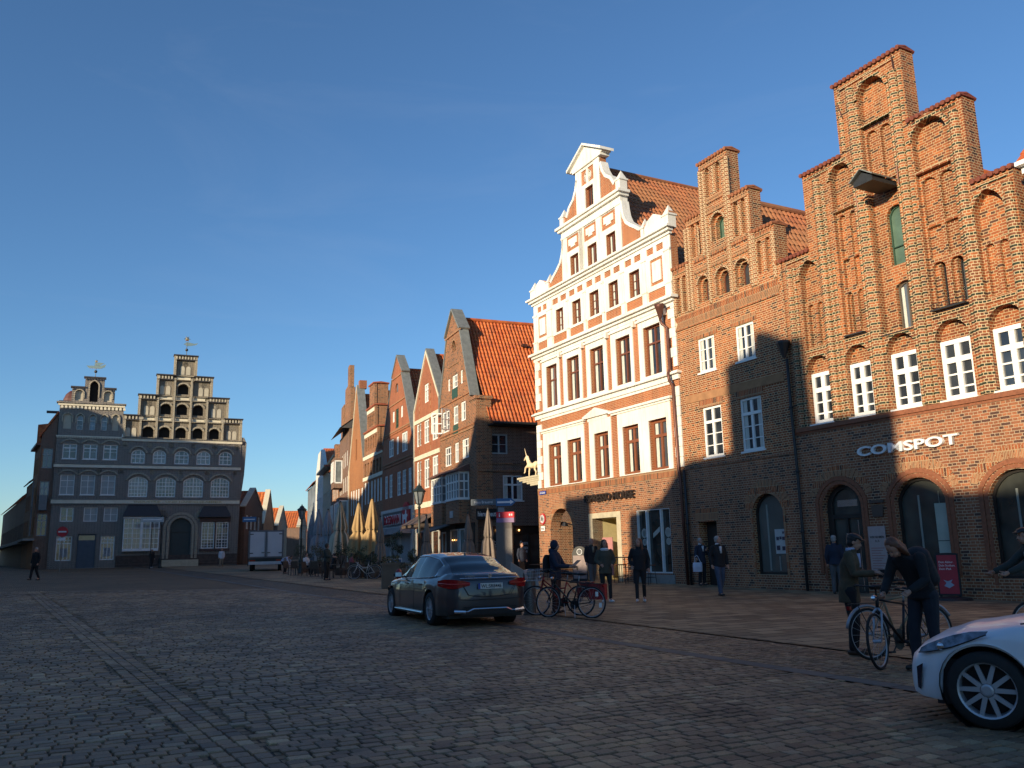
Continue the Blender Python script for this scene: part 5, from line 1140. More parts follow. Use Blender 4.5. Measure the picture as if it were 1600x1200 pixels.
    g=MB(); g.box(0.65,4.75,0.27,0.29,0.2,2.7); S.put('pane',g,glass('shop_glass'),f)
    DEC=plain('window_lettering',(0.55,0.55,0.55),0.6)
    for x in (1.35,3.0):
        for (s,w,h,zz) in (('Creme',0.62,0.22,1.66),('Time',0.55,0.24,1.38),('1908',0.34,0.14,1.20)):
            o=lettering('shop_lettering',s,(x-w/2,0.262,zz),0,w,h,DEC,0.004,0.01,f)
    mb=MB(True)
    for x in (1.2,2.6): mb.sphere((x,0.12,2.5),0.05,8,6)
    S.put('wall_lamp',mb,emit('warm_bulb',(1.0,0.45,0.12),6))
    # roof: big orange slope
    w=MB(); w.box(-7.2,-0.3,0.6,14,-0.8,8.5); w.prism([(-7.2,8.5),(-0.3,8.5),(-4.1,15.8)],0.65,13.9,back=True); B.put('inner_wall',w,BR_BROWN)
    r=MB(); L=13.4; e=Vector((0.62,0.62,8.75)); tile_roof(r,e,(0,L,0),Vector((-4.1,0.62,16.15))-e,56,26,amp=0.045)
    e=Vector((-7.6,0.62,10.0)); tile_roof(r,e,(0,L,0),Vector((-4.1,0.62,16.15))-e,56,20,amp=0.045)
    r.tube([(-4.1,0.6,16.22),(-4.1,14,16.22)],0.12,8); B.put('roof',r,TILE)
    g=MB(); g.tube([(0.70,0.8,8.72),(0.70,14,8.72)],0.09,8); g.box(0.0,0.62,0.7,14,8.60,8.68); B.put('gutter',g,DARKMETAL)
    g=MB()
    for y,t in ((4.2,0.75),(7.2,0.55),(9.5,0.25),(6.0,0.78)):
        q=Vector((0.62,y,8.75)).lerp(Vector((-4.1,y,16.15)),t); g.cut(); g.box(q.x-0.05,q.x+0.25,y,y+0.35,q.z+0.0,q.z+0.18)
    B.put('roof_vent',g,COPPER)
    # ground floor front
    mb=MB(); mb.prism(rect(-7.2,-0.5,0.0,3.0),-0.05,0.1,[rect(-6.8,-5.9,0.2,2.6),rect(-5.0,-3.4,0.6,2.7),rect(-3.2,-2.2,0.6,2.7),rect(-1.6,-0.8,0.1,2.6)]); f=B.put('cafe_front',mb,plain('shop_frame_dark',(0.025,0.022,0.02)))
    mb=MB()
    for a,b in ((-5.0,-3.4),(-3.2,-2.2)): mb.prism(rect(a,b,0.6,2.7),-0.08,0.0,[rect(a+0.07,b-0.07,0.67,2.63)])
    mb.prism(rect(-6.8,-5.9,0.2,2.6),-0.08,0.0,[rect(-6.72,-5.98,0.3,2.5)])
    B.put('window_frame',mb,WHITE,f); g=MB(); g.box(-7.1,-0.6,0.02,0.06,0.1,2.8); B.put('pane',g,glass('shop_glass'),f)
    mb=MB(True)
    for x,z in ((-4.6,2.05),(-4.2,2.05)): mb.sphere((x,-0.05,z),0.035,8,6)
    B.put('lamp_bulb',mb,emit('warm_bulb',(1,.45,.12),6))
    mb=MB(); mb.prism([(-7.3,2.75),(-3.9,2.75),(-3.9,3.05),(-7.3,3.05)],-0.3,0.0,back=True); mb.add([(-6.6,-0.1,3.1),(-3.6,-0.1,3.1),(-3.6,-1.7,2.55),(-6.6,-1.7,2.55),(-6.6,-0.1,3.16),(-3.6,-0.1,3.16),(-3.6,-1.7,2.62),(-6.6,-1.7,2.62)],[(0,1,2,3),(4,7,6,5),(3,2,6,7),(0,3,7,4),(1,5,6,2)]); B.put('awning',mb,plain('awning_grey',(0.10,0.10,0.10),0.8))
    mb=MB(); mb.box(-3.0,-2.55,-0.74,-0.66,3.35,3.75); B.put('house_lamp',mb,plain('lamp_box',(0.45,0.47,0.48),0.4))
corner_house()
def half_timber():
    B=Bld(GF,'white_trimmed_house','narrow orange brick gabled house with white trim, left of the old brick corner house','building',-13.6,'gabled houses beyond the side street')
    W=[(-11.0,-9.93,11.75,13.1)]+[(a,b,z0,z1) for a,b in ((-13.06,-11.87),(-11.13,-9.85),(-9.12,-7.75)) for z0,z1 in ((8.85,10.5),(5.72,7.76))]
    mb=MB(); mb.prism([(-13.6,-0.8),(-7.28,-0.8),(-7.28,11.6),(-10.45,15.5),(-13.6,11.6)],0.0,0.4,[rect(*w) for w in W],back=True); B.put('wall',mb,BR_RED)
    mb=MB(); mb.cut(); mb.box(-13.6,-7.3,-0.06,0.02,10.52,10.80); mb.cut(); mb.box(-13.6,-7.3,-0.06,0.02,7.86,8.16); mb.cut(); mb.box(-13.6,-7.3,-0.06,0.02,4.4,4.78); mb.cut(); mb.box(-13.72,-13.55,-0.08,0.02,0,11.6)
    for P in ([(-13.66,11.55),(-10.45,15.52)],[(-10.45,15.52),(-7.25,11.6)]):
        mb.cut(); a=Vector((P[0][0],0,P[0][1])); b=Vector((P[1][0],0,P[1][1])); 
        q=[a,b,b+Vector((0,0,-0.25)),a+Vector((0,0,-0.25))]; mb.add([(p.x,y,p.z) for y in (-0.08,0.0) for p in q],[(0,1,2,3),(4,7,6,5),(0,4,5,1),(3,2,6,7)])
    B.put('white_trim',mb,plain('cream_trim',(0.66,0.60,0.46),0.7))
    mb=MB(); mb.cut(); slopecap(mb,[(-13.7,11.55),(-10.45,15.6)]); mb.cut(); slopecap(mb,[(-10.45,15.6),(-7.22,11.6)]); mb.cut(); mb.box(-7.30,-7.2,-0.1,0.75,10.2,11.66); B.put('gable_coping',mb,ZINC)
    mb=MB()
    for x in (-12.3,-10.5+1.0): mb.cut(); mb.box(x,x+0.10,-0.03,0.01,4.8,13.0 if x>-10 else 12.4)
    B.put('timber_post',mb,TRIMB)
    for w in W: win(B,*w,0.05,2,(0.33,),0.68,fw_=0.11,mull=0.10,gmat=glass('pale_window_glass'))
    lettering('small_shop_sign','RATSSTUBE',(4.6,-0.07,4.02),0,1.3,0.22,WHITE,0.01,0.01,B.root)
    mb=MB(); mb.box(-12.3,-7.4,-1.3,-0.05,3.0,3.2); mb.add([(-12.3,-1.4,3.2),(-7.4,-1.4,3.2),(-7.4,-0.02,3.95),(-12.3,-0.02,3.95)],[(0,1,2,3)]); B.put('arcade_roof',mb,plain('brown_lead',(0.11,0.08,0.06),0.5))
    mb=MB(); mb.prism(rect(-13.4,-7.4,0,3.0),-0.04,0.1,[rect(-12.9,-11.2,0.3,2.7),rect(-10.8,-9.2,0.3,2.7),rect(-8.9,-7.7,0.2,2.7)]); f=B.put('shop_front',mb,plain('pale_frame',(0.4,0.4,0.38),0.6)); g=MB(); g.box(-13.2,-7.5,0.0,0.05,0.1,2.9); B.put('pane',g,glass('shop_glass'),f)
    gabled_body(B,-13.5,-7.3,0.42,14,-0.8,10.6,-10.45,15.2,BR_BROWN,TILE)
half_timber()
def red_house():
    B=Bld(GF,'red_gable_house','red brick house with curved zinc edged gable above the drugstore front','building',-23.5,'gabled houses beyond the side street')
    W=[(-21.66,-19.94,8.98,10.43),(-19.1,-18.3,8.98,10.4),(-17.42,-15.66,8.98,10.48)]+[(a,b,5.72,7.6) for a,b in ((-22.92,-21.85),(-21.42,-20.25),(-18.86,-17.64),(-17.27,-16.04),(-15.49,-14.47))]+[(-20.4,-19.66,11.72,12.62),(-17.74,-17.04,11.74,12.66),(-19.34,-18.34,11.1,12.64)]
    o=[(-23.5,-0.8),(-13.75,-0.8),(-13.75,9.9),(-14.4,10.2),(-17.5,15.3),(-17.4,15.5),(-18.95,16.95),(-20.5,15.5),(-20.4,15.3),(-23.5,10.2)]
    mb=MB(); mb.prism(o,0.0,0.45,[rect(*w) for w in W]+[opening(-19.45,-18.5,14.0,14.75,0.36)],back=True); B.put('wall',mb,BR_RED)
    mb=MB(); mb.prism(opening(-19.45,-18.5,14.0,14.75,0.36),0.12,0.2); B.put('attic_window',mb,GLASS_L)
    mb=MB()
    for z,a,b in ((10.9,-23.0,-14.9),(10.7,-23.2,-14.7),(13.1,-21.9,-16.3),(15.2,-20.4,-17.5),(8.45,-23.4,-13.9),(8.2,-23.4,-13.9)): mb.cut(); mb.box(a,b,-0.06,0.02,z,z+0.10)
    B.put('brick_course',mb,TRIMB)
    mb=MB(); mb.cut(); slopecap(mb,[(-14.0,9.9),(-14.35,10.25),(-17.45,15.32)],y1=0.62); mb.cut(); slopecap(mb,[(-17.25,15.4),(-18.95,17.02),(-20.6,15.45)],y1=0.62); mb.cut(); slopecap(mb,[(-20.5,15.3),(-23.5,10.3)],y1=0.62); B.put('gable_coping',mb,ZINC)
    for i,w in enumerate(W): win(B,*w,0.06,(4 if i in (0,2) else 2) if i<3 else 2,(0.5,) if i<3 else (0.25,0.5,0.75),None,fw_=0.12,mw=0.06,mull=0.10,fmat=GREENW if i==10 else WHITE,gmat=glass('pale_window_glass') if i<8 else GLASS)
    # drugstore front
    mb=MB(); mb.prism(rect(-23.5,-13.75,-0.4,4.75),-0.16,0.0,[rect(-23.2,-14.0,3.35,4.5),rect(-23.2,-20.4,0.35,2.8),rect(-20.1,-17.6,0.35,2.8),rect(-17.3,-14.2,0.0,2.8)]); f=B.put('shop_surround',mb,plain('shop_white',(0.55,0.55,0.53),0.5))
    mb=MB()
    for k in range(10): mb.box(-23.2,-14.0,-0.10,-0.06,3.37+k*0.112,3.44+k*0.112)
    mb.box(-23.2,-14.0,-0.05,-0.02,3.3,4.55); B.put('slat_panel',mb,plain('slat_grey',(0.22,0.22,0.22),0.6),f)
    g=MB(); g.box(-23.3,-14.0,-0.02,0.0,0.0,2.9); B.put('pane',g,plain('frosted_pane',(0.36,0.40,0.42),0.3,var=0.3,scale=0.6),f)
    mb=MB(); 
    for a,b in ((-23.3,-18.3),(-18.1,-13.9)): mb.cut(); mb.prism([(a,2.75),(b,2.75),(b,3.2),(a,3.2)],-1.0,-0.1,back=True)
    B.put('awning',mb,plain('awning_pale',(0.30,0.30,0.31),0.8))
    REDL=plain('sign_red',(0.50,0.02,0.03),0.45); 
    lettering('sign_lettering','ROSSMANN',(1.5,-0.20,3.52),0,5.0,0.78,WHITE,0.03,0.035,B.root); lettering('sign_lettering','ROSSMANN',(1.56,-0.245,3.57),0,4.88,0.68,REDL,0.03,0.005,B.root)
    mb=MB(); mb.lathe([(1.15,0),(1.15,0.1),(0.98,0.1),(0.98,0.02),(0,0.02)],(-15.6,-0.16,3.95),28,'y'); lg=B.put('round_emblem',mb,REDL)
    mb=MB(); mb.prism([(-16.3,3.5),(-16.15,3.5),(-16.1,3.8),(-15.5,3.8),(-15.4,3.45),(-15.25,3.45),(-15.2,3.9),(-14.95,4.05),(-15.1,4.2),(-15.35,4.15),(-15.3,4.45),(-15.5,4.5),(-15.6,4.2),(-16.1,4.15),(-16.4,4.25),(-16.35,3.95)],-0.2,-0.17); B.put('horse_figure',mb,WHITE,lg)
    gabled_body(B,-23.4,-13.85,0.46,14,-0.8,9.6,-18.9,15.9,BR_BROWN,TILE)
red_house()
def step_row():
    B=Bld(GF,'old_step_gable_house','old brick house with slender three step gable and cream bands, left of the drugstore','building',-31.4,'gabled houses beyond the side street')
    W=[(a,a+0.9,5.72,7.7) for a in (-30.9,-29.7,-28.3,-27.1,-25.9,-24.8)]
    N1=[opening(a,a+0.62,10.5,11.6,0.2,'point') for a in (-30.5,-29.5,-28.5,-27.5,-26.6)]; N2=[opening(a,a+0.5,12.6,13.6,0.2,'point') for a in (-29.6,-28.9,-28.1,-27.4)]; N0=[opening(a,a+0.75,8.1,9.4,0.25,'point') for a in (-30.8,-29.6,-28.4,-27.2,-26.0,-24.9)]
    mb=MB(); mb.prism([(-31.4,-0.8),(-23.55,-0.8),(-23.55,10.0),(-25.6,10.0),(-25.6,12.25),(-26.65,12.25),(-26.65,14.3),(-27.1,14.3),(-27.1,16.35),(-29.0,16.35),(-29.0,14.3),(-29.97,14.3),(-29.97,12.25),(-30.95,12.25),(-30.95,10.0),(-31.4,10.0)],0.0,0.25,[rect(*w) for w in W]+N1+N2+N0); B.put('wall',mb,BR_OLD)
    mb=MB(); mb.prism([(-31.3,-0.8),(-23.6,-0.8),(-23.6,9.9),(-25.65,9.9),(-25.65,12.2),(-26.7,12.2),(-26.7,14.25),(-27.15,14.25),(-27.15,16.3),(-28.95,16.3),(-28.95,14.25),(-29.9,14.25),(-29.9,12.2),(-30.9,12.2),(-30.9,9.9),(-31.3,9.9)],0.26,1.3,back=True); B.put('inner_wall',mb,BR_OLD)
    mb=MB(); 
    for a,b,z in ((-31.3,-23.7,9.75),(-30.8,-25.8,11.75),(-29.8,-26.9,13.8),(-31.3,-23.7,7.85)): mb.cut(); mb.box(a,b,-0.05,0.02,z,z+0.32)
    B.put('cream_band',mb,CREAM)
    coping(B,[(-31,-25.55,12.28),(-30,-26.6,14.33),(-29.05,-27.05,16.38),(-25.55,-23.6,10.02)],plain('coping_red',(0.36,0.10,0.05),0.6),-0.1,1.35)
    for w in W: win(B,*w,0.08,2,(0.3,),0.65,fw_=0.14,mull=0.14)
    mb=MB(); mb.prism(rect(-31.2,-23.7,0,3.2),-0.05,0.0,[rect(-30.8,-28.6,0.4,2.8),rect(-28,-26.6,0.1,2.8),rect(-26,-24,0.4,2.8)]); f=B.put('shop_front',mb,BROWNW); g=MB(); g.box(-31,-23.8,-0.02,0.0,0,3); B.put('pane',g,glass('shop_glass'),f)
    gabled_body(B,-31.2,-23.7,1.35,14,-0.8,9.6,-27.6,15.7,BR_BROWN,TILE)
    B=Bld(GF,'light_gable_house','light orange brick house with steep white edged gable, left of the old step gable','building',-37.8,'gabled houses beyond the side street')
    W=[(-34.9,-34.3,10.2,12.2),(-34.9,-34.3,7.0,9.0)][:1]+[(a,a+0.85,5.0,7.4) for a in (-37.2,-36.1,-34.9,-33.8,-32.3)]
    mb=MB(); mb.prism([(-37.8,-0.8),(-31.42,-0.8),(-31.42,9.9),(-34.6,17.4),(-37.8,9.5)],0.0,0.4,[rect(*w) for w in W],back=True); B.put('wall',mb,BR_ORANGE)
    for w in W: win(B,*w,0.08,2,(),0.65,fw_=0.12,mull=0.12,fmat=BROWNW if w[2]>9 else WHITE)
    mb=MB(); mb.cut(); slopecap(mb,[(-37.9,9.5),(-34.6,17.5)],y1=0.2); mb.cut(); mb.box(-37.95,-37.8,-0.1,0.2,-0.5,9.5); B.put('white_edge',mb,plain('cream_trim',(0.66,0.60,0.46)))
    mb=MB(); mb.cut(); slopecap(mb,[(-34.6,17.5),(-31.3,9.7)],y0=-0.05,y1=0.7); B.put('gable_coping',mb,ZINC)
    mb=MB(); mb.box(-34.9,-34.3,0.2,0.9,17.2,18.0); B.put('finial',mb,BR_RED)
    gabled_body(B,-37.7,-31.5,0.42,14,-0.8,9.3,-34.6,16.6,BR_BROWN,TILE)
step_row()
# ------------------------------------------------------------------ the street beyond
q=GF.at(-37.9); F2=Frame(q.x,q.y,-73)
def far_row():
    spec=[ # u0,u1,height,ridge,label,material
     (-10,-0.2,13.5,'dark brick house with white framed bay windows and a slender orange spire gable',BR_BROWN,0),
     (-20,-10.2,10.8,'narrow shaded brick house with a row of small windows beyond the bay window house',BR_OLD,1),
     (-32,-20.2,11.8,'cream house with mansard roof at the bend of the far street',plain('cream_render',(0.55,0.47,0.34),0.8),2),
     (-46,-32.2,13.0,'tall white rendered house with orange side in the far street',plain('white_render',(0.66,0.64,0.60),0.8),3),
     (-64,-46.2,11.8,'last blue grey house with rusty tiled roof, far end of the right row',plain('blue_grey_render',(0.16,0.19,0.22),0.8,var=0.5,scale=0.4),4)]
    for (u0,u1,h,lab,mt,k) in spec:
        B=Bld(F2,'town_house',lab,'building',u0,'far houses of the street')
        nw=int((u1-u0-0.8)/1.7); W=[(u0+0.6+i*1.7,u0+1.6+i*1.7,z,z+1.6) for i in range(nw) for z in (4.2,7.3)+((9.9,) if h>12.5 and k!=4 else ())]
        mb=MB(); mb.prism(rect(u0,u1,-0.8,h),0.0,0.4,[rect(*w) for w in W]); mb.box(u0+0.02,u1-0.02,0.41,10,-0.8,h-0.02); B.put('wall',mb,mt)
        for w in W: win(B,*w,0.06,2,(),0.65,fw_=0.13,mull=0.12)
        if k in (1,4):
            mb=MB(); tile_roof(mb,(u0-0.2,-0.4,h),(u1-u0+0.4,0,0),(0,4,3.2),24,10); tile_roof(mb,(u0-0.2,10,h),(u1-u0+0.4,0,0),(0,-4.5,3.2),24,10); B.put('roof',mb,TILE)
            mb=MB(); mb.prism([(0,0)]*0+[(-0.3,h),(10,h),(4,h+3.2)],0,0.01) if False else None
            m2=MB(); m2.add([(u1-0.02,-0.3,h-0.05),(u1-0.02,10,h-0.05),(u1-0.02,3.9,h+3.15),(u0+0.02,-0.3,h-0.05),(u0+0.02,10,h-0.05),(u0+0.02,3.9,h+3.15)],[(0,1,2),(3,5,4)]); B.put('end_gable',m2,mt)
        elif k==2:
            mb=MB(); mb.add([(u0-.2,-0.5,h),(u1+.2,-0.5,h),(u1-.3,1.2,h+2.6),(u0+.3,1.2,h+2.6),(u0+.3,8,h+2.8),(u1-.3,8,h+2.8),(u1+.2,10,h),(u0-.2,10,h)],[(0,1,2,3),(3,2,5,4),(1,6,5,2),(0,3,4,7)]); B.put('roof',mb,plain('yellow_mansard',(0.42,0.30,0.14),0.7))
            mb=MB(); mb.box(u0-.3,u1+.3,-0.9,0.0,h-0.2,h+0.02); B.put('eaves',mb,BROWNW)
        elif k==3:
            mb=MB(); mb.prism([(u0,h),(u1,h),((u0+u1)/2+3,h+2.6),((u0+u1)/2-3,h+2.6)],0.0,0.5,back=True); B.put('gable',mb,mt)
            gabled_body(B,u0,u1,0.5,10,-0.8,h,(u0+u1)/2,h+3.0,BR_ORANGE,TILE)
        else:
            mb=MB(); mb.cut(); 
            for (a,z) in ((-9.6,4.0),(-9.6,8.6),(-3.6,4.0)):
                mb.box(a,a+3.0,-0.9,0.0,z-0.6,z+2.6)
            B.put('bay_body',mb,BR_BROWN)
            for (a,z) in ((-9.6,4.0),(-9.6,8.6),(-3.6,4.0)):
                win(B,a+0.2,a+2.8,z,z+2.2,-0.98,2,(),None,fw_=0.15,mull=0.15,gmat=glass('pale_window_glass'))
                f=MB(); f.prism([(0.0,0)]*0+rect(a+2.99,a+3.01,z,z+2.2),-0.75,-0.1); B.put('side_pane',f,glass('pale_window_glass'))
                f=MB(); f.box(a+3.0,a+3.04,-0.85,-0.72,z-0.1,z+2.3); f.box(a+3.0,a+3.04,-0.14,-0.02,z-0.1,z+2.3); f.box(a+3.0,a+3.04,-0.85,-0.02,z+2.2,z+2.32); f.box(a+3.0,a+3.04,-0.85,-0.02,z-0.12,z); B.put('side_frame',f,WHITE)
            mb=MB(); mb.add([(u0-.2,-1.0,h),(u1+.2,-1.0,h),(u1+.2,3,h+3.0),(u0-.2,3,h+3.0)],[(0,1,2,3)]); mb.add([(u1+.1,-0.9,h),(u1+.1,3,h),(u1+.1,3,h+3)],[(0,1,2)]); B.put('roof',mb,plain('dark_slate',(0.07,0.065,0.065),0.7))
            mb=MB(); mb.prism([(-8.0,11.5),(-0.3,11.5),(-0.3,14.6),(-1.6,14.6),(-1.6,18.0),(-3.0,18.0),(-3.0,20.6),(-4.4,20.6),(-4.4,18.6),(-6.9,18.6),(-6.9,13.0),(-8.0,13.0)],0.2,0.7,[opening(-3.0,-2.7,16.0,17.4,0.1),opening(-3.9,-3.6,19.2,20.2,0.1)],back=True); B.put('spire_gable',mb,BR_OLD)
            mb=MB(); mb.cut(); mb.prism(rect(-11.9,-9.0,11.0,17.4),0.3,1.0,back=True); mb.cut(); mb.prism(rect(-20.3,-18.8,10.5,14.2),0.3,0.9,back=True); B.put('dark_stack',mb,BR_OLD)
far_row()
def far_left():
    spec=[(-31.2,100,95,0,10,6.5,8.6,'small dark house tight behind the right flank of the dark brick house',TILE,BR_BROWN),
          (-35.4,122,97,0,9.5,5.2,9.9,'far house with large bright orange roof right of the dark brick house',TILE_O,BR_BROWN),
          (-38.6,141,97,0,11,5.5,8.6,'far dark gabled house with orange roof beyond the bright orange roof',TILE_O,BR_BROWN),
          (-41.0,165,97,0,12,6.0,9.0,'last brown house with orange roof closing the left side of the far street',TILE_O,BR_BROWN)]
    for X,Y,az,u0,u1,he,hr,lab,tm,wm in spec:
        F=Frame(X,Y,az); B=Bld(F,'town_house',lab,'building',u0,'far houses of the street')
        c=(u0+u1)/2; W=[(u0+0.8+i*2.2,u0+2.0+i*2.2,z,z+1.6) for i in range(4) for z in (4,7)]
        mb=MB(); mb.prism([(u0,-0.8),(u1,-0.8),(u1,he),(c,hr+0.3),(u0,he)],0,0.4,[rect(*w) for w in W if w[3]<he],back=True); B.put('wall',mb,wm)
        for w in W:
            if w[3]<he: win(B,*w,0.06,2,(),0.65,fw_=0.12,mull=0.12)
        mb=MB(); mb.cut(); slopecap(mb,[(u0-0.1,he),(c,hr+0.4)],y0=-0.1,y1=0.6); mb.cut(); slopecap(mb,[(c,hr+0.4),(u1+0.1,he)],y0=-0.1,y1=0.6); B.put('gable_coping',mb,plain('cream_trim',(0.66,0.60,0.46)))
        gabled_body(B,u0+.1,u1-.1,0.42,14,-0.8,he,c,hr,wm,tm,nu=30)
    F=Frame(-46,205,97); B=Bld(Frame(-53,200,15),'town_house','low brown house with orange roof closing the end of the street','building',0,'far houses of the street')
    mb=MB(); mb.box(0,16,0,8,-1,6); B.put('wall',mb,BR_BROWN); mb=MB(); tile_roof(mb,(-0.3,-0.4,6),(16.6,0,0),(0,4.4,5),40,12); B.put('roof',mb,TILE_O)
far_left()
# ================================================================== the shaded side of the square, behind the camera's left: these houses cast the evening shadow
def opposite_row():
    o=RF.at(0,-39.8); F=Frame(o.x,o.y,-62.3); F.z=RF.z
    S=[('gabled town house at the north end of the shaded row',[(-140,17),(-88,17.5),(-87.9,20),(-80,20.6),(-75.6,20.3),(-74.3,21.0),(-72.9,20.6),(-72.3,19.4),(-66.9,20.8),(-66,17)]),
       ('long plain house of the shaded row',[(-65.9,17),(-52,16.5),(-45.6,15.7),(-41.7,17.0),(-38.2,19.9),(-36.0,22.3),(-34.9,23.8),(-33.8,21.4)]),
       ('house with a stepped roofline in the shaded row',[(-33.7,19.5),(-28.1,18.4),(-26.9,19.6),(-26.3,10.0),(-20.6,10.0),(-20.45,14.3),(-14.9,16.0),(-13.7,17.7),(-11.5,17.7),(-10.9,9.2)]),
       ('low house with a broad chimney in the shaded row',[(-10.8,9.2),(-4.75,9.3),(-4.7,12.5),(-2.55,12.5),(-2.5,8.8),(0.62,8.9),(0.7,11.5)]),
       ('sloping roofed house in the shaded row',[(0.72,11.5),(1.9,11.7),(2.95,12.0),(4.15,13.05),(4.7,13.4),(7.4,13.5)]),
       ('taller gable house in the shaded row',[(7.45,16.8),(8.4,17.05),(9.0,17.1),(9.1,17.7),(9.8,17.45),(10.3,17.1),(11.2,16.95),(11.35,14.1),(14.5,13.95)]),
       ('low house at the south end of the shaded row',[(14.55,11.9),(15.3,11.7),(16.1,11.35),(20,11.3),(30,11.5),(45,12)])]
    for lab,P in S:
        B=Bld(F,'shaded_row_house',lab,'building',P[0][0],'houses of the shaded side of the square')
        m=min(z for u,z in P); a=P[0][0]; b=P[-1][0]
        mb=MB(); mb.prism([(a,-0.8),(b,-0.8)]+P[::-1],-0.5,0.0,back=True); B.put('wall',mb,plain('opposite_render',(0.42,0.36,0.28),0.8,var=0.3,scale=0.5))
        mb=MB(); mb.box(a+1.5,b-0.1,-4.5,-0.52,-0.8,m-1.6); B.put('body',mb,BR_OLD)
        mb=MB(True); n=max(1,int((b-a)/2.2))
        for i in range(n):
            for z in (1.2,4.4,7.0):
                if z+1.7<m: mb.box(a+0.6+i*2.2,a+1.7+i*2.2,0.0,0.04,z,z+1.7)
        B.put('window',mb,GLASS_L)
opposite_row()
# ================================================================== VEHICLES
def lerp_keys(keys,x):
    """smooth interpolation of rows (x, a, b, ...)"""
    if x<=keys[0][0]: return keys[0][1:]
    for k0,k1 in zip(keys,keys[1:]):
        if x<=k1[0]:
            t=(x-k0[0])/(k1[0]-k0[0]); t=t*t*(3-2*t)*0.5+t*0.5
            return tuple(a+(b-a)*t for a,b in zip(k0[1:],k1[1:]))
    return keys[-1][1:]
def paint(name,col,metal=0.0,rough=0.35):
    m,nt,p=newmat(name); tc=N(nt,'TexCoord'); n=N(nt,'TexNoise',Scale=2.0,Detail=3.0); nt.links.new(tc.outputs['Object'],n.inputs['Vector'])
    nt.links.new(ramp(nt,n.outputs['Fac'],[(0.3,tuple(c*0.92 for c in col)),(0.7,col)]),p.inputs['Base Color'])
    p.inputs['Metallic'].default_value=metal; p.inputs['Roughness'].default_value=rough; p.inputs['Coat Weight'].default_value=(0.5 if rough>0.4 else 1.0); p.inputs['Coat Roughness'].default_value=0.05
    return m
CHROME=plain('chrome',(0.75,0.76,0.78),0.12,metal=1.0,var=0.03); RUBBER=plain('tyre_rubber',(0.018,0.018,0.018),0.8,var=0.2,scale=20)
ALLOY=plain('alloy',(0.46,0.47,0.50),0.35,metal=0.35,var=0.05); CARGL=glass('car_glass',(0.012,0.014,0.017),0.03,0.02,0.9); REDL_=plain('red_lens',(0.30,0.006,0.008),0.15,var=0.2,scale=10); 
LENS=plain('clear_lens',(0.16,0.17,0.20),0.06,metal=0.5,var=0.6,scale=14)
def wheel(parent,loc,r,w,side,spokes=10,cap_col=None,twin=True,rimf=0.68):
    """side=+1: outer face towards +y"""
    s=side; rr=r*rimf
    prof=[(rr,-w/2),(r*0.93,-w/2),(r,-w*0.32),(r,w*0.32),(r*0.93,w/2),(rr,w/2)]
    m=MB(); m.lathe([(a,b) for a,b in prof],(0,0,0),36,'y',cap=False)
    e=m.build('wheel',RUBBER,parent,True); e.location=loc
    m=MB(); m.lathe([(rr+.004,-w/2+0.01),(rr-0.012,-w/2+0.02),(rr-0.03,w/2-0.03),(rr-0.012,w/2-0.012),(rr+0.004,w/2-0.004),(rr+0.012,w/2-0.002)],(0,0,0),36,'y',cap=False) if s<0 else m.lathe([(rr+.004,w/2-0.01),(rr-0.012,w/2-0.02),(rr-0.03,-w/2+0.03),(rr-0.012,-w/2+0.012),(rr+0.004,-w/2+0.004),(rr+0.012,-w/2+0.002)],(0,0,0),36,'y',cap=False)
    yo=s*(w/2-0.02)
    for k in range(spokes):
        a=2*math.pi*k/spokes
        a0=a-0.06 if (twin and k%2) else a+(0.06 if twin else 0)
        c0=(0.055*math.cos(a0),yo-s*0.005,0.055*math.sin(a0)); c1=((rr-0.01)*math.cos(a),yo-s*0.012,(rr-0.01)*math.sin(a))
        t=Vector((-math.sin(a),0,math.cos(a)))
        vs=[]
        for c,hw,th in ((c0,0.020,0.03),(c1,0.017,0.02)):
            for q in (-1,1): 
                for d in (0,1): vs.append((c[0]+t.x*hw*q,c[1]-s*th*d*1.0,c[2]+t.z*hw*q))
        m.add(vs,[(0,2,6,4),(1,5,7,3),(0,4,5,1),(2,3,7,6)])
    m.lathe([(0.0,s*0.006),(0.035,s*0.006),(0.05,0.0),(0.06,-s*0.02)],(0,yo,0),20,'y')
    m.build('rim',ALLOY,e,False); 
    m=MB(); m.lathe([(0.0,0.0),(rr-0.02,0.0)],(0,yo-s*0.09,0),24,'y'); m.build('brake',DARKMETAL,e)
    return e
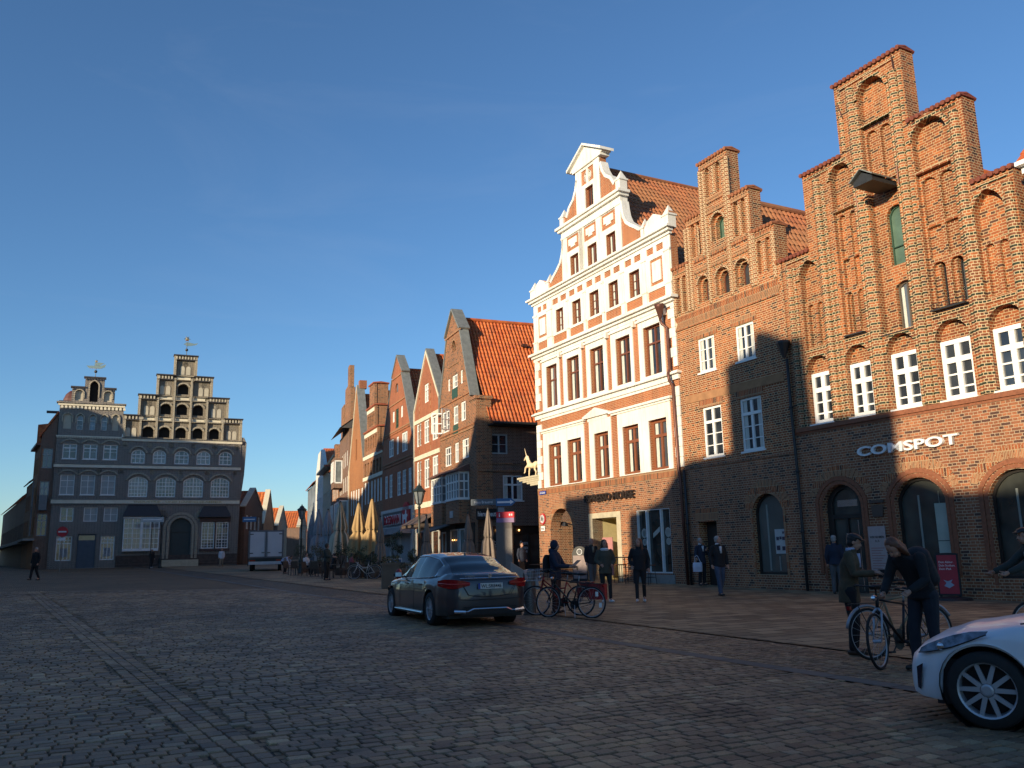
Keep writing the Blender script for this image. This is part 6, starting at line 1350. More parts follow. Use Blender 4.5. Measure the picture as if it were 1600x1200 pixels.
def car(label,loc,rz,P,col_mat,cat='car',name='parked_car'):
    """x forward, y left. P: dict with keys"""
    root=empty(name,loc,rz,label,cat)
    L=P['L']; W=P['W']/2; xf=P['xf']; xr=P['xr']; wr=P['wr']; ar=wr+0.045
    body=P['body']; x0=-P['rear']; x1=P['front']
    sill=P.get('sill',0.20)
    NX=110; xs_=[x0+(x1-x0)*i/NX for i in range(NX+1)]
    rows=[]
    for x in xs_:
        w,zb,zs,zd,cr=lerp_keys(body,x)      # half width factor, bottom, shoulder, deck, crown
        w*=W; zz=zb
        arch=False
        for xc in (xf,xr):
            d=abs(x-xc)
            if d<ar:
                za=wr+math.sqrt(max(0,ar*ar-d*d))
                if za>zz: zz=za; arch=True
        sh=zs
        def pt(f,g): return (f*w,zz+(sh-zz)*g)
        flare=0.012 if arch else 0.0
        half=[(w*0.975+flare,zz),(w*0.995+flare,zz+0.02),pt(1.0,0.35),pt(1.0,0.62),pt(0.985,0.85),pt(0.955,1.0),(w*0.90,sh+(zd-sh)*0.55),(w*0.80,zd),(w*0.5,zd+cr*0.7),(0,zd+cr)]
        rows.append([(x,y,z) for y,z in half])
    m=MB(); n=len(rows[0])
    V=[]; 
    for r in rows: V+=r+[(x,-y,z) for x,y,z in r[:-1]][::-1]
    n2=2*n-1
    m.add(V,[(i*n2+j,i*n2+j+1,(i+1)*n2+j+1,(i+1)*n2+j) for i in range(NX) for j in range(n2-1)])
    m.add(V[:n2],[tuple(range(n2))]); m.add(V[-n2:],[tuple(range(n2))])
    bo=m.build('body',col_mat,root,True,merge=True)
    try: bo.data.set_sharp_from_angle(angle=R(42))
    except Exception: pass
    # underside and wheel housings
    m=MB(); m.box(x0+0.25,x1-0.25,-W*0.86,W*0.86,sill-0.03,0.55)
    u=m.build('underbody',BLACK,root)
    m=MB(True)
    for xc in (xf,xr): 
        for s in (-1,1): m.lathe([(0,0.0),(ar+0.01,0.0),(ar+0.01,0.28)],(xc,(W-0.32) if s>0 else -W+0.04,wr+0.02),24,'y',cap=False)
    for q in m.pieces(): q.build('wheel_housing',BLACK,root)
    # cabin
    cab=P['cabin']   # (x, halfwidth bottom, z bottom, halfwidth top, z top)
    m=MB(); nx=40; ca,cb=cab[0][0],cab[-1][0]; rowsc=[]
    for i in range(nx+1):
        x=ca+(cb-ca)*i/nx; wb_,zb_,wt,zt=lerp_keys(cab,x); wb_*=W; wt*=W
        rowsc.append([(x,wb_,zb_),(x,wb_+(wt-wb_)*0.5+0.012,zb_+(zt-zb_)*0.5),(x,wt,zt-0.05 if zt-zb_>0.1 else zt-0.5*(zt-zb_)),(x,wt*0.9,zt-0.012 if zt-zb_>.05 else zt),(x,wt*0.45,zt+0.012),(x,0,zt+0.018)])
    n=6;n2=11; V=[]
    for r in rowsc: V+=r+[(x,-y,z) for x,y,z in r[:-1]][::-1]
    fs=[];mi=[]
    for i in range(nx):
        xm=(rowsc[i][0][0]+rowsc[i+1][0][0])/2
        for j in range(n2-1):
            jj=j if j<5 else 9-j
            if jj<=1: g=P['side_glass'](xm)
            elif jj==2: g=False
            else: g=P['top_glass'](xm)
            fs.append((i*n2+j,i*n2+j+1,(i+1)*n2+j+1,(i+1)*n2+j)); mi.append(1 if g else 0)
    m.v=V; m.f=fs; m.m=mi
    c=m.build('cabin',[col_mat,CARGL],root,True)
    for p,i in zip(c.data.polygons,mi): pass
    return root,W
def sedan():
    P=dict(L=4.9,W=1.86,xf=2.94,xr=0.0,wr=0.335,rear=1.05,front=3.86,
      body=[(-1.05,0.66,0.34,0.74,0.86,0.02),(-0.98,0.80,0.27,0.78,0.97,0.02),(-0.85,0.90,0.24,0.80,1.02,0.02),(-0.5,0.975,0.22,0.83,1.03,0.025),(0.2,1.0,0.20,0.88,1.0,0.02),(1.2,1.0,0.19,0.90,0.96,0.0),(2.2,0.995,0.19,0.87,0.94,0.03),(3.0,0.97,0.20,0.82,0.88,0.05),(3.55,0.88,0.22,0.70,0.76,0.05),(3.78,0.74,0.24,0.60,0.66,0.04),(3.86,0.6,0.30,0.52,0.56,0.03)],
      cabin=[(-0.62,0.78,0.99,0.74,1.02),(-0.2,0.86,0.98,0.66,1.22),(0.25,0.90,0.95,0.64,1.38),(0.9,0.92,0.93,0.66,1.445),(1.5,0.92,0.92,0.665,1.44),(2.0,0.90,0.91,0.64,1.32),(2.4,0.87,0.91,0.66,1.10),(2.62,0.83,0.92,0.76,0.97)],
      side_glass=lambda x:-0.05<x<2.25 and not (1.02<x<1.10),
      top_glass=lambda x: x<0.22 or x>1.75)
    M=paint('graphite_metallic',(0.062,0.060,0.068),0.6,0.32)
    X,Y,Z=-0.96,18.5,0; az=math.pi/2+R(23.5)
    root,W=car('graphite grey saloon car with its tail towards the viewer, right of the cafe planter',(X,Y,gz(X,Y)),az,P,M)
    for x,s in ((0,1),(0,-1),(2.94,1),(2.94,-1)): wheel(root,(x,s*(W-0.125),0.335),0.335,0.235,s,10)
    # chrome window line
    for s in (1,-1):
        m=MB(); pts=[]
        for i in range(17):
            x=-0.1+2.4*i/16; wb_,zb_,wt,zt=lerp_keys(P['cabin'],x); pts.append((x,s*(wb_*W+0.012),zb_+0.005))
        top=[]
        for i in range(17):
            x=2.3-2.4*i/16; wb_,zb_,wt,zt=lerp_keys(P['cabin'],x); top.append((x,s*(wt*W+0.010),max(zb_+0.02,zt-0.055)))
        m.tube(pts+top,0.010,5,closed=True); m.build('window_trim',CHROME,root)
        m=MB(); m.tube([(0.45,s*(W+0.004),0.24),(2.5,s*(W+0.004),0.24)],0.018,6); m.build('sill_trim',CHROME,root)
        for x in (0.55,1.55): m=MB(); m.box(x,x+0.2,s*(W-0.01)-0.015,s*(W-0.01)+0.015,0.80,0.825); m.build('door_handle',M,root)
        m=MB(True); 
        m.box(1.055,1.062,s*(W+0.001)-0.002,s*(W+0.001)+0.002,0.28,0.9); m.box(0.30,0.305,s*(W)-0.002,s*(W)+0.002,0.6,0.9); m.box(2.12,2.126,s*(W+0.001)-0.002,s*(W+0.001)+0.002,0.28,0.86)
        for q in m.pieces(): q.build('panel_gap',BLACK,root)
        m=MB(); m.sphere((1.98,s*(W+0.10),0.99),0.1,12,8,(0.75,0.95,0.62)); m.box(1.95,2.02,min(s*(W-0.1),s*(W+0.05)),max(s*(W-0.1),s*(W+0.05)),0.93,0.96); mr=m.build('wing_mirror',BLACK,root,True)
        m=MB(); m.box(1.90,1.915,s*(W+0.10)-0.07,s*(W+0.10)+0.07,0.95,1.04); m.build('mirror_glass',CHROME,mr)
        # tail lamps
        m=MB(); 
        Q=[]
        for (x,y,z0,z1) in ((-0.55,0.985,0.80,0.90),(-0.80,0.945,0.77,0.93),(-0.93,0.875,0.75,0.93),(-1.02,0.76,0.75,0.92),(-1.058,0.60,0.78,0.90),(-1.068,0.45,0.81,0.87)): Q.append((x-0.010,s*(W*y+0.006),z0,z1))
        vs=[];
        for x,y,z0,z1 in Q: vs+=[(x,y,z0),(x,y,z1)]
        m.add(vs,[(2*i,2*i+1,2*i+3,2*i+2) for i in range(len(Q)-1)]); m.add([(a[0]+0.06,a[1]*0.95,a[2]) for a in vs],[(2*i,2*i+2,2*i+3,2*i+1) for i in range(len(Q)-1)])
        tl=m.build('tail_lamp',REDL_,root,True)
        m=MB(); m.tube([(q[0]-0.006,q[1]*1.004,(q[2]+q[3])/2) for q in Q],0.012,5); m.build('lamp_strip',plain('lamp_strip_red',(0.55,0.05,0.04),0.2),tl)
        m=MB(); m.tube([(-1.07,s*0.52,0.305),(-1.02,s*0.74,0.315)],0.038,8); m.tube([(-1.075,s*0.52,0.29),(-1.03,s*0.74,0.30)],0.02,8); m.build('exhaust_trim',CHROME,root)
        m=MB(); m.add([(3.50,s*W*0.905,0.60),(3.72,s*W*0.80,0.56),(3.80,s*W*0.62,0.54),(3.80,s*W*0.62,0.62),(3.70,s*W*0.80,0.68),(3.45,s*W*0.92,0.71)],[(0,1,4,5),(1,2,3,4)]); m.build('headlight',LENS,root)
    m=MB(); 
    pts=[(-1.065+0.06*(y/0.5)**2*0.3,y*1.0,0.945) for y in [-0.62+0.124*i for i in range(11)]]; m.tube(pts,0.012,6); m.build('boot_chrome',CHROME,root)
    m=MB(); m.tube([(-1.085+0.05*(y/0.5)**2*0.4,y,0.355 if abs(y)<0.42 else 0.31) for y in [-0.58+0.116*i for i in range(11)]],0.018,6); m.build('bumper_chrome',CHROME,root)
    m=MB(); m.add([(-1.07,-0.62,0.24),(-1.07,0.62,0.24),(-1.085,0.56,0.40),(-1.085,-0.56,0.40)],[(0,1,2,3)]); m.build('diffuser',BLACK,root)
    # boot lid gaps, recess and plate
    m=MB(); m.tube([(-1.078,-0.56,0.80),(-1.086,-0.45,0.62),(-1.09,-0.2,0.59),(-1.09,0.2,0.59),(-1.086,0.45,0.62),(-1.078,0.56,0.80)],0.006,4); m.tube([(-1.05,-0.68,0.545),(-1.09,-0.4,0.53),(-1.095,0.0,0.53),(-1.09,0.4,0.53),(-1.05,0.68,0.545)],0.006,4); m.build('boot_gap',BLACK,root)
    PLT=plain('plate_white',(0.62,0.62,0.58),0.5,var=0.03)
    m=MB(); m.box(-1.108,-1.09,-0.26,0.26,0.735,0.845); pl=m.build('number_plate',PLT,root)
    m=MB(); m.box(-1.110,-1.1,0.215,0.26,0.735,0.845); m.build('blue_band',plain('plate_blue',(0.02,0.05,0.30),0.5),pl)
    o=lettering('plate_lettering','WL:SR844E',(-1.112,0.20,0.755),-math.pi/2,0.44,0.07,BLACK,0.001,0.006,pl)
    m=MB(); m.lathe([(0.055,0),(0.055,0.006),(0.045,0.006),(0.045,0)],(-1.082,0,0.0),16,'x') ; 
    st=MB(); st.lathe([(0.036,0.0),(0.036,0.006),(0.028,0.006),(0.028,0.0)],(0,0,0),16,'x')
    for k in range(3): a=math.pi/2+k*2*math.pi/3; st.tube([(0,0,0),(0,0.034*math.cos(a),0.034*math.sin(a))],0.004,4)
    so_=st.build('boot_emblem',CHROME,root); so_.location=(-1.080,0,0.985)
    o=lettering('boot_lettering','E 300 e',(-1.084,0.52,0.970),-math.pi/2,0.20,0.03,CHROME,0.002,0.001,root)
    m=MB(); m.sphere((0.35,0,1.425),0.04,8,6,(1.6,0.4,0.8)); m.build('roof_antenna',M,root)
sedan()
def hatch():
    P=dict(L=4.1,W=1.76,xf=2.6,xr=0.0,wr=0.315,rear=0.75,front=3.26,
      body=[(-0.75,0.75,0.35,0.80,0.95,0.02),(-0.5,0.93,0.25,0.88,1.0,0.02),(0.2,1.0,0.20,0.92,1.0,0.02),(1.2,1.0,0.19,0.90,0.98,0.0),(1.75,1.0,0.19,0.865,0.925,0.02),(2.3,0.99,0.20,0.81,0.855,0.04),(2.75,0.955,0.20,0.715,0.775,0.05),(2.98,0.89,0.20,0.64,0.70,0.05),(3.13,0.80,0.21,0.56,0.63,0.04),(3.22,0.68,0.23,0.50,0.56,0.03),(3.26,0.55,0.27,0.44,0.48,0.02)],
      cabin=[(-0.65,0.80,1.0,0.72,1.10),(-0.3,0.88,0.98,0.70,1.36),(0.5,0.92,0.95,0.70,1.48),(1.0,0.92,0.94,0.70,1.44),(1.5,0.90,0.92,0.66,1.24),(1.9,0.87,0.90,0.70,1.02),(2.12,0.85,0.885,0.80,0.90)],
      side_glass=lambda x:-0.4<x<1.85 and not (0.8<x<0.9),
      top_glass=lambda x: x<-0.2 or x>1.25)
    M=paint('white_car_paint',(0.80,0.83,0.87),0.0,0.45)
    az=R(143)
    # wheel contact of the front left wheel seen at (1535,1140)
    cx,cy,cz=tgp(1534,1139)
    d=Vector((math.cos(az),math.sin(az))); n=Vector((-math.sin(az),math.cos(az)))
    root,W=car('white hatchback nosing into the picture at the right edge, headlight and alloy wheel visible',(cx-d.x*2.6-n.x*0.76+0.10,cy-d.y*2.6-n.y*0.76,cz),az,P,M)
    for x,s in ((0,1),(0,-1),(2.6,1),(2.6,-1)): wheel(root,(x,s*(W-0.12),0.315),0.315,0.20,s,10,rimf=0.72)
    for s in (1,-1):
        m=MB()
        K=[(2.56,0.972,0.765,0.778),(2.70,0.955,0.705,0.768),(2.84,0.93,0.650,0.735),(2.96,0.892,0.615,0.692),(3.07,0.835,0.590,0.645),(3.14,0.78,0.580,0.605)]
        vs=[]
        for x,y,z0,z1 in K: vs+=[(x,s*(W*y+0.010),z0),(x-0.02,s*(W*y-0.02),z1+0.02)]
        m.add(vs,[(2*i,2*i+1,2*i+3,2*i+2) for i in range(len(K)-1)])
        h=m.build('headlight',LENS,root,True)
        m=MB(); m.tube([(k[0]-0.005,s*(W*k[1]+0.014),k[2]+0.006) for k in K],0.006,5); m.build('lamp_edge',BLACK,h)
        m=MB(); m.sphere((2.93,s*(W*0.905),0.655),0.035,10,7); m.build('lamp_reflector',CHROME,h)
        m=MB(); 
        m.add([(3.10,s*(W*0.83+.02),0.50),(3.17,s*(W*0.755+0.02),0.46),(3.18,s*(W*0.735+0.02),0.28),(3.15,s*(W*0.775+0.02),0.27)],[(0,1,2,3)]); m.build('bumper_slot',plain('blue_black_slot',(0.01,0.01,0.03),0.25),root)
        m=MB(True)
        m.tube([(1.85,s*(W+0.001),0.86),(1.78,s*(W+0.002),0.6),(1.84,s*(W+0.001),0.26)],0.005,4)
        for q in m.pieces(): q.build('panel_gap',BLACK,root)
        m=MB(); m.sphere((1.45,s*(W+0.08),1.0),0.1,12,8,(0.7,0.9,0.65)); m.build('wing_mirror',M,root,True)
        m=MB(); K2=[(2.3,0.83),(2.1,0.86),(1.8,0.90)]; m.tube([(x,s*W*0.885,z+0.03) for x,z in K2],0.006,4); m.build('bonnet_gap',BLACK,root)
    m=MB(); m.box(3.22,3.275,-0.42,0.42,0.30,0.42); m.build('grille',BLACK,root)
hatch()
def truck():
    X,Y=-18.75,65.5; az=R(15)
    r=empty('delivery_truck',(X,Y,gz(X,Y)),az,'white box truck standing in the street entrance, rear doors towards the viewer','truck')
    WB_=plain('truck_white',(0.50,0.51,0.54),0.5,var=0.06,scale=1.2); GR=plain('truck_frame',(0.12,0.12,0.13),0.5)
    m=MB(); m.box(-1.28,1.28,0.0,5.6,0.98,3.02); m.build('cargo_box',GR,r)
    for s in (-1,1):
        a,b=(0.02,1.18) if s>0 else (-1.18,-0.02)
        m=MB(); m.box(a+0.03,b-0.03,-0.05,0.0,1.08,2.9); d=m.build('rear_door',WB_,r)
        m=MB(); m.tube([(s*0.09,-0.08,1.05),(s*0.09,-0.08,2.92)],0.018,6); m.box(s*0.2-0.12,s*0.2+0.12,-0.09,-0.05,1.33,1.40); m.build('door_bar',GR,d)
        m=MB(True)
        for z in (1.3,2.7): m.box(min(s*0.92,s*1.16),max(s*0.92,s*1.16),-0.07,-0.05,z,z+0.07)
        for q in m.pieces(): q.build('hinge',DARKMETAL,d)
        m=MB(); m.box(s*0.95-0.2,s*0.95+0.2,-0.06,0.0,0.74,0.84); m.build('tail_lamp',REDL_,r)
        for y in (0.9,4.6):
            w=MB(); w.lathe([(0.2,-0.13),(0.40,-0.13),(0.43,-0.1),(0.43,0.1),(0.40,0.13),(0.2,0.13)],(0,0,0),24,'x'); o=w.build('wheel',RUBBER,r,True); o.location=(s*1.02,y,0.43)
    m=MB(); m.box(-1.2,1.2,-0.02,0.1,0.86,0.98); m.box(-1.15,1.15,0.1,5.6,0.55,0.98); m.build('chassis',BLACK,r)
    m=MB(); m.box(-1.22,1.22,-0.10,-0.03,0.50,0.72); m.build('bumper',plain('bumper_grey',(0.45,0.46,0.48),0.4),r)
    m=MB(); m.box(-1.05,1.05,5.6,7.2,0.6,2.5); m.build('cab',WB_,r)
truck()
# ------------------------------------------------------------------ bicycles: x forward
def bicycle(label,loc,rz,frame_col,lean=0.08,step=False,basket=False,bag=None,fork_col=None,steer=0.3,fender=None,reflector=False,wr=0.34,group='bicycles parked on the square'):
    root=empty('bicycle',loc,rz,label,'bicycle',group); root.rotation_euler=(lean,0,rz)
    FM=plain('bike_paint_%d_%d_%d'%tuple(int(c*999) for c in frame_col),frame_col,0.35,metal=0.3,var=0.1)
    FK=plain('bike_fork_%d'%int(fork_col[0]*999),fork_col,0.35,metal=0.3) if fork_col else FM
    rw=(0,0,wr); fwp=(1.06,0,wr); bb=(0.44,0,0.29); st=(0.30,0,0.80); hd=(0.86,0,0.88); hl=(0.89,0,0.74)
    m=MB(); 
    m.tube([bb,st],0.017,8); m.tube([bb,hl],0.019,8)
    if step: m.tube([(0.36,0,0.62),(0.60,0,0.60),(0.87,0,0.80)],0.017,8)
    else: m.tube([(0.31,0,0.76),(0.865,0,0.84)],0.016,8)
    m.tube([hd,hl],0.022,8)
    for s in (-1,1): m.tube([(rw[0],s*0.06,rw[2]),(0.42,s*0.03,0.29)],0.010,6); m.tube([(rw[0],s*0.06,rw[2]),(0.31,s*0.02,0.75)],0.008,6)
    m.build('frame',FM,root,True)
    # steering assembly
    def rot(p):
        d=Vector(p)-Vector(hl); c,s_=math.cos(steer),math.sin(steer); return (hl[0]+d.x*c-d.y*s_,d.x*s_+d.y*c,p[2])
    m=MB()
    for s in (-1,1): m.tube([rot((hl[0],0,hl[2])),rot((hl[0]+0.015,s*0.05,hl[2]-0.05)),rot((hl[0]+0.06,s*0.05,0.55)),rot((1.06,s*0.05,wr))],[0.018,0.015,0.014,0.010],7)
    f=m.build('fork',FK,root,True)
    m=MB(); m.tube([rot((hd[0],0,hd[2])),rot((hd[0]-0.01,0,0.98)),rot((hd[0]+0.05,0,1.0))],0.012,6); m.tube([rot((0.74,-0.30,1.02)),rot((0.86,-0.24,1.03)),rot((0.91,0,1.0)),rot((0.86,0.24,1.03)),rot((0.74,0.30,1.02))],0.012,6); h=m.build('handlebar',DARKMETAL,root,True)
    m=MB(True)
    for s in (-1,1): m.tube([rot((0.80,s*0.27,1.027)),rot((0.71,s*0.315,1.018))],0.018,6)
    for q in m.pieces(): q.build('grip',RUBBER,h)
    m=MB(); m.sphere(rot((0.95,0,0.86)),0.04,8,6); m.build('front_lamp',CHROME,h)
    for k,(c,fr) in enumerate(((rw,False),(fwp,True))):
        m=MB(); T=lambda p:(rot((c[0]+p[0],p[1],c[2]+p[2])) if fr else (c[0]+p[0],p[1],c[2]+p[2]))
        n=30; m.tube([T((wr*0.955*math.cos(2*math.pi*i/n),0,wr*0.955*math.sin(2*math.pi*i/n))) for i in range(n)],0.019,6,closed=True)
        w=m.build('wheel',RUBBER,root,True)
        m=MB(); m.tube([T((wr*0.885*math.cos(2*math.pi*i/n),0,wr*0.885*math.sin(2*math.pi*i/n))) for i in range(n)],0.009,5,closed=True); m.build('rim',ALLOY,w,True)
        m=MB(); 
        for i in range(18): a=2*math.pi*i/18; m.tube([T((0.02*math.cos(a+1),(0.03 if i%2 else -0.03),0.02*math.sin(a+1))),T((wr*0.88*math.cos(a),0,wr*0.88*math.sin(a)))],0.0018,3,caps=False)
        m.tube([T((0,-0.05,0)),T((0,0.05,0))],0.022,8); m.build('spokes',ALLOY,w)
        if reflector and k==0:
            m=MB(True)
            for a in (2.2,3.4): m.box(c[0]+0.22*math.cos(a)-0.03,c[0]+0.22*math.cos(a)+0.03,-0.012,0.012,c[2]+0.22*math.sin(a)-0.05,c[2]+0.22*math.sin(a)+0.05)
            for q in m.pieces(): q.build('reflector',plain('reflector_white',(0.9,0.9,0.85),0.2),w)
        if fender is not None:
            m=MB(); a0,a1=(0.15,2.9) if not fr else (0.5,2.3)
            P=[T(((wr+0.03)*math.cos(a0+(a1-a0)*i/14),0,(wr+0.03)*math.sin(a0+(a1-a0)*i/14))) for i in range(15)]
            m.tube(P,0.020,6); m.build('mudguard',plain('mudguard_%d'%int(fender[0]*99),fender,0.4,metal=0.3),root,True)
    m=MB(); m.tube([(0.30,0,0.78),(0.275,0,0.93)],0.013,6); sp=m.build('seatpost',ALLOY,root,True)
    m=MB(); m.sphere((0.22,0,0.95),0.13,12,8,(0.95,0.62,0.28)); m.sphere((0.36,0,0.955),0.09,10,6,(1.1,0.32,0.28)); m.build('saddle',BLACK,root,True)
    m=MB(); m.lathe([(0.0,-0.012),(0.10,-0.012),(0.10,-0.004),(0.0,-0.004)],(bb[0],-0.05,bb[2]),18,'y')
    m.tube([(bb[0],-0.08,bb[2]),(bb[0]+0.11,-0.09,bb[2]-0.12)],0.010,5); m.tube([(bb[0],0.08,bb[2]),(bb[0]-0.11,0.09,bb[2]+0.12)],0.010,5); m.tube([(bb[0],-0.09,bb[2]),(bb[0],0.09,bb[2])],0.02,6)
    m.tube([(bb[0],-0.06,bb[2]+0.09),(0,-0.06,wr+0.03)],0.005,4); m.tube([(bb[0],-0.06,bb[2]-0.09),(0,-0.06,wr-0.03)],0.005,4)
    ck=m.build('crankset',DARKMETAL,root)
    m=MB(True); m.box(bb[0]+0.06,bb[0]+0.16,-0.16,-0.09,bb[2]-0.135,bb[2]-0.11); m.box(bb[0]-0.16,bb[0]-0.06,0.09,0.16,bb[2]+0.11,bb[2]+0.135)
    for q in m.pieces(): q.build('pedal',BLACK,ck)
    m=MB(); 
    for s in (-1,1): m.tube([(0.24,s*0.05,0.74),(-0.25,s*0.06,0.74)],0.006,5); m.tube([(-0.2,s*0.06,0.74),(0.0,s*0.07,wr)],0.006,5)
    for x in (-0.25,-0.1,0.05,0.2): m.tube([(x,-0.06,0.74),(x,0.06,0.74)],0.006,5)
    m.build('luggage_rack',DARKMETAL,root)
    m=MB(); m.box(-0.30,-0.27,-0.03,0.03,0.66,0.71); m.build('rear_light',REDL_,root)
    m=MB(); m.tube([(0.38,0.05,0.28),(0.30,0.22,0.01)],0.008,5); m.build('kickstand',ALLOY,root)
    if bag:
        m=MB(); m.box(-0.28,0.10,-0.24,-0.09,0.40,0.74); m.box(-0.25,0.08,-0.26,-0.24,0.45,0.60); m.build('pannier',plain('pannier_%d'%int(bag[0]*99),bag,0.7,var=0.3,scale=9),root)
    if basket:
        m=MB()
        for i in range(9):
            for (a,b) in (((0.92,-0.18),(1.24,-0.18)),((0.92,0.18),(1.24,0.18))):
                x=a[0]+(b[0]-a[0])*i/8; m.tube([rot((x,a[1],0.80)),rot((x,a[1]*1.15,1.04))],0.004,3)
            y=-0.18+0.36*i/8; m.tube([rot((1.24,y,0.80)),rot((1.28,y*1.15,1.04))],0.004,3); m.tube([rot((0.92,y,0.80)),rot((1.24,y,0.80))],0.004,3)
        for z,k in ((0.80,1.0),(0.88,1.05),(0.96,1.1),(1.04,1.15)): m.tube([rot((0.92,-0.18*k,z)),rot((1.24+0.04*(z-0.8)/0.24,-0.18*k,z)),rot((1.24+0.04*(z-0.8)/0.24,0.18*k,z)),rot((0.92,0.18*k,z))],0.006,4,closed=True)
        m.build('wire_basket',ALLOY,root)
    return root
def G3(x,y,dz=0): return (x,y,gz(x,y)+dz)
# pair by the bollard
bicycle('black bicycle with red pannier and spoke reflectors, front of the pair beside the bollard',G3(1.62,19.30),R(152),(0.03,0.03,0.03),0.05,False,False,(0.35,0.03,0.03),None,-0.15,None,True)
bicycle('red step through bicycle with wire basket, rear of the pair beside the bollard',G3(1.45,20.05),R(160),(0.28,0.02,0.02),-0.04,True,True,(0.22,0.03,0.03),None,0.1,None)
# pair at the right, held by two people
bicycle('black bicycle with pale suspension fork, held by the bending person in black',G3(5.35,11.75),R(214),(0.03,0.03,0.035),0.06,False,False,None,(0.42,0.44,0.50),0.25,None)
bicycle('dark bicycle with cream top tube and pale mudguard, beside the man in the flat cap',G3(4.75,12.0),R(20),(0.25,0.20,0.12),-0.05,False,False,None,None,-0.1,(0.35,0.36,0.40))
bicycle('white framed bicycle leaning in front of the cafe planters',G3(-7.35,45.4),R(178),(0.55,0.55,0.52),0.05,True,False,(0.16,0.10,0.06),(0.55,0.55,0.52),0.0,(0.30,0.28,0.22),wr=0.36)
bicycle('dark bicycle ridden in at the right edge behind the white car',G3(8.75,13.2),R(178),(0.03,0.03,0.03),0.0,False,False,None,None,0.0,None)
# ================================================================== PEOPLE
def remesh(name,mb,mat,parent,vox,smooth=True,iters=2):
    me=bpy.data.meshes.new(name+'_src'); me.from_pydata([tuple(v) for v in mb.v],[],mb.f)
    bm=bmesh.new(); bm.from_mesh(me); bmesh.ops.recalc_face_normals(bm,faces=bm.faces); bm.to_mesh(me); bm.free()
    o=bpy.data.objects.new(name,me); COL.objects.link(o)
    md=o.modifiers.new('r','REMESH'); md.mode='VOXEL'; md.voxel_size=vox; md.use_smooth_shade=True
    if iters: s=o.modifiers.new('s','SMOOTH'); s.iterations=iters; s.factor=0.5
    bpy.context.view_layer.update(); dg=bpy.context.evaluated_depsgraph_get(); n=bpy.data.meshes.new_from_object(o.evaluated_get(dg))
    o.modifiers.clear(); o.data=n; n.name=name; bpy.data.meshes.remove(me); n.materials.clear(); n.materials.append(mat)
    if parent is not None: o.parent=parent
    return o
def loft(mb,secs,n=14):
    """closed elliptical sections: (centre, half width, half depth, yaw)"""
    vs=[]
    for c,w,d,yaw in secs:
        for k in range(n):
            a=2*math.pi*k/n; x=w*math.cos(a); y=d*math.sin(a)
            vs.append((c[0]+x*math.cos(yaw)-y*math.sin(yaw),c[1]+x*math.sin(yaw)+y*math.cos(yaw),c[2]))
    m=len(secs); fs=[(i*n+k,i*n+(k+1)%n,(i+1)*n+(k+1)%n,(i+1)*n+k) for i in range(m-1) for k in range(n)]
    fs+= [tuple(reversed(range(n))),tuple((m-1)*n+k for k in range(n))]
    mb.add(vs,fs)
def limb(mb,pts,rs,n=10):
    mb.tube(pts,rs,n)
    for p,r in zip(pts,rs): mb.sphere(p,r*0.99,n,6)
SKIN=plain('skin',(0.42,0.22,0.15),0.55,var=0.06); 
def hand(mb,w,d,up_,side,s=1.0,curl=0.5):
    """palm, five unequal bent fingers and a side thumb; d points to the finger tips"""
    d=Vector(d).normalized(); up_=Vector(up_); up_=(up_-d*up_.dot(d)).normalized(); lat=d.cross(up_)*side; w=Vector(w)
    mb.tube([w,w+d*0.035*s,w+d*0.085*s],[0.024*s,0.033*s,0.036*s],8); 
    for i,(o,L) in enumerate(((-0.028,0.072),(-0.009,0.082),(0.010,0.077),(0.028,0.060))):
        b=w+d*0.08*s+lat*o*s; c1=b+(d*math.cos(curl*0.5)-up_*math.sin(curl*0.5))*L*0.5*s; c2=c1+(d*math.cos(curl*1.3)-up_*math.sin(curl*1.3))*L*0.5*s
        mb.tube([b,c1,c2],[0.0095*s,0.0085*s,0.0068*s],6)
    b=w+d*0.03*s-lat*0.03*s; mb.tube([b,b+(d*0.6-lat*0.7-up_*0.2)*0.04*s,b+(d*1.0-lat*0.55-up_*0.5)*0.07*s],[0.012*s,0.010*s,0.008*s],6)
POSES={}
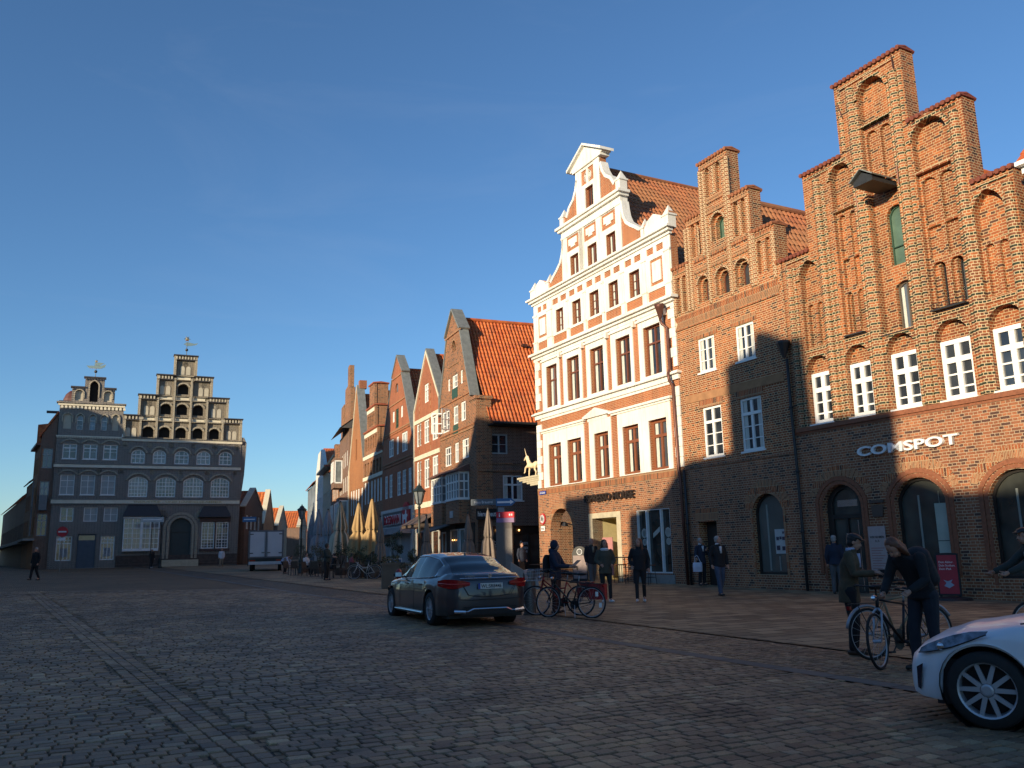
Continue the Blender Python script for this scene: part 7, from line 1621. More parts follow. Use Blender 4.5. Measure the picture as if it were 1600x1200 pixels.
def person(label,loc,rz,H,top,legs,shoes,hair,pose=None,coat=0.80,hairlen=0,hat=None,bald=False,vox=0.018,skirt=False,scarf=None,pack=None,tight=False,headyaw=0.0,headpitch=0.0,collar=None,group=None,beard=None,name='person'):
    """local frame: faces -y; x to its left as seen from the front (image right); heights for 1.75 m"""
    k=H/1.75
    J=dict(pel=(0,0,0.95),wai=(0,-0.01,1.08),che=(0,0.0,1.30),nec=(0,0.01,1.475),hea=(0,-0.02,1.635),
        sl=(-0.185,0.01,1.42),sr=(0.185,0.01,1.42),el=(-0.245,0.03,1.15),er=(0.245,0.03,1.15),wl=(-0.25,-0.05,0.91),wr=(0.25,-0.05,0.91),
        hl=(-0.095,0,0.91),hr=(0.095,0,0.91),kl=(-0.10,-0.02,0.50),kr=(0.10,-0.02,0.50),al=(-0.105,0.02,0.085),ar=(0.105,0.02,0.085),tl=(-0.12,-0.14,0.03),tr=(0.12,-0.14,0.03))
    if pose: J.update(pose)
    J={a:Vector(b)*k for a,b in J.items()}
    root=empty(name,loc,rz,label,'person',group)
    up_=(J['hea']-J['nec']).normalized()
    # ---- body: one continuous surface
    b=MB()
    loft(b,[(J['pel']-Vector((0,0,0.05))*k,0.145*k,0.10*k,0),(J['wai'],0.125*k,0.09*k,0),(J['che'],0.15*k,0.105*k,0),(J['che'].lerp(J['nec'],0.65),0.13*k,0.08*k,0)])
    limb(b,[J['che'].lerp(J['nec'],0.6),J['nec'],J['nec'].lerp(J['hea'],0.5)],[0.07*k,0.055*k,0.052*k])
    for s in 'lr':
        limb(b,[J['s'+s],J['e'+s],J['w'+s]],[0.052*k,0.040*k,0.027*k]); limb(b,[J['h'+s],J['k'+s],J['a'+s]],[0.085*k,0.055*k,0.038*k]); limb(b,[J['a'+s],J['t'+s]],[0.04*k,0.03*k])
        d=(J['w'+s]-J['e'+s]).normalized(); cd=J.get('hd'+s); d=(cd.normalized() if cd is not None else d)
        hand(b,J['w'+s],d,J.get('hu'+s,Vector((0,1,0.2))),1 if s=='r' else -1,k*1.02,0.7)
    # head in its own rotated frame
    Rm=Matrix.Rotation(headyaw,3,'Z')@Matrix.Rotation(headpitch,3,'X'); hc=J['hea']
    def hp(x,y,z): return hc+Rm@(Vector((x,y,z))*k)
    def hs(c,r,sc,n=12,m=9):
        q=MB(); q.sphere((0,0,0),1.0,n,m); b.add([hp(c[0]+v[0]*r*sc[0],c[1]+v[1]*r*sc[1],c[2]+v[2]*r*sc[2]) for v in q.v],q.f)
    hs((0,0.012,0.025),0.092,(0.82,1.02,1.02)); hs((0,-0.022,-0.045),0.068,(0.86,0.98,1.05)); hs((0,-0.045,-0.085),0.030,(1.1,0.9,0.8))
    b.add([hp(*v) for v in ((-0.012,-0.088,0.012),(0.012,-0.088,0.012),(0.018,-0.088,-0.035),(-0.018,-0.088,-0.035),(0,-0.118,-0.030),(0,-0.07,0.0))],[(0,1,4),(1,2,4),(2,3,4),(3,0,4),(0,3,5),(1,0,5),(2,1,5),(3,2,5)])
    for s in (-1,1): hs((s*0.078,0.012,-0.01),0.026,(0.35,0.7,1.1),8,6)
    body=remesh('body',b,SKIN,root,vox*0.62,iters=1)
    # face details
    f=MB()
    for s in (-1,1): 
        f.cut(); q=MB(); q.sphere((0,0,0),1,8,6); f.add([hp(s*0.030+v[0]*0.013,-0.083+v[1]*0.008,0.018+v[2]*0.006) for v in q.v],q.f)
    for w in f.pieces(): w.build('eye',plain('eye_dark',(0.05,0.035,0.03),0.3),body)
    f=MB(); q=MB(); q.sphere((0,0,0),1,8,6); f.add([hp(v[0]*0.024,-0.086+v[1]*0.008,-0.058+v[2]*0.006) for v in q.v],q.f); f.build('mouth',plain('lips',(0.28,0.09,0.08),0.5),body)
    # ---- trousers
    g=MB(); tr=1.0 if not tight else 0.80
    loft(g,[(J['pel']+Vector((0,0,0.08))*k,0.15*k,0.115*k,0),(J['pel']-Vector((0,0,0.02))*k,0.168*k,0.13*k,0),(J['pel']-Vector((0,0,0.10))*k,0.15*k,0.12*k,0)])
    for s in 'lr': limb(g,[J['h'+s],J['h'+s].lerp(J['k'+s],0.5),J['k'+s],J['k'+s].lerp(J['a'+s],0.4),J['a'+s]+Vector((0,0,0.02))*k],[0.105*k,0.092*k*(1 if not tight else .92),0.072*k*tr,0.070*k*tr,0.060*k*tr])
    remesh('trousers',g,legs,root,vox)
    # ---- shoes
    for s in 'lr':
        g=MB(); a=J['a'+s]; t=J['t'+s]; d=(t-a); d.z=0; d=d.normalized() if d.length>1e-4 else Vector((0,-1,0))
        h=Vector((a.x,a.y,t.z+0.012*k)); limb(g,[h-d*0.045*k,h+d*0.06*k,h+d*0.17*k],[0.043*k,0.042*k,0.034*k]); limb(g,[a+Vector((0,0,0.03))*k,h],[0.042*k,0.045*k]); remesh('shoe',g,shoes,root,vox*0.8)
    # ---- jacket or coat
    g=MB(); hem=J['pel']+Vector((0,0,(coat-0.95)))*k
    pv=(J['che']-J['pel']); 
    secs=[(Vector((J['pel'].x,J['pel'].y,hem.z)),0.20*k,0.155*k,0),(J['pel'],0.185*k,0.145*k,0),(J['wai'],0.165*k,0.13*k,0),(J['che'],0.195*k,0.145*k,0),(J['che'].lerp(J['nec'],0.55),0.185*k,0.115*k,0),(J['nec']-up_*0.005*k,0.085*k,0.08*k,0),(J['nec']+up_*0.05*k,0.078*k,0.075*k,0)]
    if J['che'].y<-0.12*k or J['che'].x<-0.12*k or J['che'].x>0.12*k:    # bent forward: spheres along the spine instead of level rings
        for a,c,ra,rc in (('pel','wai',0.17,0.16),('wai','che',0.16,0.185),('che','nec',0.185,0.10)):
            for i in range(7):
                t=i/6; q=MB(); q.sphere((0,0,0),1,12,8); c_=J[a].lerp(J[c],t); r=(ra+(rc-ra)*t)*k; g.add([(c_.x+v[0]*r,c_.y+v[1]*r*0.82,c_.z+v[2]*r*0.85) for v in q.v],q.f)
    else: loft(g,secs,16)
    for s in 'lr':
        J2=J['w'+s].lerp(J['e'+s],0.10); limb(g,[J['s'+s]*0.96+J['che']*0.04,J['s'+s].lerp(J['e'+s],0.5),J['e'+s],J['e'+s].lerp(J2,0.5),J2],[0.078*k,0.068*k,0.062*k,0.056*k,0.048*k])
    if hat=='hood': limb(g,[J['nec']+Vector((0,0.03,0))*k,J['nec']+Vector((0,0.07,0.03))*k],[0.10*k,0.09*k])
    remesh('jacket',g,top,root,vox)
    # ---- hair
    def cap(name,mat,r,dz,dy,lo,yf=-0.035,extra=None):
        q=MB(); n=16; m=9; vs=[]
        for i in range(m+1):
            t=lo+(1-lo)*i/m; ph=math.pi*0.5*t
            for kk in range(n):
                a=2*math.pi*kk/n; back=0.5+0.5*math.sin(a)
                z=math.sin(ph) if t>0 else t*(0.3+0.9*back)
                rr=math.cos(ph) if t>0 else 1.0-0.08*abs(t)
                x=r*0.86*rr*math.cos(a); y=r*1.05*rr*math.sin(a)
                if t<=0.25 and math.sin(a)<-0.3: y=max(y,yf)
                vs.append(hp(x,y+dy,z*r+dz))
        q.add(vs,[(i*n+j,i*n+(j+1)%n,(i+1)*n+(j+1)%n,(i+1)*n+j) for i in range(m) for j in range(n)]); return q
    if not bald:
        q=MB(); 
        def hsq(c,r,sc): 
            w=MB(); w.sphere((0,0,0),1,12,8); q.add([hp(c[0]+v[0]*r*sc[0],c[1]+v[1]*r*sc[1],c[2]+v[2]*r*sc[2]) for v in w.v],w.f)
        hsq((0,0.030,0.045),0.096,(0.90,0.98,0.92)); hsq((0,0.045,-0.01),0.085,(0.95,0.8,1.0))
        if hairlen>0:
            for s in (-1,1): q.tube([hp(s*0.072,0.02,0.02),hp(s*0.088,0.03,-0.10),hp(s*0.085,0.04,-0.10-hairlen)],[0.035*k,0.038*k,0.018*k],8)
            q.tube([hp(0,0.07,0.02),hp(0,0.085,-0.12),hp(0,0.10,-0.12-hairlen)],[0.07*k,0.075*k,0.03*k],10)
        remesh('hair',q,hair,root,vox*0.8)
    if hat=='cap':
        q=MB(); w=MB(); w.sphere((0,0,0),1,14,8); q.add([hp(v[0]*0.094,0.012+v[1]*0.112,0.072+max(-0.2,v[2])*0.058) for v in w.v],w.f); w=MB(); w.sphere((0,0,0),1,12,6); q.add([hp(v[0]*0.075,-0.095+v[1]*0.055,0.062+v[2]*0.014) for v in w.v],w.f)
        remesh('flat_cap',q,hair,root,vox*0.6)
    if hat in('hood','beanie'):
        q=MB(); w=MB(); w.sphere((0,0,0),1,14,10); q.add([hp(v[0]*0.110,0.030+v[1]*0.108,0.020+v[2]*0.128) for v in w.v],w.f); remesh('hood' if hat=='hood' else 'woolly_hat',q,top if hat=='hood' else hair,root,vox*0.8)
    if collar is not None:
        q=MB(); q.lathe([(0.070*k,0),(0.080*k,0.02*k),(0.072*k,0.055*k)],tuple(J['nec']+up_*0.01),12); q.box(-0.03*k,0.03*k,J['che'].y-0.152*k,J['che'].y-0.10*k,J['che'].z-0.05*k,J['nec'].z-0.02); q.build('collar',collar,root,True)
    if scarf is not None:
        q=MB(); q.tube([tuple(J['nec']+Vector((0.085*k*math.cos(a),0.085*k*math.sin(a),0.0))) for a in [2*math.pi*i/12 for i in range(12)]],0.045*k,8,closed=True); q.build('scarf',scarf,root,True)
    if pack is not None:
        q=MB(); c=J['che']; loft(q,[(c+Vector((0,0.20,-0.32))*k,0.13*k,0.06*k,0),(c+Vector((0,0.23,-0.25))*k,0.155*k,0.09*k,0),(c+Vector((0,0.23,0.0))*k,0.155*k,0.085*k,0),(c+Vector((0,0.20,0.12))*k,0.12*k,0.06*k,0)]); p_=remesh('backpack',q,pack,root,vox)
    return root,k,J
def cloth(n,c,v=0.15): return plain('cloth_'+n,c,0.9,var=v,scale=7,bmp=0.6,bscale=14)
BLK=cloth('black',(0.014,0.014,0.016)); NAVY=cloth('navy',(0.018,0.024,0.045)); OLIVE=cloth('olive',(0.065,0.062,0.045)); TWEED=cloth('tweed',(0.085,0.062,0.035),0.3); DENIM=cloth('denim',(0.055,0.075,0.12),0.25); GREYC=cloth('grey',(0.09,0.09,0.095)); DKG=cloth('dark_green_grey',(0.035,0.042,0.038)); WHT=cloth('white',(0.62,0.62,0.64)); LBLUE=cloth('pale_lilac',(0.42,0.43,0.56)); RED_C=cloth('dusty_pink',(0.30,0.09,0.11)); BEIGE=cloth('beige',(0.26,0.21,0.15))
H_BR=plain('hair_brown',(0.05,0.028,0.016),0.6,var=0.3,scale=30); H_RD=plain('hair_auburn',(0.13,0.045,0.02),0.5,var=0.4,scale=30); H_GY=plain('hair_grey',(0.28,0.27,0.26),0.6,var=0.2,scale=30); H_BK=plain('hair_black',(0.015,0.012,0.012),0.5); SHB=plain('shoe_black',(0.02,0.018,0.017),0.4); SHW=plain('shoe_white',(0.70,0.68,0.68),0.5); SHBR=plain('shoe_brown',(0.07,0.035,0.02),0.5)
WALK=dict(hl=(-0.09,0.0,0.91),kl=(-0.10,-0.10,0.50),al=(-0.10,-0.16,0.09),tl=(-0.11,-0.32,0.05),hr=(0.09,0,0.91),kr=(0.10,0.02,0.50),ar=(0.10,0.20,0.12),tr=(0.11,0.06,0.03))
SIT=dict(pel=(0,0,0.52),wai=(0,-0.01,0.66),che=(0,0.0,0.88),nec=(0,-0.01,1.05),hea=(0,-0.04,1.21),sl=(-0.185,0.0,0.99),sr=(0.185,0.0,0.99),el=(-0.24,-0.08,0.73),er=(0.24,-0.08,0.73),wl=(-0.14,-0.30,0.72),wr=(0.14,-0.30,0.72),hl=(-0.095,-0.02,0.50),hr=(0.095,-0.02,0.50),kl=(-0.12,-0.44,0.50),kr=(0.12,-0.44,0.50),al=(-0.12,-0.42,0.085),ar=(0.12,-0.42,0.085),tl=(-0.13,-0.58,0.03),tr=(0.13,-0.58,0.03))
def P2(px,py): 
    g=tgp(px,py); return (g[0],g[1],gz(g[0],g[1]))
# far left walker
person('person in long black coat walking alone at the far left of the square',P2(53,907),R(-20),1.86,BLK,BLK,SHB,H_GY,pose=WALK,coat=0.72,vox=0.025)
person('person in dark jacket standing sideways reading a leaflet, left of the white framed bicycle',P2(510,907),R(75),1.83,DKG,BLK,SHB,H_BR,pose=dict(el=(-0.22,-0.12,1.16),wl=(-0.12,-0.36,1.12),er=(0.22,-0.12,1.16),wr=(0.12,-0.36,1.12)),hat='beanie',coat=0.86,vox=0.022)
# group in front of the cafe
person('woman in olive parka with black leggings and white shoes, scarf at her chin',P2(948,941),R(8),1.72,OLIVE,BLK,SHW,H_BR,pose=dict(el=(-0.27,0.0,1.16),wl=(-0.17,-0.16,1.05),er=(0.27,0,1.16),wr=(0.17,-0.16,1.05),al=(-0.09,0.0,0.085),ar=(0.10,-0.10,0.085),tr=(0.13,-0.25,0.03),kr=(0.10,-0.08,0.50)),coat=0.80,scarf=WHT,tight=True,hairlen=0.06,headyaw=R(10))
person('long haired woman in black with white shoes walking in front of the shop window',P2(1002,941),R(-8),1.74,BLK,BLK,SHW,H_RD,pose=dict(WALK,el=(-0.27,0.06,1.18),wl=(-0.22,-0.05,1.0),er=(0.25,0.05,1.16),wr=(0.25,-0.03,0.93)),coat=0.88,tight=True,hairlen=0.34,headyaw=R(-35))
person('bald man in open dark jacket looking right in front of the cafe entrance',G3(2.85,33.0),R(25),1.84,BLK,GREYC,SHB,H_BK,pose=WALK,bald=True,coat=0.84,headyaw=R(30),collar=BEIGE)
r_,k_,J_=person('hooded woman in navy coat with dark backpack holding a white sheet of paper',G3(0.93,20.9),R(68),1.68,NAVY,cloth('brown_trousers',(0.07,0.03,0.025)),SHBR,H_BR,pose=dict(el=(-0.25,-0.14,1.14),wl=(-0.13,-0.40,1.12),er=(0.25,-0.14,1.14),wr=(0.13,-0.40,1.12)),coat=0.84,hat='hood',pack=BLK)
m=MB(); m.add([(-0.16,-0.44,1.08),(0.16,-0.44,1.08),(0.16,-0.60,1.22),(-0.16,-0.60,1.22),(-0.16,-0.445,1.083),(0.16,-0.445,1.083),(0.16,-0.605,1.223),(-0.16,-0.605,1.223)],[(0,1,2,3),(4,7,6,5),(0,4,5,1),(2,6,7,3)]); o=m.build('sheet_of_paper',plain('paper_white',(0.62,0.66,0.80),0.7)); o.location=r_.location; o.rotation_euler=r_.rotation_euler; tag(o,'white sheet of paper held by the hooded woman in navy','paper')
person('grey haired man in dark jacket and jeans walking past the narrow brown door',P2(1127,932),R(20),1.80,BLK,DENIM,SHB,H_GY,pose=dict(WALK,el=(-0.25,0.08,1.16),wl=(-0.25,0.0,0.92),er=(0.26,0.0,1.14),wr=(0.25,-0.06,0.92)),coat=0.86,headyaw=R(35),collar=WHT)
bp=RF.at(-11.35,-0.55,0); bp=(bp.x,bp.y,gz(bp.x,bp.y)+0.04)
r_,k_,J_=person('grey haired person in dark blue coat in the narrow doorway, white bag in hand',bp,R(30),1.76,NAVY,BLK,SHB,H_GY,pose=dict(el=(-0.26,0.0,1.15),wl=(-0.32,-0.10,1.02),er=(0.24,-0.10,1.18),wr=(0.08,-0.22,1.28)),coat=0.80,collar=WHT)
m=MB(); loft(m,[(Vector((0,0,0.0)),0.17,0.05,0),(Vector((0,0,0.18)),0.18,0.07,0),(Vector((0,0,0.34)),0.17,0.03,0)]); m.tube([(-0.10,0,0.33),(-0.08,0,0.55),(0.0,0,0.60)],0.012,5); m.tube([(0.12,0,0.33),(0.05,0,0.52),(0.0,0,0.60)],0.012,5)
o=m.build('shopping_bag',plain('bag_white',(0.55,0.56,0.66),0.6)); o.location=Vector(bp)+Matrix.Rotation(R(30),3,'Z')@Vector((-0.36,-0.18,0.52)); tag(o,'white plastic shopping bag hanging beside the doorway of the brick house','bag')
# the two people with bicycles, near
r_,k_,J_=person('old man in brown tweed jacket and dark flat cap standing over his bicycle',G3(4.76,12.6),R(62),1.70,TWEED,BLK,SHBR,H_BK,hat='cap',vox=0.012,coat=0.74,headyaw=R(4),headpitch=R(18),collar=LBLUE,
   pose=dict(pel=(0,0.02,0.95),wai=(0,0.0,1.08),che=(0,-0.03,1.29),nec=(0,-0.06,1.46),hea=(0,-0.12,1.60),sl=(-0.18,-0.04,1.41),sr=(0.18,-0.04,1.41),el=(-0.23,-0.10,1.15),wl=(-0.13,-0.36,1.16),er=(0.23,-0.10,1.15),wr=(0.12,-0.38,1.14),hul=(0,0,1),hur=(0,0,1)))
m=MB(); m.box(-0.11,0.11,-0.56,-0.40,1.06,1.17); o=m.build('hand_bag',BLK); o.location=r_.location; o.rotation_euler=r_.rotation_euler; tag(o,'small black bag in the hands of the old man in tweed','bag')
person('auburn haired person in black with backpack bending over a bicycle, left of the white car',G3(4.95,10.95),R(-62),1.74,BLK,cloth('dark_jeans',(0.022,0.026,0.036)),SHB,H_RD,hairlen=0.10,vox=0.012,pack=None,headyaw=0.0,headpitch=R(50),coat=0.86,
   pose=dict(pel=(0,0.12,0.95),wai=(0,0.06,1.08),che=(0,-0.05,1.27),nec=(0,-0.18,1.41),hea=(0,-0.34,1.49),sl=(-0.19,-0.11,1.37),sr=(0.19,-0.11,1.37),el=(-0.25,-0.18,1.10),wl=(-0.17,-0.38,0.95),er=(0.26,-0.14,1.10),wr=(0.20,-0.36,0.98),hl=(-0.10,0.12,0.91),hr=(0.10,0.12,0.91),kl=(-0.11,0.04,0.50),kr=(0.11,0.10,0.50),al=(-0.12,0.04,0.085),ar=(0.14,0.16,0.085),tl=(-0.13,-0.12,0.03),tr=(0.16,0.0,0.03)))
bp=G3(4.95,10.95); Rz=Matrix.Rotation(R(-62),3,'Z')
m=MB()
for i in range(6):
    t=i/5; c=Vector((0,0.24,1.10)).lerp(Vector((0,0.10,1.38)),t); q=MB(); q.sphere((0,0,0),1,12,8); m.add([(c.x+v[0]*0.16,c.y+v[1]*0.13,c.z+v[2]*0.12) for v in q.v],q.f)
o=remesh('backpack',m,plain('backpack_dark',(0.02,0.02,0.024),0.8,var=0.3,scale=10),None,0.014); o.location=bp; o.rotation_euler=(0,0,R(-62)); tag(o,'black backpack on the back of the bending auburn haired person','backpack')
person('cyclist in dark cap and grey green jacket riding in at the right edge',(7.84,13.2,gz(7.84,13.2)),R(-90),1.76,DKG,BLK,SHB,H_BK,hat='cap',vox=0.013,headpitch=R(5),collar=WHT,coat=0.9,
   pose=dict(pel=(0,0.22,1.00),wai=(0,0.14,1.13),che=(0,-0.02,1.32),nec=(0,-0.10,1.46),hea=(0,-0.16,1.61),sl=(-0.18,-0.06,1.40),sr=(0.18,-0.06,1.40),el=(-0.22,-0.28,1.20),wl=(-0.20,-0.56,1.09),er=(0.22,-0.28,1.20),wr=(0.20,-0.56,1.09),hl=(-0.09,0.22,0.95),hr=(0.09,0.22,0.95),kl=(-0.11,-0.12,0.72),kr=(0.11,0.05,0.60),al=(-0.12,-0.05,0.36),ar=(0.12,0.10,0.18),tl=(-0.13,-0.18,0.32),tr=(0.13,-0.04,0.14)))
dp=RF.at(-4.8,-0.7); person('white haired person in blue jacket at the shop door under the white lettering',(dp.x,dp.y,gz(dp.x,dp.y)),R(150),1.78,NAVY,GREYC,SHB,H_GY,coat=0.88)
# small distant figures
person('person in white top by the right corner of the dark brick house, sunlit',(-28.3,84,gz(-28.3,84)),R(10),1.75,WHT,BEIGE,SHBR,H_BR,vox=0.03,pose=WALK)
person('person in dark coat and white shoes below the oriel window of the dark brick house',(-35.0,84.0,gz(-35,84)),R(60),1.75,BLK,BLK,SHW,H_BR,vox=0.03,pose=WALK)
person('person in pale lilac shirt stooping beside the white truck',(-15.3,58.0,gz(-15.3,58)),R(80),1.70,LBLUE,BLK,SHB,H_BR,vox=0.025,headpitch=R(50),
   pose=dict(pel=(0,0.20,0.80),wai=(0,0.10,0.98),che=(0,-0.12,1.08),nec=(0,-0.26,1.10),hea=(0,-0.42,1.08),sl=(-0.19,-0.2,1.06),sr=(0.19,-0.2,1.06),el=(-0.22,-0.3,0.8),wl=(-0.15,-0.45,0.6),er=(0.22,-0.3,0.8),wr=(0.15,-0.45,0.6),hl=(-0.1,0.18,0.78),hr=(0.1,0.18,0.78),kl=(-0.11,-0.05,0.45),kr=(0.11,-0.02,0.45)))
seats=[((-3.0,46.5),200,BLK,H_BR,'dark haired guest in black seated in front of the tall cafe window'),((-2.35,46.9),160,DKG,H_BK,'guest with green grey jacket seated beside the dark haired cafe guest'),((-9.3,49.5),90,RED_C,H_BR,'guest in dusty pink seated under the tan parasols'),((-10.5,50.5),-80,BLK,H_BK,'guest in black seated beneath the left tan parasol'),((-7.4,48.5),-90,BLK,H_BR,'guest in black seated right of the tan parasols'),((-13.2,55.0),60,WHT,H_BR,'guest in white seated by the dark shrubs near the truck')]
for (x,y),a,t,h,l in seats: person(l,G3(x,y),R(a),1.74,t,BLK,SHB,h,pose=SIT,vox=0.026,coat=0.85)
person('guest standing in dark jacket beside the information column',G3(0.3,44.5),R(40),1.76,NAVY,BLK,SHB,H_BR,vox=0.025,pose=WALK)
# ================================================================== SIGNS ON THE BUILDINGS
SIGNW=plain('sign_letter_white',(0.80,0.80,0.80),0.4,var=0.03)
lettering('sign','COMSPOT',RF.at(-4.06,-0.10,4.22),RF.a,3.46,0.30,SIGNW,0.05,0.02,None,'white raised lettering COMSPOT on the brick wall above the shop door','sign')
lettering('sign','ESPRESSO HOUSE',RF.at(-20.0,-0.16,3.74),RF.a,4.0,0.34,plain('sign_letter_dark',(0.03,0.022,0.018),0.45),0.04,0.012,None,'dark raised lettering ESPRESSO HOUSE above the cafe entrance','sign')
def onwall(fr,name,label,cat,u,y,z,build,group=None):
    e=empty(name,fr.at(u,y,z),fr.a,label,cat,group); build(e); return e
def roundsign(e):
    m=MB(); m.lathe([(0,0),(0.29,0),(0.29,0.02),(0,0.02)],(0,0,0),28,'y'); d=m.build('plate',plain('sign_red',(0.5,0.02,0.03)),e)
    m=MB(); m.lathe([(0,-0.004),(0.225,-0.004)],(0,-0.022,0),28,'y'); m.build('white_face',SIGNW,d)
    m=MB(); m.box(-0.11,0.11,-0.034,-0.030,-0.05,-0.02); m.box(-0.09,-0.04,-0.034,-0.03,-0.09,-0.05); m.box(0.04,0.09,-0.034,-0.03,-0.09,-0.05); m.box(-0.05,0.06,-0.034,-0.03,0.0,0.06); m.box(-0.02,0.02,-0.034,-0.03,0.07,0.13); m.build('pictogram',BLACK,d)
onwall(RF,'road_sign','round red and white traffic sign on the brick corner left of the arched gateway','road sign',-24.2,-0.10,3.17,roundsign)
def plate(e):
    m=MB(); m.box(-0.2,0.2,-0.02,0,-0.12,0.12); d=m.build('plate',SIGNW,e)
    lettering('plate_lettering','frei',(-0.13,-0.03,-0.06),0,0.26,0.12,BLACK,0.002,0.002,d)
onwall(RF,'supplementary_sign','small white plate under the round traffic sign','road sign',-24.2,-0.08,2.68,plate)
def street(e):
    m=MB(); m.box(-0.32,0.32,-0.02,0,-0.09,0.09); d=m.build('plate',plain('plate_blue',(0.02,0.05,0.30)),e)
    lettering('plate_lettering','Am Sande',(-0.25,-0.03,-0.05),0,0.5,0.11,SIGNW,0.002,0.002,d)
onwall(RF,'street_name_sign','small blue street name plate at the top of the brick corner above the traffic sign','sign',-24.1,-0.09,4.50,street)
def poster(e):
    m=MB(); m.box(-0.31,0.31,-0.02,0,0,1.38); d=m.build('board',plain('poster_pinkish',(0.42,0.33,0.31),0.7,var=0.08,scale=4),e)
    lettering('poster_lettering','WIR NEHMEN',(-0.26,-0.026,1.02),0,0.52,0.07,BLACK,0.001,0.004,d); lettering('poster_lettering','3,5',(-0.08,-0.026,0.90),0,0.16,0.07,BLACK,0.001,0.004,d)
    m=MB(True)
    for i in range(9): m.box(-0.24,0.10+0.14*((i*7)%3)/2,-0.024,-0.02,0.12+i*0.075,0.135+i*0.075)
    for q in m.pieces(): q.build('text_line',plain('print_red',(0.30,0.08,0.08),0.6),d)
onwall(RF,'wall_poster','tall pale poster on the brick wall right of the shop door','poster',-3.66,-0.09,0.69,poster)
def plaque(e):
    m=MB(); m.prism([(-0.18,0),(0.18,0),(0.22,0.35),(-0.22,0.35)],-0.03,0); m.box(-0.26,0.26,-0.05,0,0.42,0.50); m.build('plaque',plain('bronze_plaque',(0.09,0.06,0.045),0.5),e)
onwall(RF,'plaque','dark bronze plaque on the wall above the pale poster','plaque',-3.55,-0.08,2.35,plaque)
# hiero heute board
CSF=Frame(-2.15,50,22)
def hh(e):
    m=MB(); m.box(0,1.45,-0.05,0,0,0.62); d=m.build('board',plain('sign_black',(0.012,0.012,0.013),0.5),e)
    lettering('board_lettering','hiere&heute',(0.10,-0.06,0.18),0,1.22,0.30,SIGNW,0.004,0.012,d)
onwall(CSF,'shop_sign','black board with white lettering hiere&heute on the corner house','sign',-0.15,-0.12,3.12,hh)
def oval(e):
    m=MB(); q=MB(); q.lathe([(0,0),(0.42,0),(0.42,0.06),(0,0.06)],(0,0,0),24,'y'); m.add([(v[0],v[1],v[2]*0.48) for v in q.v],q.f); d=m.build('plate',SIGNW,e)
    m=MB(); q=MB(); q.lathe([(0.34,-0.02),(0.38,-0.02)],(0,0,0),24,'y'); m.add([(v[0],v[1],v[2]*0.48) for v in q.v],q.f); m.build('rim',BLACK,d); lettering('plate_lettering','MUCT',(-0.26,-0.03,-0.08),0,0.52,0.16,BLACK,0.002,0.008,d)
    m=MB(); m.tube([(0.42,0.03,0),(0.8,0.4,0)],0.02,5); m.build('bracket',DARKMETAL,e)
p=GF.at(-24.6,-0.9,3.55); e=empty('hanging_sign',p,R(-10),'white oval hanging sign left of the drugstore front','sign'); oval(e)
# unicorn on its bracket
def unicorn():
    e=empty('unicorn_statue',RF.at(-25.55,0.15,5.48),RF.a,'pale unicorn statue stepping left on the bracket at the white house corner','statue')
    S=plain('unicorn_gilt_white',(0.85,0.66,0.42),0.5,var=0.1,scale=6)
    b=MB(); 
    limb(b,[(-0.28,0,0.62),(0.05,0,0.56),(0.42,0,0.62)],[0.17,0.14,0.17])
    limb(b,[(-0.32,0,0.68),(-0.52,0,0.92),(-0.62,0,1.10)],[0.14,0.10,0.07]); limb(b,[(-0.60,0,1.12),(-0.78,0,1.02),(-0.90,0,0.95)],[0.075,0.06,0.04])
    limb(b,[(-0.40,-0.08,0.58),(-0.66,-0.08,0.50),(-0.72,-0.08,0.28),(-0.80,-0.08,0.24)],[0.085,0.055,0.04,0.035]); limb(b,[(-0.38,0.08,0.58),(-0.52,0.08,0.34),(-0.56,0.08,0.06)],[0.08,0.05,0.035])
    limb(b,[(0.46,-0.08,0.56),(0.38,-0.08,0.34),(0.52,-0.08,0.20),(0.46,-0.08,0.04)],[0.11,0.06,0.045,0.035]); limb(b,[(0.46,0.08,0.56),(0.60,0.08,0.36),(0.68,0.08,0.20),(0.64,0.08,0.04)],[0.11,0.06,0.045,0.035])
    b.tube([(0.56,0,0.70),(0.74,0,0.72),(0.90,0,0.90),(0.86,0,1.10),(0.72,0,1.12),(0.68,0,0.98)],[0.03,0.03,0.035,0.04,0.045,0.03],7)
    for x,z in ((-0.44,0.98),(-0.50,1.08),(-0.36,0.86)): b.sphere((x,0,z),0.07,8,6)
    remesh('body',b,S,e,0.022,iters=1)
    m=MB(); m.tube([(-0.66,0,1.17),(-0.86,0,1.60)],[0.03,0.006],6); m.build('horn',S,e)
    e2=empty('statue_bracket',RF.at(-25.55,0.15,5.02),RF.a,'pale stepped stone bracket under the unicorn on the white house corner','bracket')
    m=MB(); m.box(-1.25,1.0,-0.3,0.3,0.36,0.46); m.box(-1.1,1.0,-0.26,0.26,0.26,0.36); m.box(-0.75,1.0,-0.23,0.23,0.16,0.26); m.box(-0.35,1.0,-0.20,0.20,0.06,0.16); m.box(0.0,1.0,-0.18,0.18,-0.05,0.06); m.build('bracket_stone',STONE,e2)
unicorn()
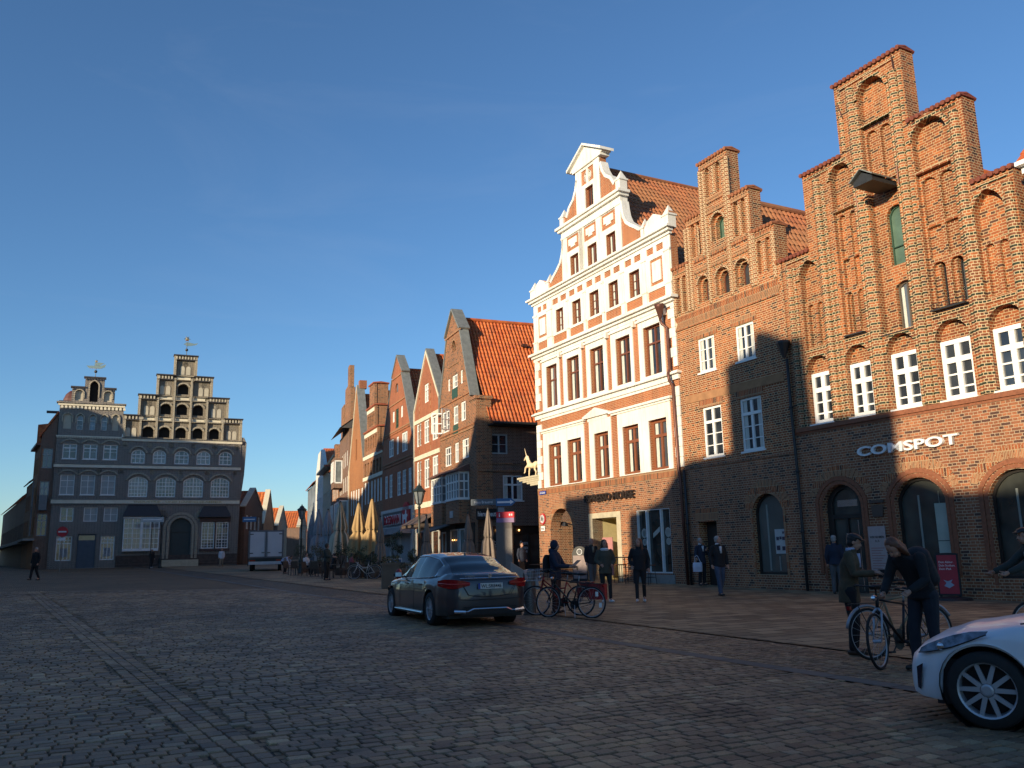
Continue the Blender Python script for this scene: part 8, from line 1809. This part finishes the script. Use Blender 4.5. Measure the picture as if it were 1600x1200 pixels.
# ================================================================== STREET FURNITURE
def lantern_post(label,x,y,h=4.35):
    e=empty('street_lamp',G3(x,y),0.3,label,'street lamp','old style street lanterns')
    PM=plain('lamp_post_paint',(0.02,0.03,0.028),0.45,var=0.2)
    m=MB(); m.lathe([(0.19,0),(0.19,0.10),(0.14,0.16),(0.14,0.75),(0.16,0.80),(0.09,0.95),(0.065,1.1),(0.06,2.2),(0.085,2.24),(0.06,2.28),(0.05,h-1.0),(0.09,h-0.96),(0.05,h-0.88),(0.10,h-0.80)],(0,0,0),14); m.tube([(-0.35,0,h-1.25),(0.35,0,h-1.25)],0.02,6); m.build('post',PM,e,True)
    m=MB()
    for k in range(6):
        a=math.pi/3*k; m.tube([(0.13*math.cos(a),0.13*math.sin(a),h-0.78),(0.27*math.cos(a),0.27*math.sin(a),h-0.22)],0.014,5)
    m.lathe([(0.14,0),(0.14,0.03),(0.10,0.03)],(0,0,h-0.80),6); m.lathe([(0.31,0.0),(0.33,0.03),(0.14,0.20),(0.13,0.26),(0.05,0.30),(0.03,0.38),(0.0,0.40)],(0,0,h-0.23),6); m.build('lantern_frame',PM,e)
    m=MB(); m.lathe([(0.12,h-0.77),(0.255,h-0.23)],(0,0,0),6,cap=False); m.build('lantern_glass',plain('lantern_glass',(0.20,0.22,0.23),0.15,var=0.3),e)
lantern_post('dark green lantern post in front of the drugstore, just left of the graphite car',-4.42,40.0)
lantern_post('distant lantern post by the cafe shrubs right of the box truck',-14.15,57.5)
lantern_post('lantern post before the dark brick house between oriel and portal',-34.4,84.5,4.9)
def info_column():
    x,y=-0.42,36.0; e=empty('information_column',G3(x,y),R(-8),'tall grey brown information column with red cap on the pavement behind the graphite car','column')
    m=MB(); m.box(-0.36,0.30,-0.16,0.16,0,2.55); m.build('shaft',plain('column_brown',(0.14,0.115,0.10),0.55,var=0.1),e)
    m=MB(); m.box(0.02,0.305,-0.165,-0.16,0.1,2.3); m.build('side_panel',plain('column_panel',(0.20,0.17,0.15),0.5),e)
    m=MB(); m.box(-0.33,0.40,-0.2,0.2,2.74,2.98); m.box(-0.33,0.40,-0.205,-0.2,2.74,2.98); r=m.build('red_cap',plain('column_red',(0.60,0.01,0.03),0.4),e)
    lettering('cap_lettering','i',(-0.22,-0.22,2.78),0,0.05,0.15,SIGNW,0.004,0.01,r)
    m=MB(); m.box(0.20,0.26,-0.215,-0.205,2.82,2.9); m.box(0.30,0.34,-0.215,-0.205,2.82,2.9); m.build('cap_symbol',SIGNW,r)
    m=MB(); m.box(-0.33,0.40,-0.19,0.19,2.55,2.74); m.build('lilac_band',plain('column_lilac',(0.26,0.16,0.30),0.5),e)
info_column()
def fingerpost():
    e=empty('direction_sign',G3(-0.75,37.5),R(-4),'direction signpost with grey name board and blue arrow beside the information column','sign')
    m=MB(); m.tube([(0,0,-0.2),(0,0,3.75)],0.035,8); m.build('pole',DARKMETAL,e)
    m=MB(); m.box(-1.15,0.0,-0.06,-0.03,3.35,3.62); a=m.build('name_board',plain('sign_grey_blue',(0.10,0.12,0.14),0.5),e); lettering('board_lettering','Haus Brauerei',(-1.0,-0.07,3.43),0,0.8,0.11,SIGNW,0.002,0.0,a)
    m=MB(); m.prism([(-0.05,3.30),(0.62,3.30),(0.80,3.46),(0.62,3.62),(-0.05,3.62)],-0.09,-0.065,back=True); b=m.build('arrow_board',plain('sign_blue',(0.04,0.14,0.30),0.5),e)
    m=MB(); m.prism([(0.0,3.42),(0.56,3.42),(0.56,3.36),(0.72,3.46),(0.56,3.56),(0.56,3.50),(0.0,3.50)],-0.10,-0.092,back=True); m.build('arrow',SIGNW,b)
    m=MB(); m.box(0.02,0.30,-0.07,-0.03,2.98,3.24); m.build('small_plate',plain('plate_grey',(0.20,0.22,0.24),0.5),e)
fingerpost()
def bollard(x,y,label):
    e=empty('bollard',G3(x,y),0,label,'bollard')
    m=MB(); m.lathe([(0.155,0),(0.155,0.03),(0.145,0.05),(0.145,0.93)],(0,0,0),24); 
    n=24; m.add([(0.15*math.cos(2*math.pi*i/n),0.15*math.sin(2*math.pi*i/n),0.93) for i in range(n)]+[(0.15*math.cos(2*math.pi*i/n),0.15*math.sin(2*math.pi*i/n),0.99+0.05*math.cos(2*math.pi*i/n)) for i in range(n)],[(i,(i+1)%n,n+(i+1)%n,n+i) for i in range(n)]+[tuple(n+i for i in range(n))])
    m.build('post',plain('brushed_steel',(0.17,0.165,0.16),0.42,metal=0.7,var=0.12,scale=10),e,False)
bollard(0.30,20.6,'thick steel bollard with slanted top between the graphite car and the bicycles')
def wedge():
    e=empty('stone_wedge',G3(0.1,33.0),R(0),'grey sloping stone block at the foot of the information column','block')
    m=MB(); m.add([(-0.35,-0.5,0),(0.75,-0.5,0),(0.75,0.5,0),(-0.35,0.5,0),(-0.3,-0.45,1.0),(0.7,-0.45,0.35),(0.7,0.45,0.35),(-0.3,0.45,1.0)],[(0,1,5,4),(1,2,6,5),(2,3,7,6),(3,0,4,7),(4,5,6,7)]); m.build('block',GREYSTONE,e)
wedge()
def a_board(name,label,loc,rz,w,h,face,frame,arch=False,base=False,lines=True,text=None,cat='stand'):
    e=empty(name,loc,rz,label,cat)
    m=MB(); z0=0.12
    m.prism(opening(-w/2,w/2,z0,h,w*0.4 if arch else 0.02,'seg',10),-0.03,0.03,back=True); f=m.build('panel_frame',frame,e)
    m=MB(); m.box(-w/2+0.04,w/2-0.04,-0.036,-0.031,z0+0.05,h-(w*0.55 if arch else 0.06)); g=m.build('poster',face,f)
    if arch:
        m=MB(); m.lathe([(0,0),(0.13,0),(0.13,0.01),(0,0.01)],(0,-0.045,h-0.24),18,'y'); c=m.build('round_emblem',SIGNW,f); m=MB(); m.lathe([(0.05,0),(0.11,0)],(0,-0.05,h-0.24),18,'y'); m.box(-0.04,0.02,-0.055,-0.05,h-0.26,h-0.2); m.build('emblem_mark',plain('emblem_grey',(0.15,0.15,0.16),0.5),c)
        m=MB(); m.sphere((0.03,-0.04,0.42),0.09,10,6,(1.2,0.1,0.6)); m.sphere((-0.13,-0.04,0.62),0.06,8,6,(0.8,0.1,1.6)); m.build('poster_picture',plain('print_brown',(0.05,0.035,0.03),0.6),g)
    if text:
        for i,(t,ww,zz) in enumerate(text): lettering('poster_lettering',t,(-w/2+0.08,-0.042,zz),0,ww,0.055,SIGNW,0.001,0.002,g)
    if base: m=MB(); m.lathe([(0,0.0),(0.55,0.0),(0.50,0.07),(0.2,0.10),(0,0.10)],(0,0,0),24); m.build('base',BLACK,e); m=MB(); m.box(-w/2+0.02,-w/2+0.08,-0.02,0.02,0.05,0.2); m.box(w/2-0.08,w/2-0.02,-0.02,0.02,0.05,0.2); m.build('stand_leg',BLACK,e)
    else: m=MB(); m.box(-w/2-0.03,w/2+0.03,-0.18,0.18,0,0.12); m.build('base',BLACK,e)
    return e
p=tgp(1478,936); g_=a_board('poster_stand','red advertising stand with white lettering on a dark oval base, under the right arched window',(p[0]-0.15,p[1]-0.6,p[2]),RF.a+R(25),0.56,1.25,plain('stand_red',(0.36,0.03,0.045),0.5,var=0.1,scale=4),BLACK,False,True,True,[('Dein Abitur.',0.36,0.98),('Dein Studium.',0.40,0.89),('Dein iPad.',0.30,0.80)])
m=MB(); m.prism([(-0.12,0.38),(0.0,0.32),(0.13,0.40),(0.05,0.47),(0.1,0.55),(-0.02,0.50),(-0.13,0.54),(-0.06,0.46)],-0.045,-0.04); m.build('poster_picture',plain('print_pale',(0.30,0.35,0.45),0.6),[c for c in children(g_) if c.name.startswith('panel_frame')][0])
a_board('poster_stand','black arched poster stand with round emblem in front of the arched gateway',G3(2.78,38.0),R(-30),0.72,1.55,plain('stand_poster',(0.24,0.18,0.17),0.6,var=0.3,scale=5),BLACK,True)
a_board('pavement_board','leaning blue chalkboard with pale frame in front of the drugstore',G3(-6.3,46.0),R(8),0.62,1.05,plain('board_blue',(0.04,0.09,0.20),0.5,var=0.8,scale=9),plain('board_frame',(0.5,0.5,0.5),0.5),cat='board')
# parasols
def parasol(label,x,y,h,r,mat,mat2=None,tiers=1,pleats=8):
    e=empty('closed_parasol',G3(x,y),random.uniform(0,1),label,'parasol','folded parasols of the street cafes')
    m=MB(); m.lathe([(0.035,0.0),(0.035,h)],(0,0,0),8); m.build('pole',plain('parasol_pole',(0.30,0.27,0.22),0.5),e)
    m=MB(); m.lathe([(0.33,0),(0.33,0.10),(0.06,0.14),(0.05,0.3)],(0,0,0),12); m.build('base',DARKMETAL,e)
    m=MB(); N_=pleats*6; rows=[]; zb=h*0.26
    prof=[(1.0,0.02),(0.93,0.10),(0.80,0.22),(0.6,0.62),(0.45,0.72),(0.25,0.86),(0.0,1.0)]
    prof=[(0.0,1.0)]; 
    for i in range(1,15): t=i/14; prof.append((t,(0.14+0.86*t**0.9)))
    vs=[];mi=[]
    for t,rr in prof:
        z=h-0.05-(h-zb)*t; R0=r*(rr if t>0 else 0.1)*(0.72 if (0.50<t<0.60) else 1.0)
        for k in range(N_):
            a=2*math.pi*k/N_; f=1+0.26*math.cos(a*pleats)*min(1,t*2.5)+0.06*math.sin(a*3+t*5); dz=0.10*h*0.4*math.cos(a*pleats*0.5+1)*(1 if t==1.0 else 0)
            vs.append((R0*f*math.cos(a),R0*f*math.sin(a),z+dz))
    m.v=vs; n=N_
    for i in range(len(prof)-1):
        for k in range(n): m.f.append((i*n+k,i*n+(k+1)%n,(i+1)*n+(k+1)%n,(i+1)*n+k)); m.m.append(1 if (mat2 and ((k+1)//3)%2) else 0)
    m.f.append(tuple(range(n))); m.m.append(0)
    m.build('canopy',[mat,mat2 or mat],e,True,fix=False)
    m=MB(); m.sphere((0,0,h),0.06,8,6); m.build('finial',DARKMETAL,e)
    m=MB(); z=h-0.05-(h-zb)*0.55; m.tube([(r*0.55*math.cos(a),r*0.55*math.sin(a),z) for a in [2*math.pi*i/14 for i in range(14)]],0.02,5,closed=True); m.build('tie_strap',plain('strap_dark',(0.06,0.05,0.04),0.7),e)
TAN=plain('parasol_tan',(0.38,0.25,0.115),0.85,var=0.12,scale=3); CRM=plain('parasol_cream',(0.52,0.48,0.36),0.85,var=0.1); OLV=plain('parasol_stripe_green',(0.16,0.15,0.10),0.85); GRB=plain('parasol_taupe',(0.21,0.165,0.135),0.85,var=0.15,scale=4); WPG=plain('parasol_grey',(0.27,0.28,0.30),0.85)
parasol('cream parasol with dark stripes, left of the two tall tan parasols',-12.5,62.0,4.9,0.72,CRM,OLV)
parasol('pale grey parasol behind the cream striped one',-13.6,63.0,4.4,0.6,WPG); parasol('grey parasol farthest left behind the cafe shrubs',-15.4,68.0,4.6,0.65,WPG)
parasol('left one of the two tall tan parasols',-10.15,56.3,4.55,0.62,TAN); parasol('right one of the two tall tan parasols, the tallest of the row',-9.15,55.5,4.75,0.64,TAN)
parasol('slim brown parasol left of the drugstore front',-7.45,48.0,3.30,0.30,GRB)
parasol('taupe parasol just right of the lantern post',-4.85,47.5,3.30,0.30,GRB); parasol('left taupe parasol before the corner house cafe windows',-2.55,47.0,3.40,0.36,GRB); parasol('right taupe parasol under the black lettered board',-1.45,46.6,3.60,0.38,GRB)
# chairs and tables
CH=plain('cafe_chair_wicker',(0.07,0.05,0.04),0.7,var=0.3,scale=12)
def chair_proto():
    e=empty('cafe_chair',(0,0,0),0,'x','chair','cafe chairs')
    m=MB(); m.box(-0.22,0.22,-0.22,0.22,0.43,0.47); m.build('seat',CH,e)
    m=MB(); m.add([(-0.22,0.20,0.47),(0.22,0.20,0.47),(0.20,0.27,0.86),(-0.20,0.27,0.86),(-0.22,0.24,0.47),(0.22,0.24,0.47),(0.20,0.31,0.86),(-0.20,0.31,0.86)],[(0,1,2,3),(4,7,6,5),(0,3,7,4),(1,5,6,2),(3,2,6,7)]); m.build('backrest',CH,e)
    for sx in (-1,1):
        for sy in (-1,1): m=MB(); m.tube([(sx*0.20,sy*0.20,0.44),(sx*0.22,sy*0.23,0)],0.014,5); m.build('leg',DARKMETAL,e)
    return e
def table_proto():
    e=empty('cafe_table',(0,0,0),0,'x','table','cafe tables')
    m=MB(); m.lathe([(0,0.72),(0.36,0.72),(0.36,0.75),(0,0.75)],(0,0,0),18); m.build('table_top',plain('table_top_brown',(0.10,0.06,0.04),0.4),e)
    m=MB(); m.tube([(0,0,0.02),(0,0,0.72)],0.03,6); m.lathe([(0.25,0),(0.22,0.03),(0,0.04)],(0,0,0),12); m.build('pedestal',DARKMETAL,e)
    return e
cp=chair_proto(); tp=table_proto()
TB=[(-9.9,47.6,'small round table left of the tan parasols'),(-8.3,46.9,'small round table right of the tan parasols'),(-11.8,51.5,'round cafe table beside the dark shrubs'),(-13.6,54.0,'round cafe table nearest to the white truck'),(-5.6,45.0,'round cafe table beside the lantern post'),(-2.7,45.6,'round cafe table of the dark haired guest'),(-1.2,44.6,'round cafe table under the right taupe parasol'),(1.0,41.0,'small table between column and arched gateway')]
chs=[]
for i,(x,y,l) in enumerate(TB):
    t=tp if i==0 else copy_tree(tp); t.location=G3(x,y); t['label']=l
    for j,(a,wd) in enumerate(((20,'right hand'),(150,'left hand'),(265,'front'))):
        if i==7 and j==2: continue
        c=cp if not chs else copy_tree(cp); chs.append(c); aa=R(a+random.uniform(-15,15)); cx=x+0.62*math.cos(aa); cy=y+0.62*math.sin(aa)
        c.location=G3(cx,cy); c.rotation_euler=(0,0,aa-math.pi/2); c['label']='%s dark wicker chair at the %s'%(wd,l.replace('small ','').replace('round ','').replace('cafe ',''))
def stool(label,u,y):
    p=RF.at(u,y); e=empty('bar_stool',(p.x,p.y,gz(p.x,p.y)),RF.a,label,'stool','bar stools outside the cafe window')
    m=MB(); m.box(-0.19,0.19,-0.19,0.19,0.74,0.78); m.build('seat',BROWNW,e)
    for sx in (-1,1):
        for sy in (-1,1): m=MB(); m.tube([(sx*0.15,sy*0.15,0.75),(sx*0.21,sy*0.21,0)],0.014,5); m.build('leg',BLACK,e)
    m=MB(); m.tube([(-0.19,-0.19,0.28),(0.19,-0.19,0.28),(0.19,0.19,0.28),(-0.19,0.19,0.28)],0.010,5,closed=True); m.build('foot_rest',BLACK,e)
stool('left dark bar stool before the tall cafe window',-16.2,-0.9); stool('middle dark bar stool before the tall cafe window',-15.2,-0.9); stool('right dark bar stool before the tall cafe window',-14.2,-0.9)
def high_table():
    p=RF.at(-15.7,-1.2); e=empty('high_table',(p.x,p.y,gz(p.x,p.y)),RF.a,'high dark table between the bar stools before the cafe window','table')
    m=MB(); m.box(-0.6,0.6,-0.25,0.25,1.05,1.09); m.build('table_top',BLACK,e)
    for sx in (-1,1):
        for sy in (-1,1): m=MB(); m.tube([(sx*0.55,sy*0.2,1.05),(sx*0.58,sy*0.22,0)],0.018,5); m.build('leg',BLACK,e)
high_table()
# planters and shrubs
LEAF=plain('leaf_dark',(0.028,0.045,0.016),0.6,var=0.5,scale=6); LEAF2=plain('leaf_olive',(0.07,0.075,0.028),0.6,var=0.5,scale=6)
def shrub(label,x,y,h,w,pot=0.45,mat=LEAF,n=700,planter=True,cat='shrub'):
    rnd=random.Random(int(x*100)+7); e=empty('potted_shrub' if planter else 'shrub',G3(x,y),0,label,cat,'shrubs around the street cafes')
    z0=0
    if planter:
        m=MB(); m.lathe([(pot*0.75,0),(pot,0.45),(pot*0.92,0.45),(pot*0.88,0.40),(0,0.38)],(0,0,0),14); m.build('planter_pot',plain('pot_brown',(0.09,0.06,0.045),0.7,var=0.2),e); z0=0.4
    m=MB()
    for k in range(7):
        a=rnd.uniform(0,6.28); r_=rnd.uniform(0.2,0.5)*w; m.tube([(0,0,z0),(r_*0.5*math.cos(a),r_*0.5*math.sin(a),z0+h*0.35),(r_*math.cos(a),r_*math.sin(a),z0+h*rnd.uniform(0.6,0.85))],[0.025,0.015,0.006],5)
    m.build('stem',plain('bark',(0.05,0.035,0.025),0.9),e)
    m=MB(); cl=[(rnd.uniform(-.55,.55)*w,rnd.uniform(-.55,.55)*w,z0+rnd.uniform(0.25,0.95)*h,rnd.uniform(0.18,0.36)*w) for _ in range(12)]
    for i in range(n):
        c=cl[rnd.randrange(12)]; d=Vector((rnd.gauss(0,1),rnd.gauss(0,1),rnd.gauss(0,1))).normalized()*c[3]*rnd.uniform(0.5,1.1); p=Vector(c[:3])+d
        s=rnd.uniform(0.03,0.06); t=Vector((rnd.gauss(0,1),rnd.gauss(0,1),rnd.gauss(0,0.6))).normalized(); b=t.orthogonal().normalized()
        m.add([p-t*s,p-b*s*0.45,p+t*s,p+b*s*0.45],[(0,1,2,3)])
    m.build('foliage',mat,e,fix=False)
shrub('big dark evergreen in a pot before the drugstore window',-6.9,50.0,2.2,0.75,n=1200)
shrub('dark shrub of the cafe right behind the man with the leaflet',-10.6,53.0,1.5,0.9); shrub('olive green shrub left of the cream striped parasol',-12.8,57.0,1.6,0.9,mat=LEAF2); shrub('dark shrub nearest to the white truck',-14.6,60.0,1.7,0.9)
shrub('reddish olive shrub between the two tan parasols',-8.7,48.3,1.4,0.6,mat=LEAF2); shrub('small dark shrub beside the slim brown parasol',-7.7,46.6,0.9,0.5); shrub('dark bush by the taupe parasol at the lantern post',-5.4,46.6,1.1,0.5)
def box_planter(label,x,y,w,d,h,mat):
    e=empty('box_planter',G3(x,y),R(12),label,'planter')
    m=MB(); m.box(-w/2,w/2,-d/2,d/2,0,h); m.box(-w/2-0.04,w/2+0.04,-d/2-0.04,d/2+0.04,h-0.08,h+0.02); m.build('box',mat,e)
    m=MB(); rnd=random.Random(5)
    for i in range(260):
        p=Vector((rnd.uniform(-w/2,w/2),rnd.uniform(-d/2,d/2),h+rnd.uniform(0,0.28))); t=Vector((rnd.gauss(0,1),rnd.gauss(0,1),1)).normalized(); b=t.orthogonal().normalized(); m.add([p-t*.05,p-b*.02,p+t*.05,p+b*.02],[(0,1,2,3)])
    tag(m.build('plants',LEAF,e,fix=False),kind='stuff')
box_planter('square brown planter box left of the front wheel of the graphite car',-4.95,34.5,0.66,0.66,0.98,plain('planter_brown',(0.13,0.10,0.07),0.7,var=0.15))
box_planter('low brown planter box behind the red hydrant',-4.3,36.5,1.6,0.6,0.7,plain('planter_brown',(0.13,0.10,0.07)))
def hydrant():
    e=empty('hydrant',G3(-4.35,32.5),0,'small red hydrant between the brown planter boxes and the graphite car','hydrant')
    m=MB(); m.lathe([(0.13,0),(0.13,0.05),(0.09,0.07),(0.085,0.6),(0.12,0.63),(0.11,0.72),(0.05,0.80),(0,0.81)],(0,0,0),14); m.build('body',plain('hydrant_red',(0.28,0.03,0.03),0.45),e,True)
    for s in (-1,1): m=MB(); m.tube([(s*0.07,0,0.52),(s*0.17,0,0.52)],0.045,8); m.build('outlet',plain('outlet_grey',(0.3,0.28,0.27),0.4),e)
hydrant()
# signs on poles far left
def no_entry():
    e=empty('road_sign',G3(-38.6,74.0),R(14),'no entry sign on a pole left of the dark brick house','road sign')
    m=MB(); m.tube([(0,0.04,-0.2),(0,0.04,3.4)],0.04,6); m.build('pole',ZINC,e); m=MB(); m.lathe([(0,0),(0.44,0),(0.44,0.03),(0,0.03)],(0,0,3.3),24,'y'); d=m.build('plate',plain('sign_red',(0.5,0.02,0.03)),e)
    m=MB(); m.box(-0.32,0.32,-0.045,-0.032,3.24,3.36); m.build('white_bar',SIGNW,d); m=MB(); m.box(-0.28,0.28,-0.02,0.0,2.55,2.80); m.build('lower_plate',SIGNW,e)
no_entry()
def pole_sign(label,x,y,h,w,hh_,mat,rz,txt=None):
    e=empty('pole_sign',G3(x,y),rz,label,'sign'); m=MB(); m.tube([(0,0.04,-0.2),(0,0.04,h)],0.045,6); m.build('pole',DARKMETAL,e); m=MB(); m.box(-w/2,w/2,-0.03,0,h-hh_,h); b=m.build('board',mat,e); m=MB(); m.box(-w*0.4,w*0.4,-0.036,-0.031,h-hh_*0.6,h-hh_*0.4); m.build('white_line',SIGNW,b)
pole_sign('white direction board on a pole before the oriel of the dark brick house',-33.9,81.0,4.7,2.0,0.45,plain('board_pale',(0.42,0.46,0.47),0.5),R(20))
pole_sign('blue sign on a dark pole at the right corner of the dark brick house',-26.2,85.5,4.8,1.3,0.5,plain('sign_blue',(0.04,0.14,0.30)),R(10))
def bin_():
    e=empty('litter_bin',G3(-4.0,43.5),0,'dark litter bin beside the lantern post','bin'); m=MB(); m.lathe([(0.22,0),(0.25,0.9),(0.27,0.95),(0.2,1.0),(0,1.02)],(0,0,0),14); m.build('body',BLACK,e)
bin_()
# birds on the ridge
for i,(yy,l) in enumerate(((9.4,'first small bird on the ridge behind the narrow stepped gable'),(9.9,'second small bird on the ridge, in the middle of the three'),(10.5,'third small bird on the ridge, farthest right'))):
    q=RF.at(-18.78,yy,20.45); e=empty('bird',q,R(40*i),l,'bird','birds on the roof ridge'); m=MB(); limb(m,[(-0.12,0,0.10),(0.05,0,0.14),(0.10,0,0.24)],[0.04,0.08,0.05],8); m.tube([(-0.12,0,0.10),(-0.26,0,0.04)],[0.03,0.01],5); m.tube([(0.13,0,0.24),(0.19,0,0.23)],[0.015,0.003],5); m.build('body',BLACK,e,True)
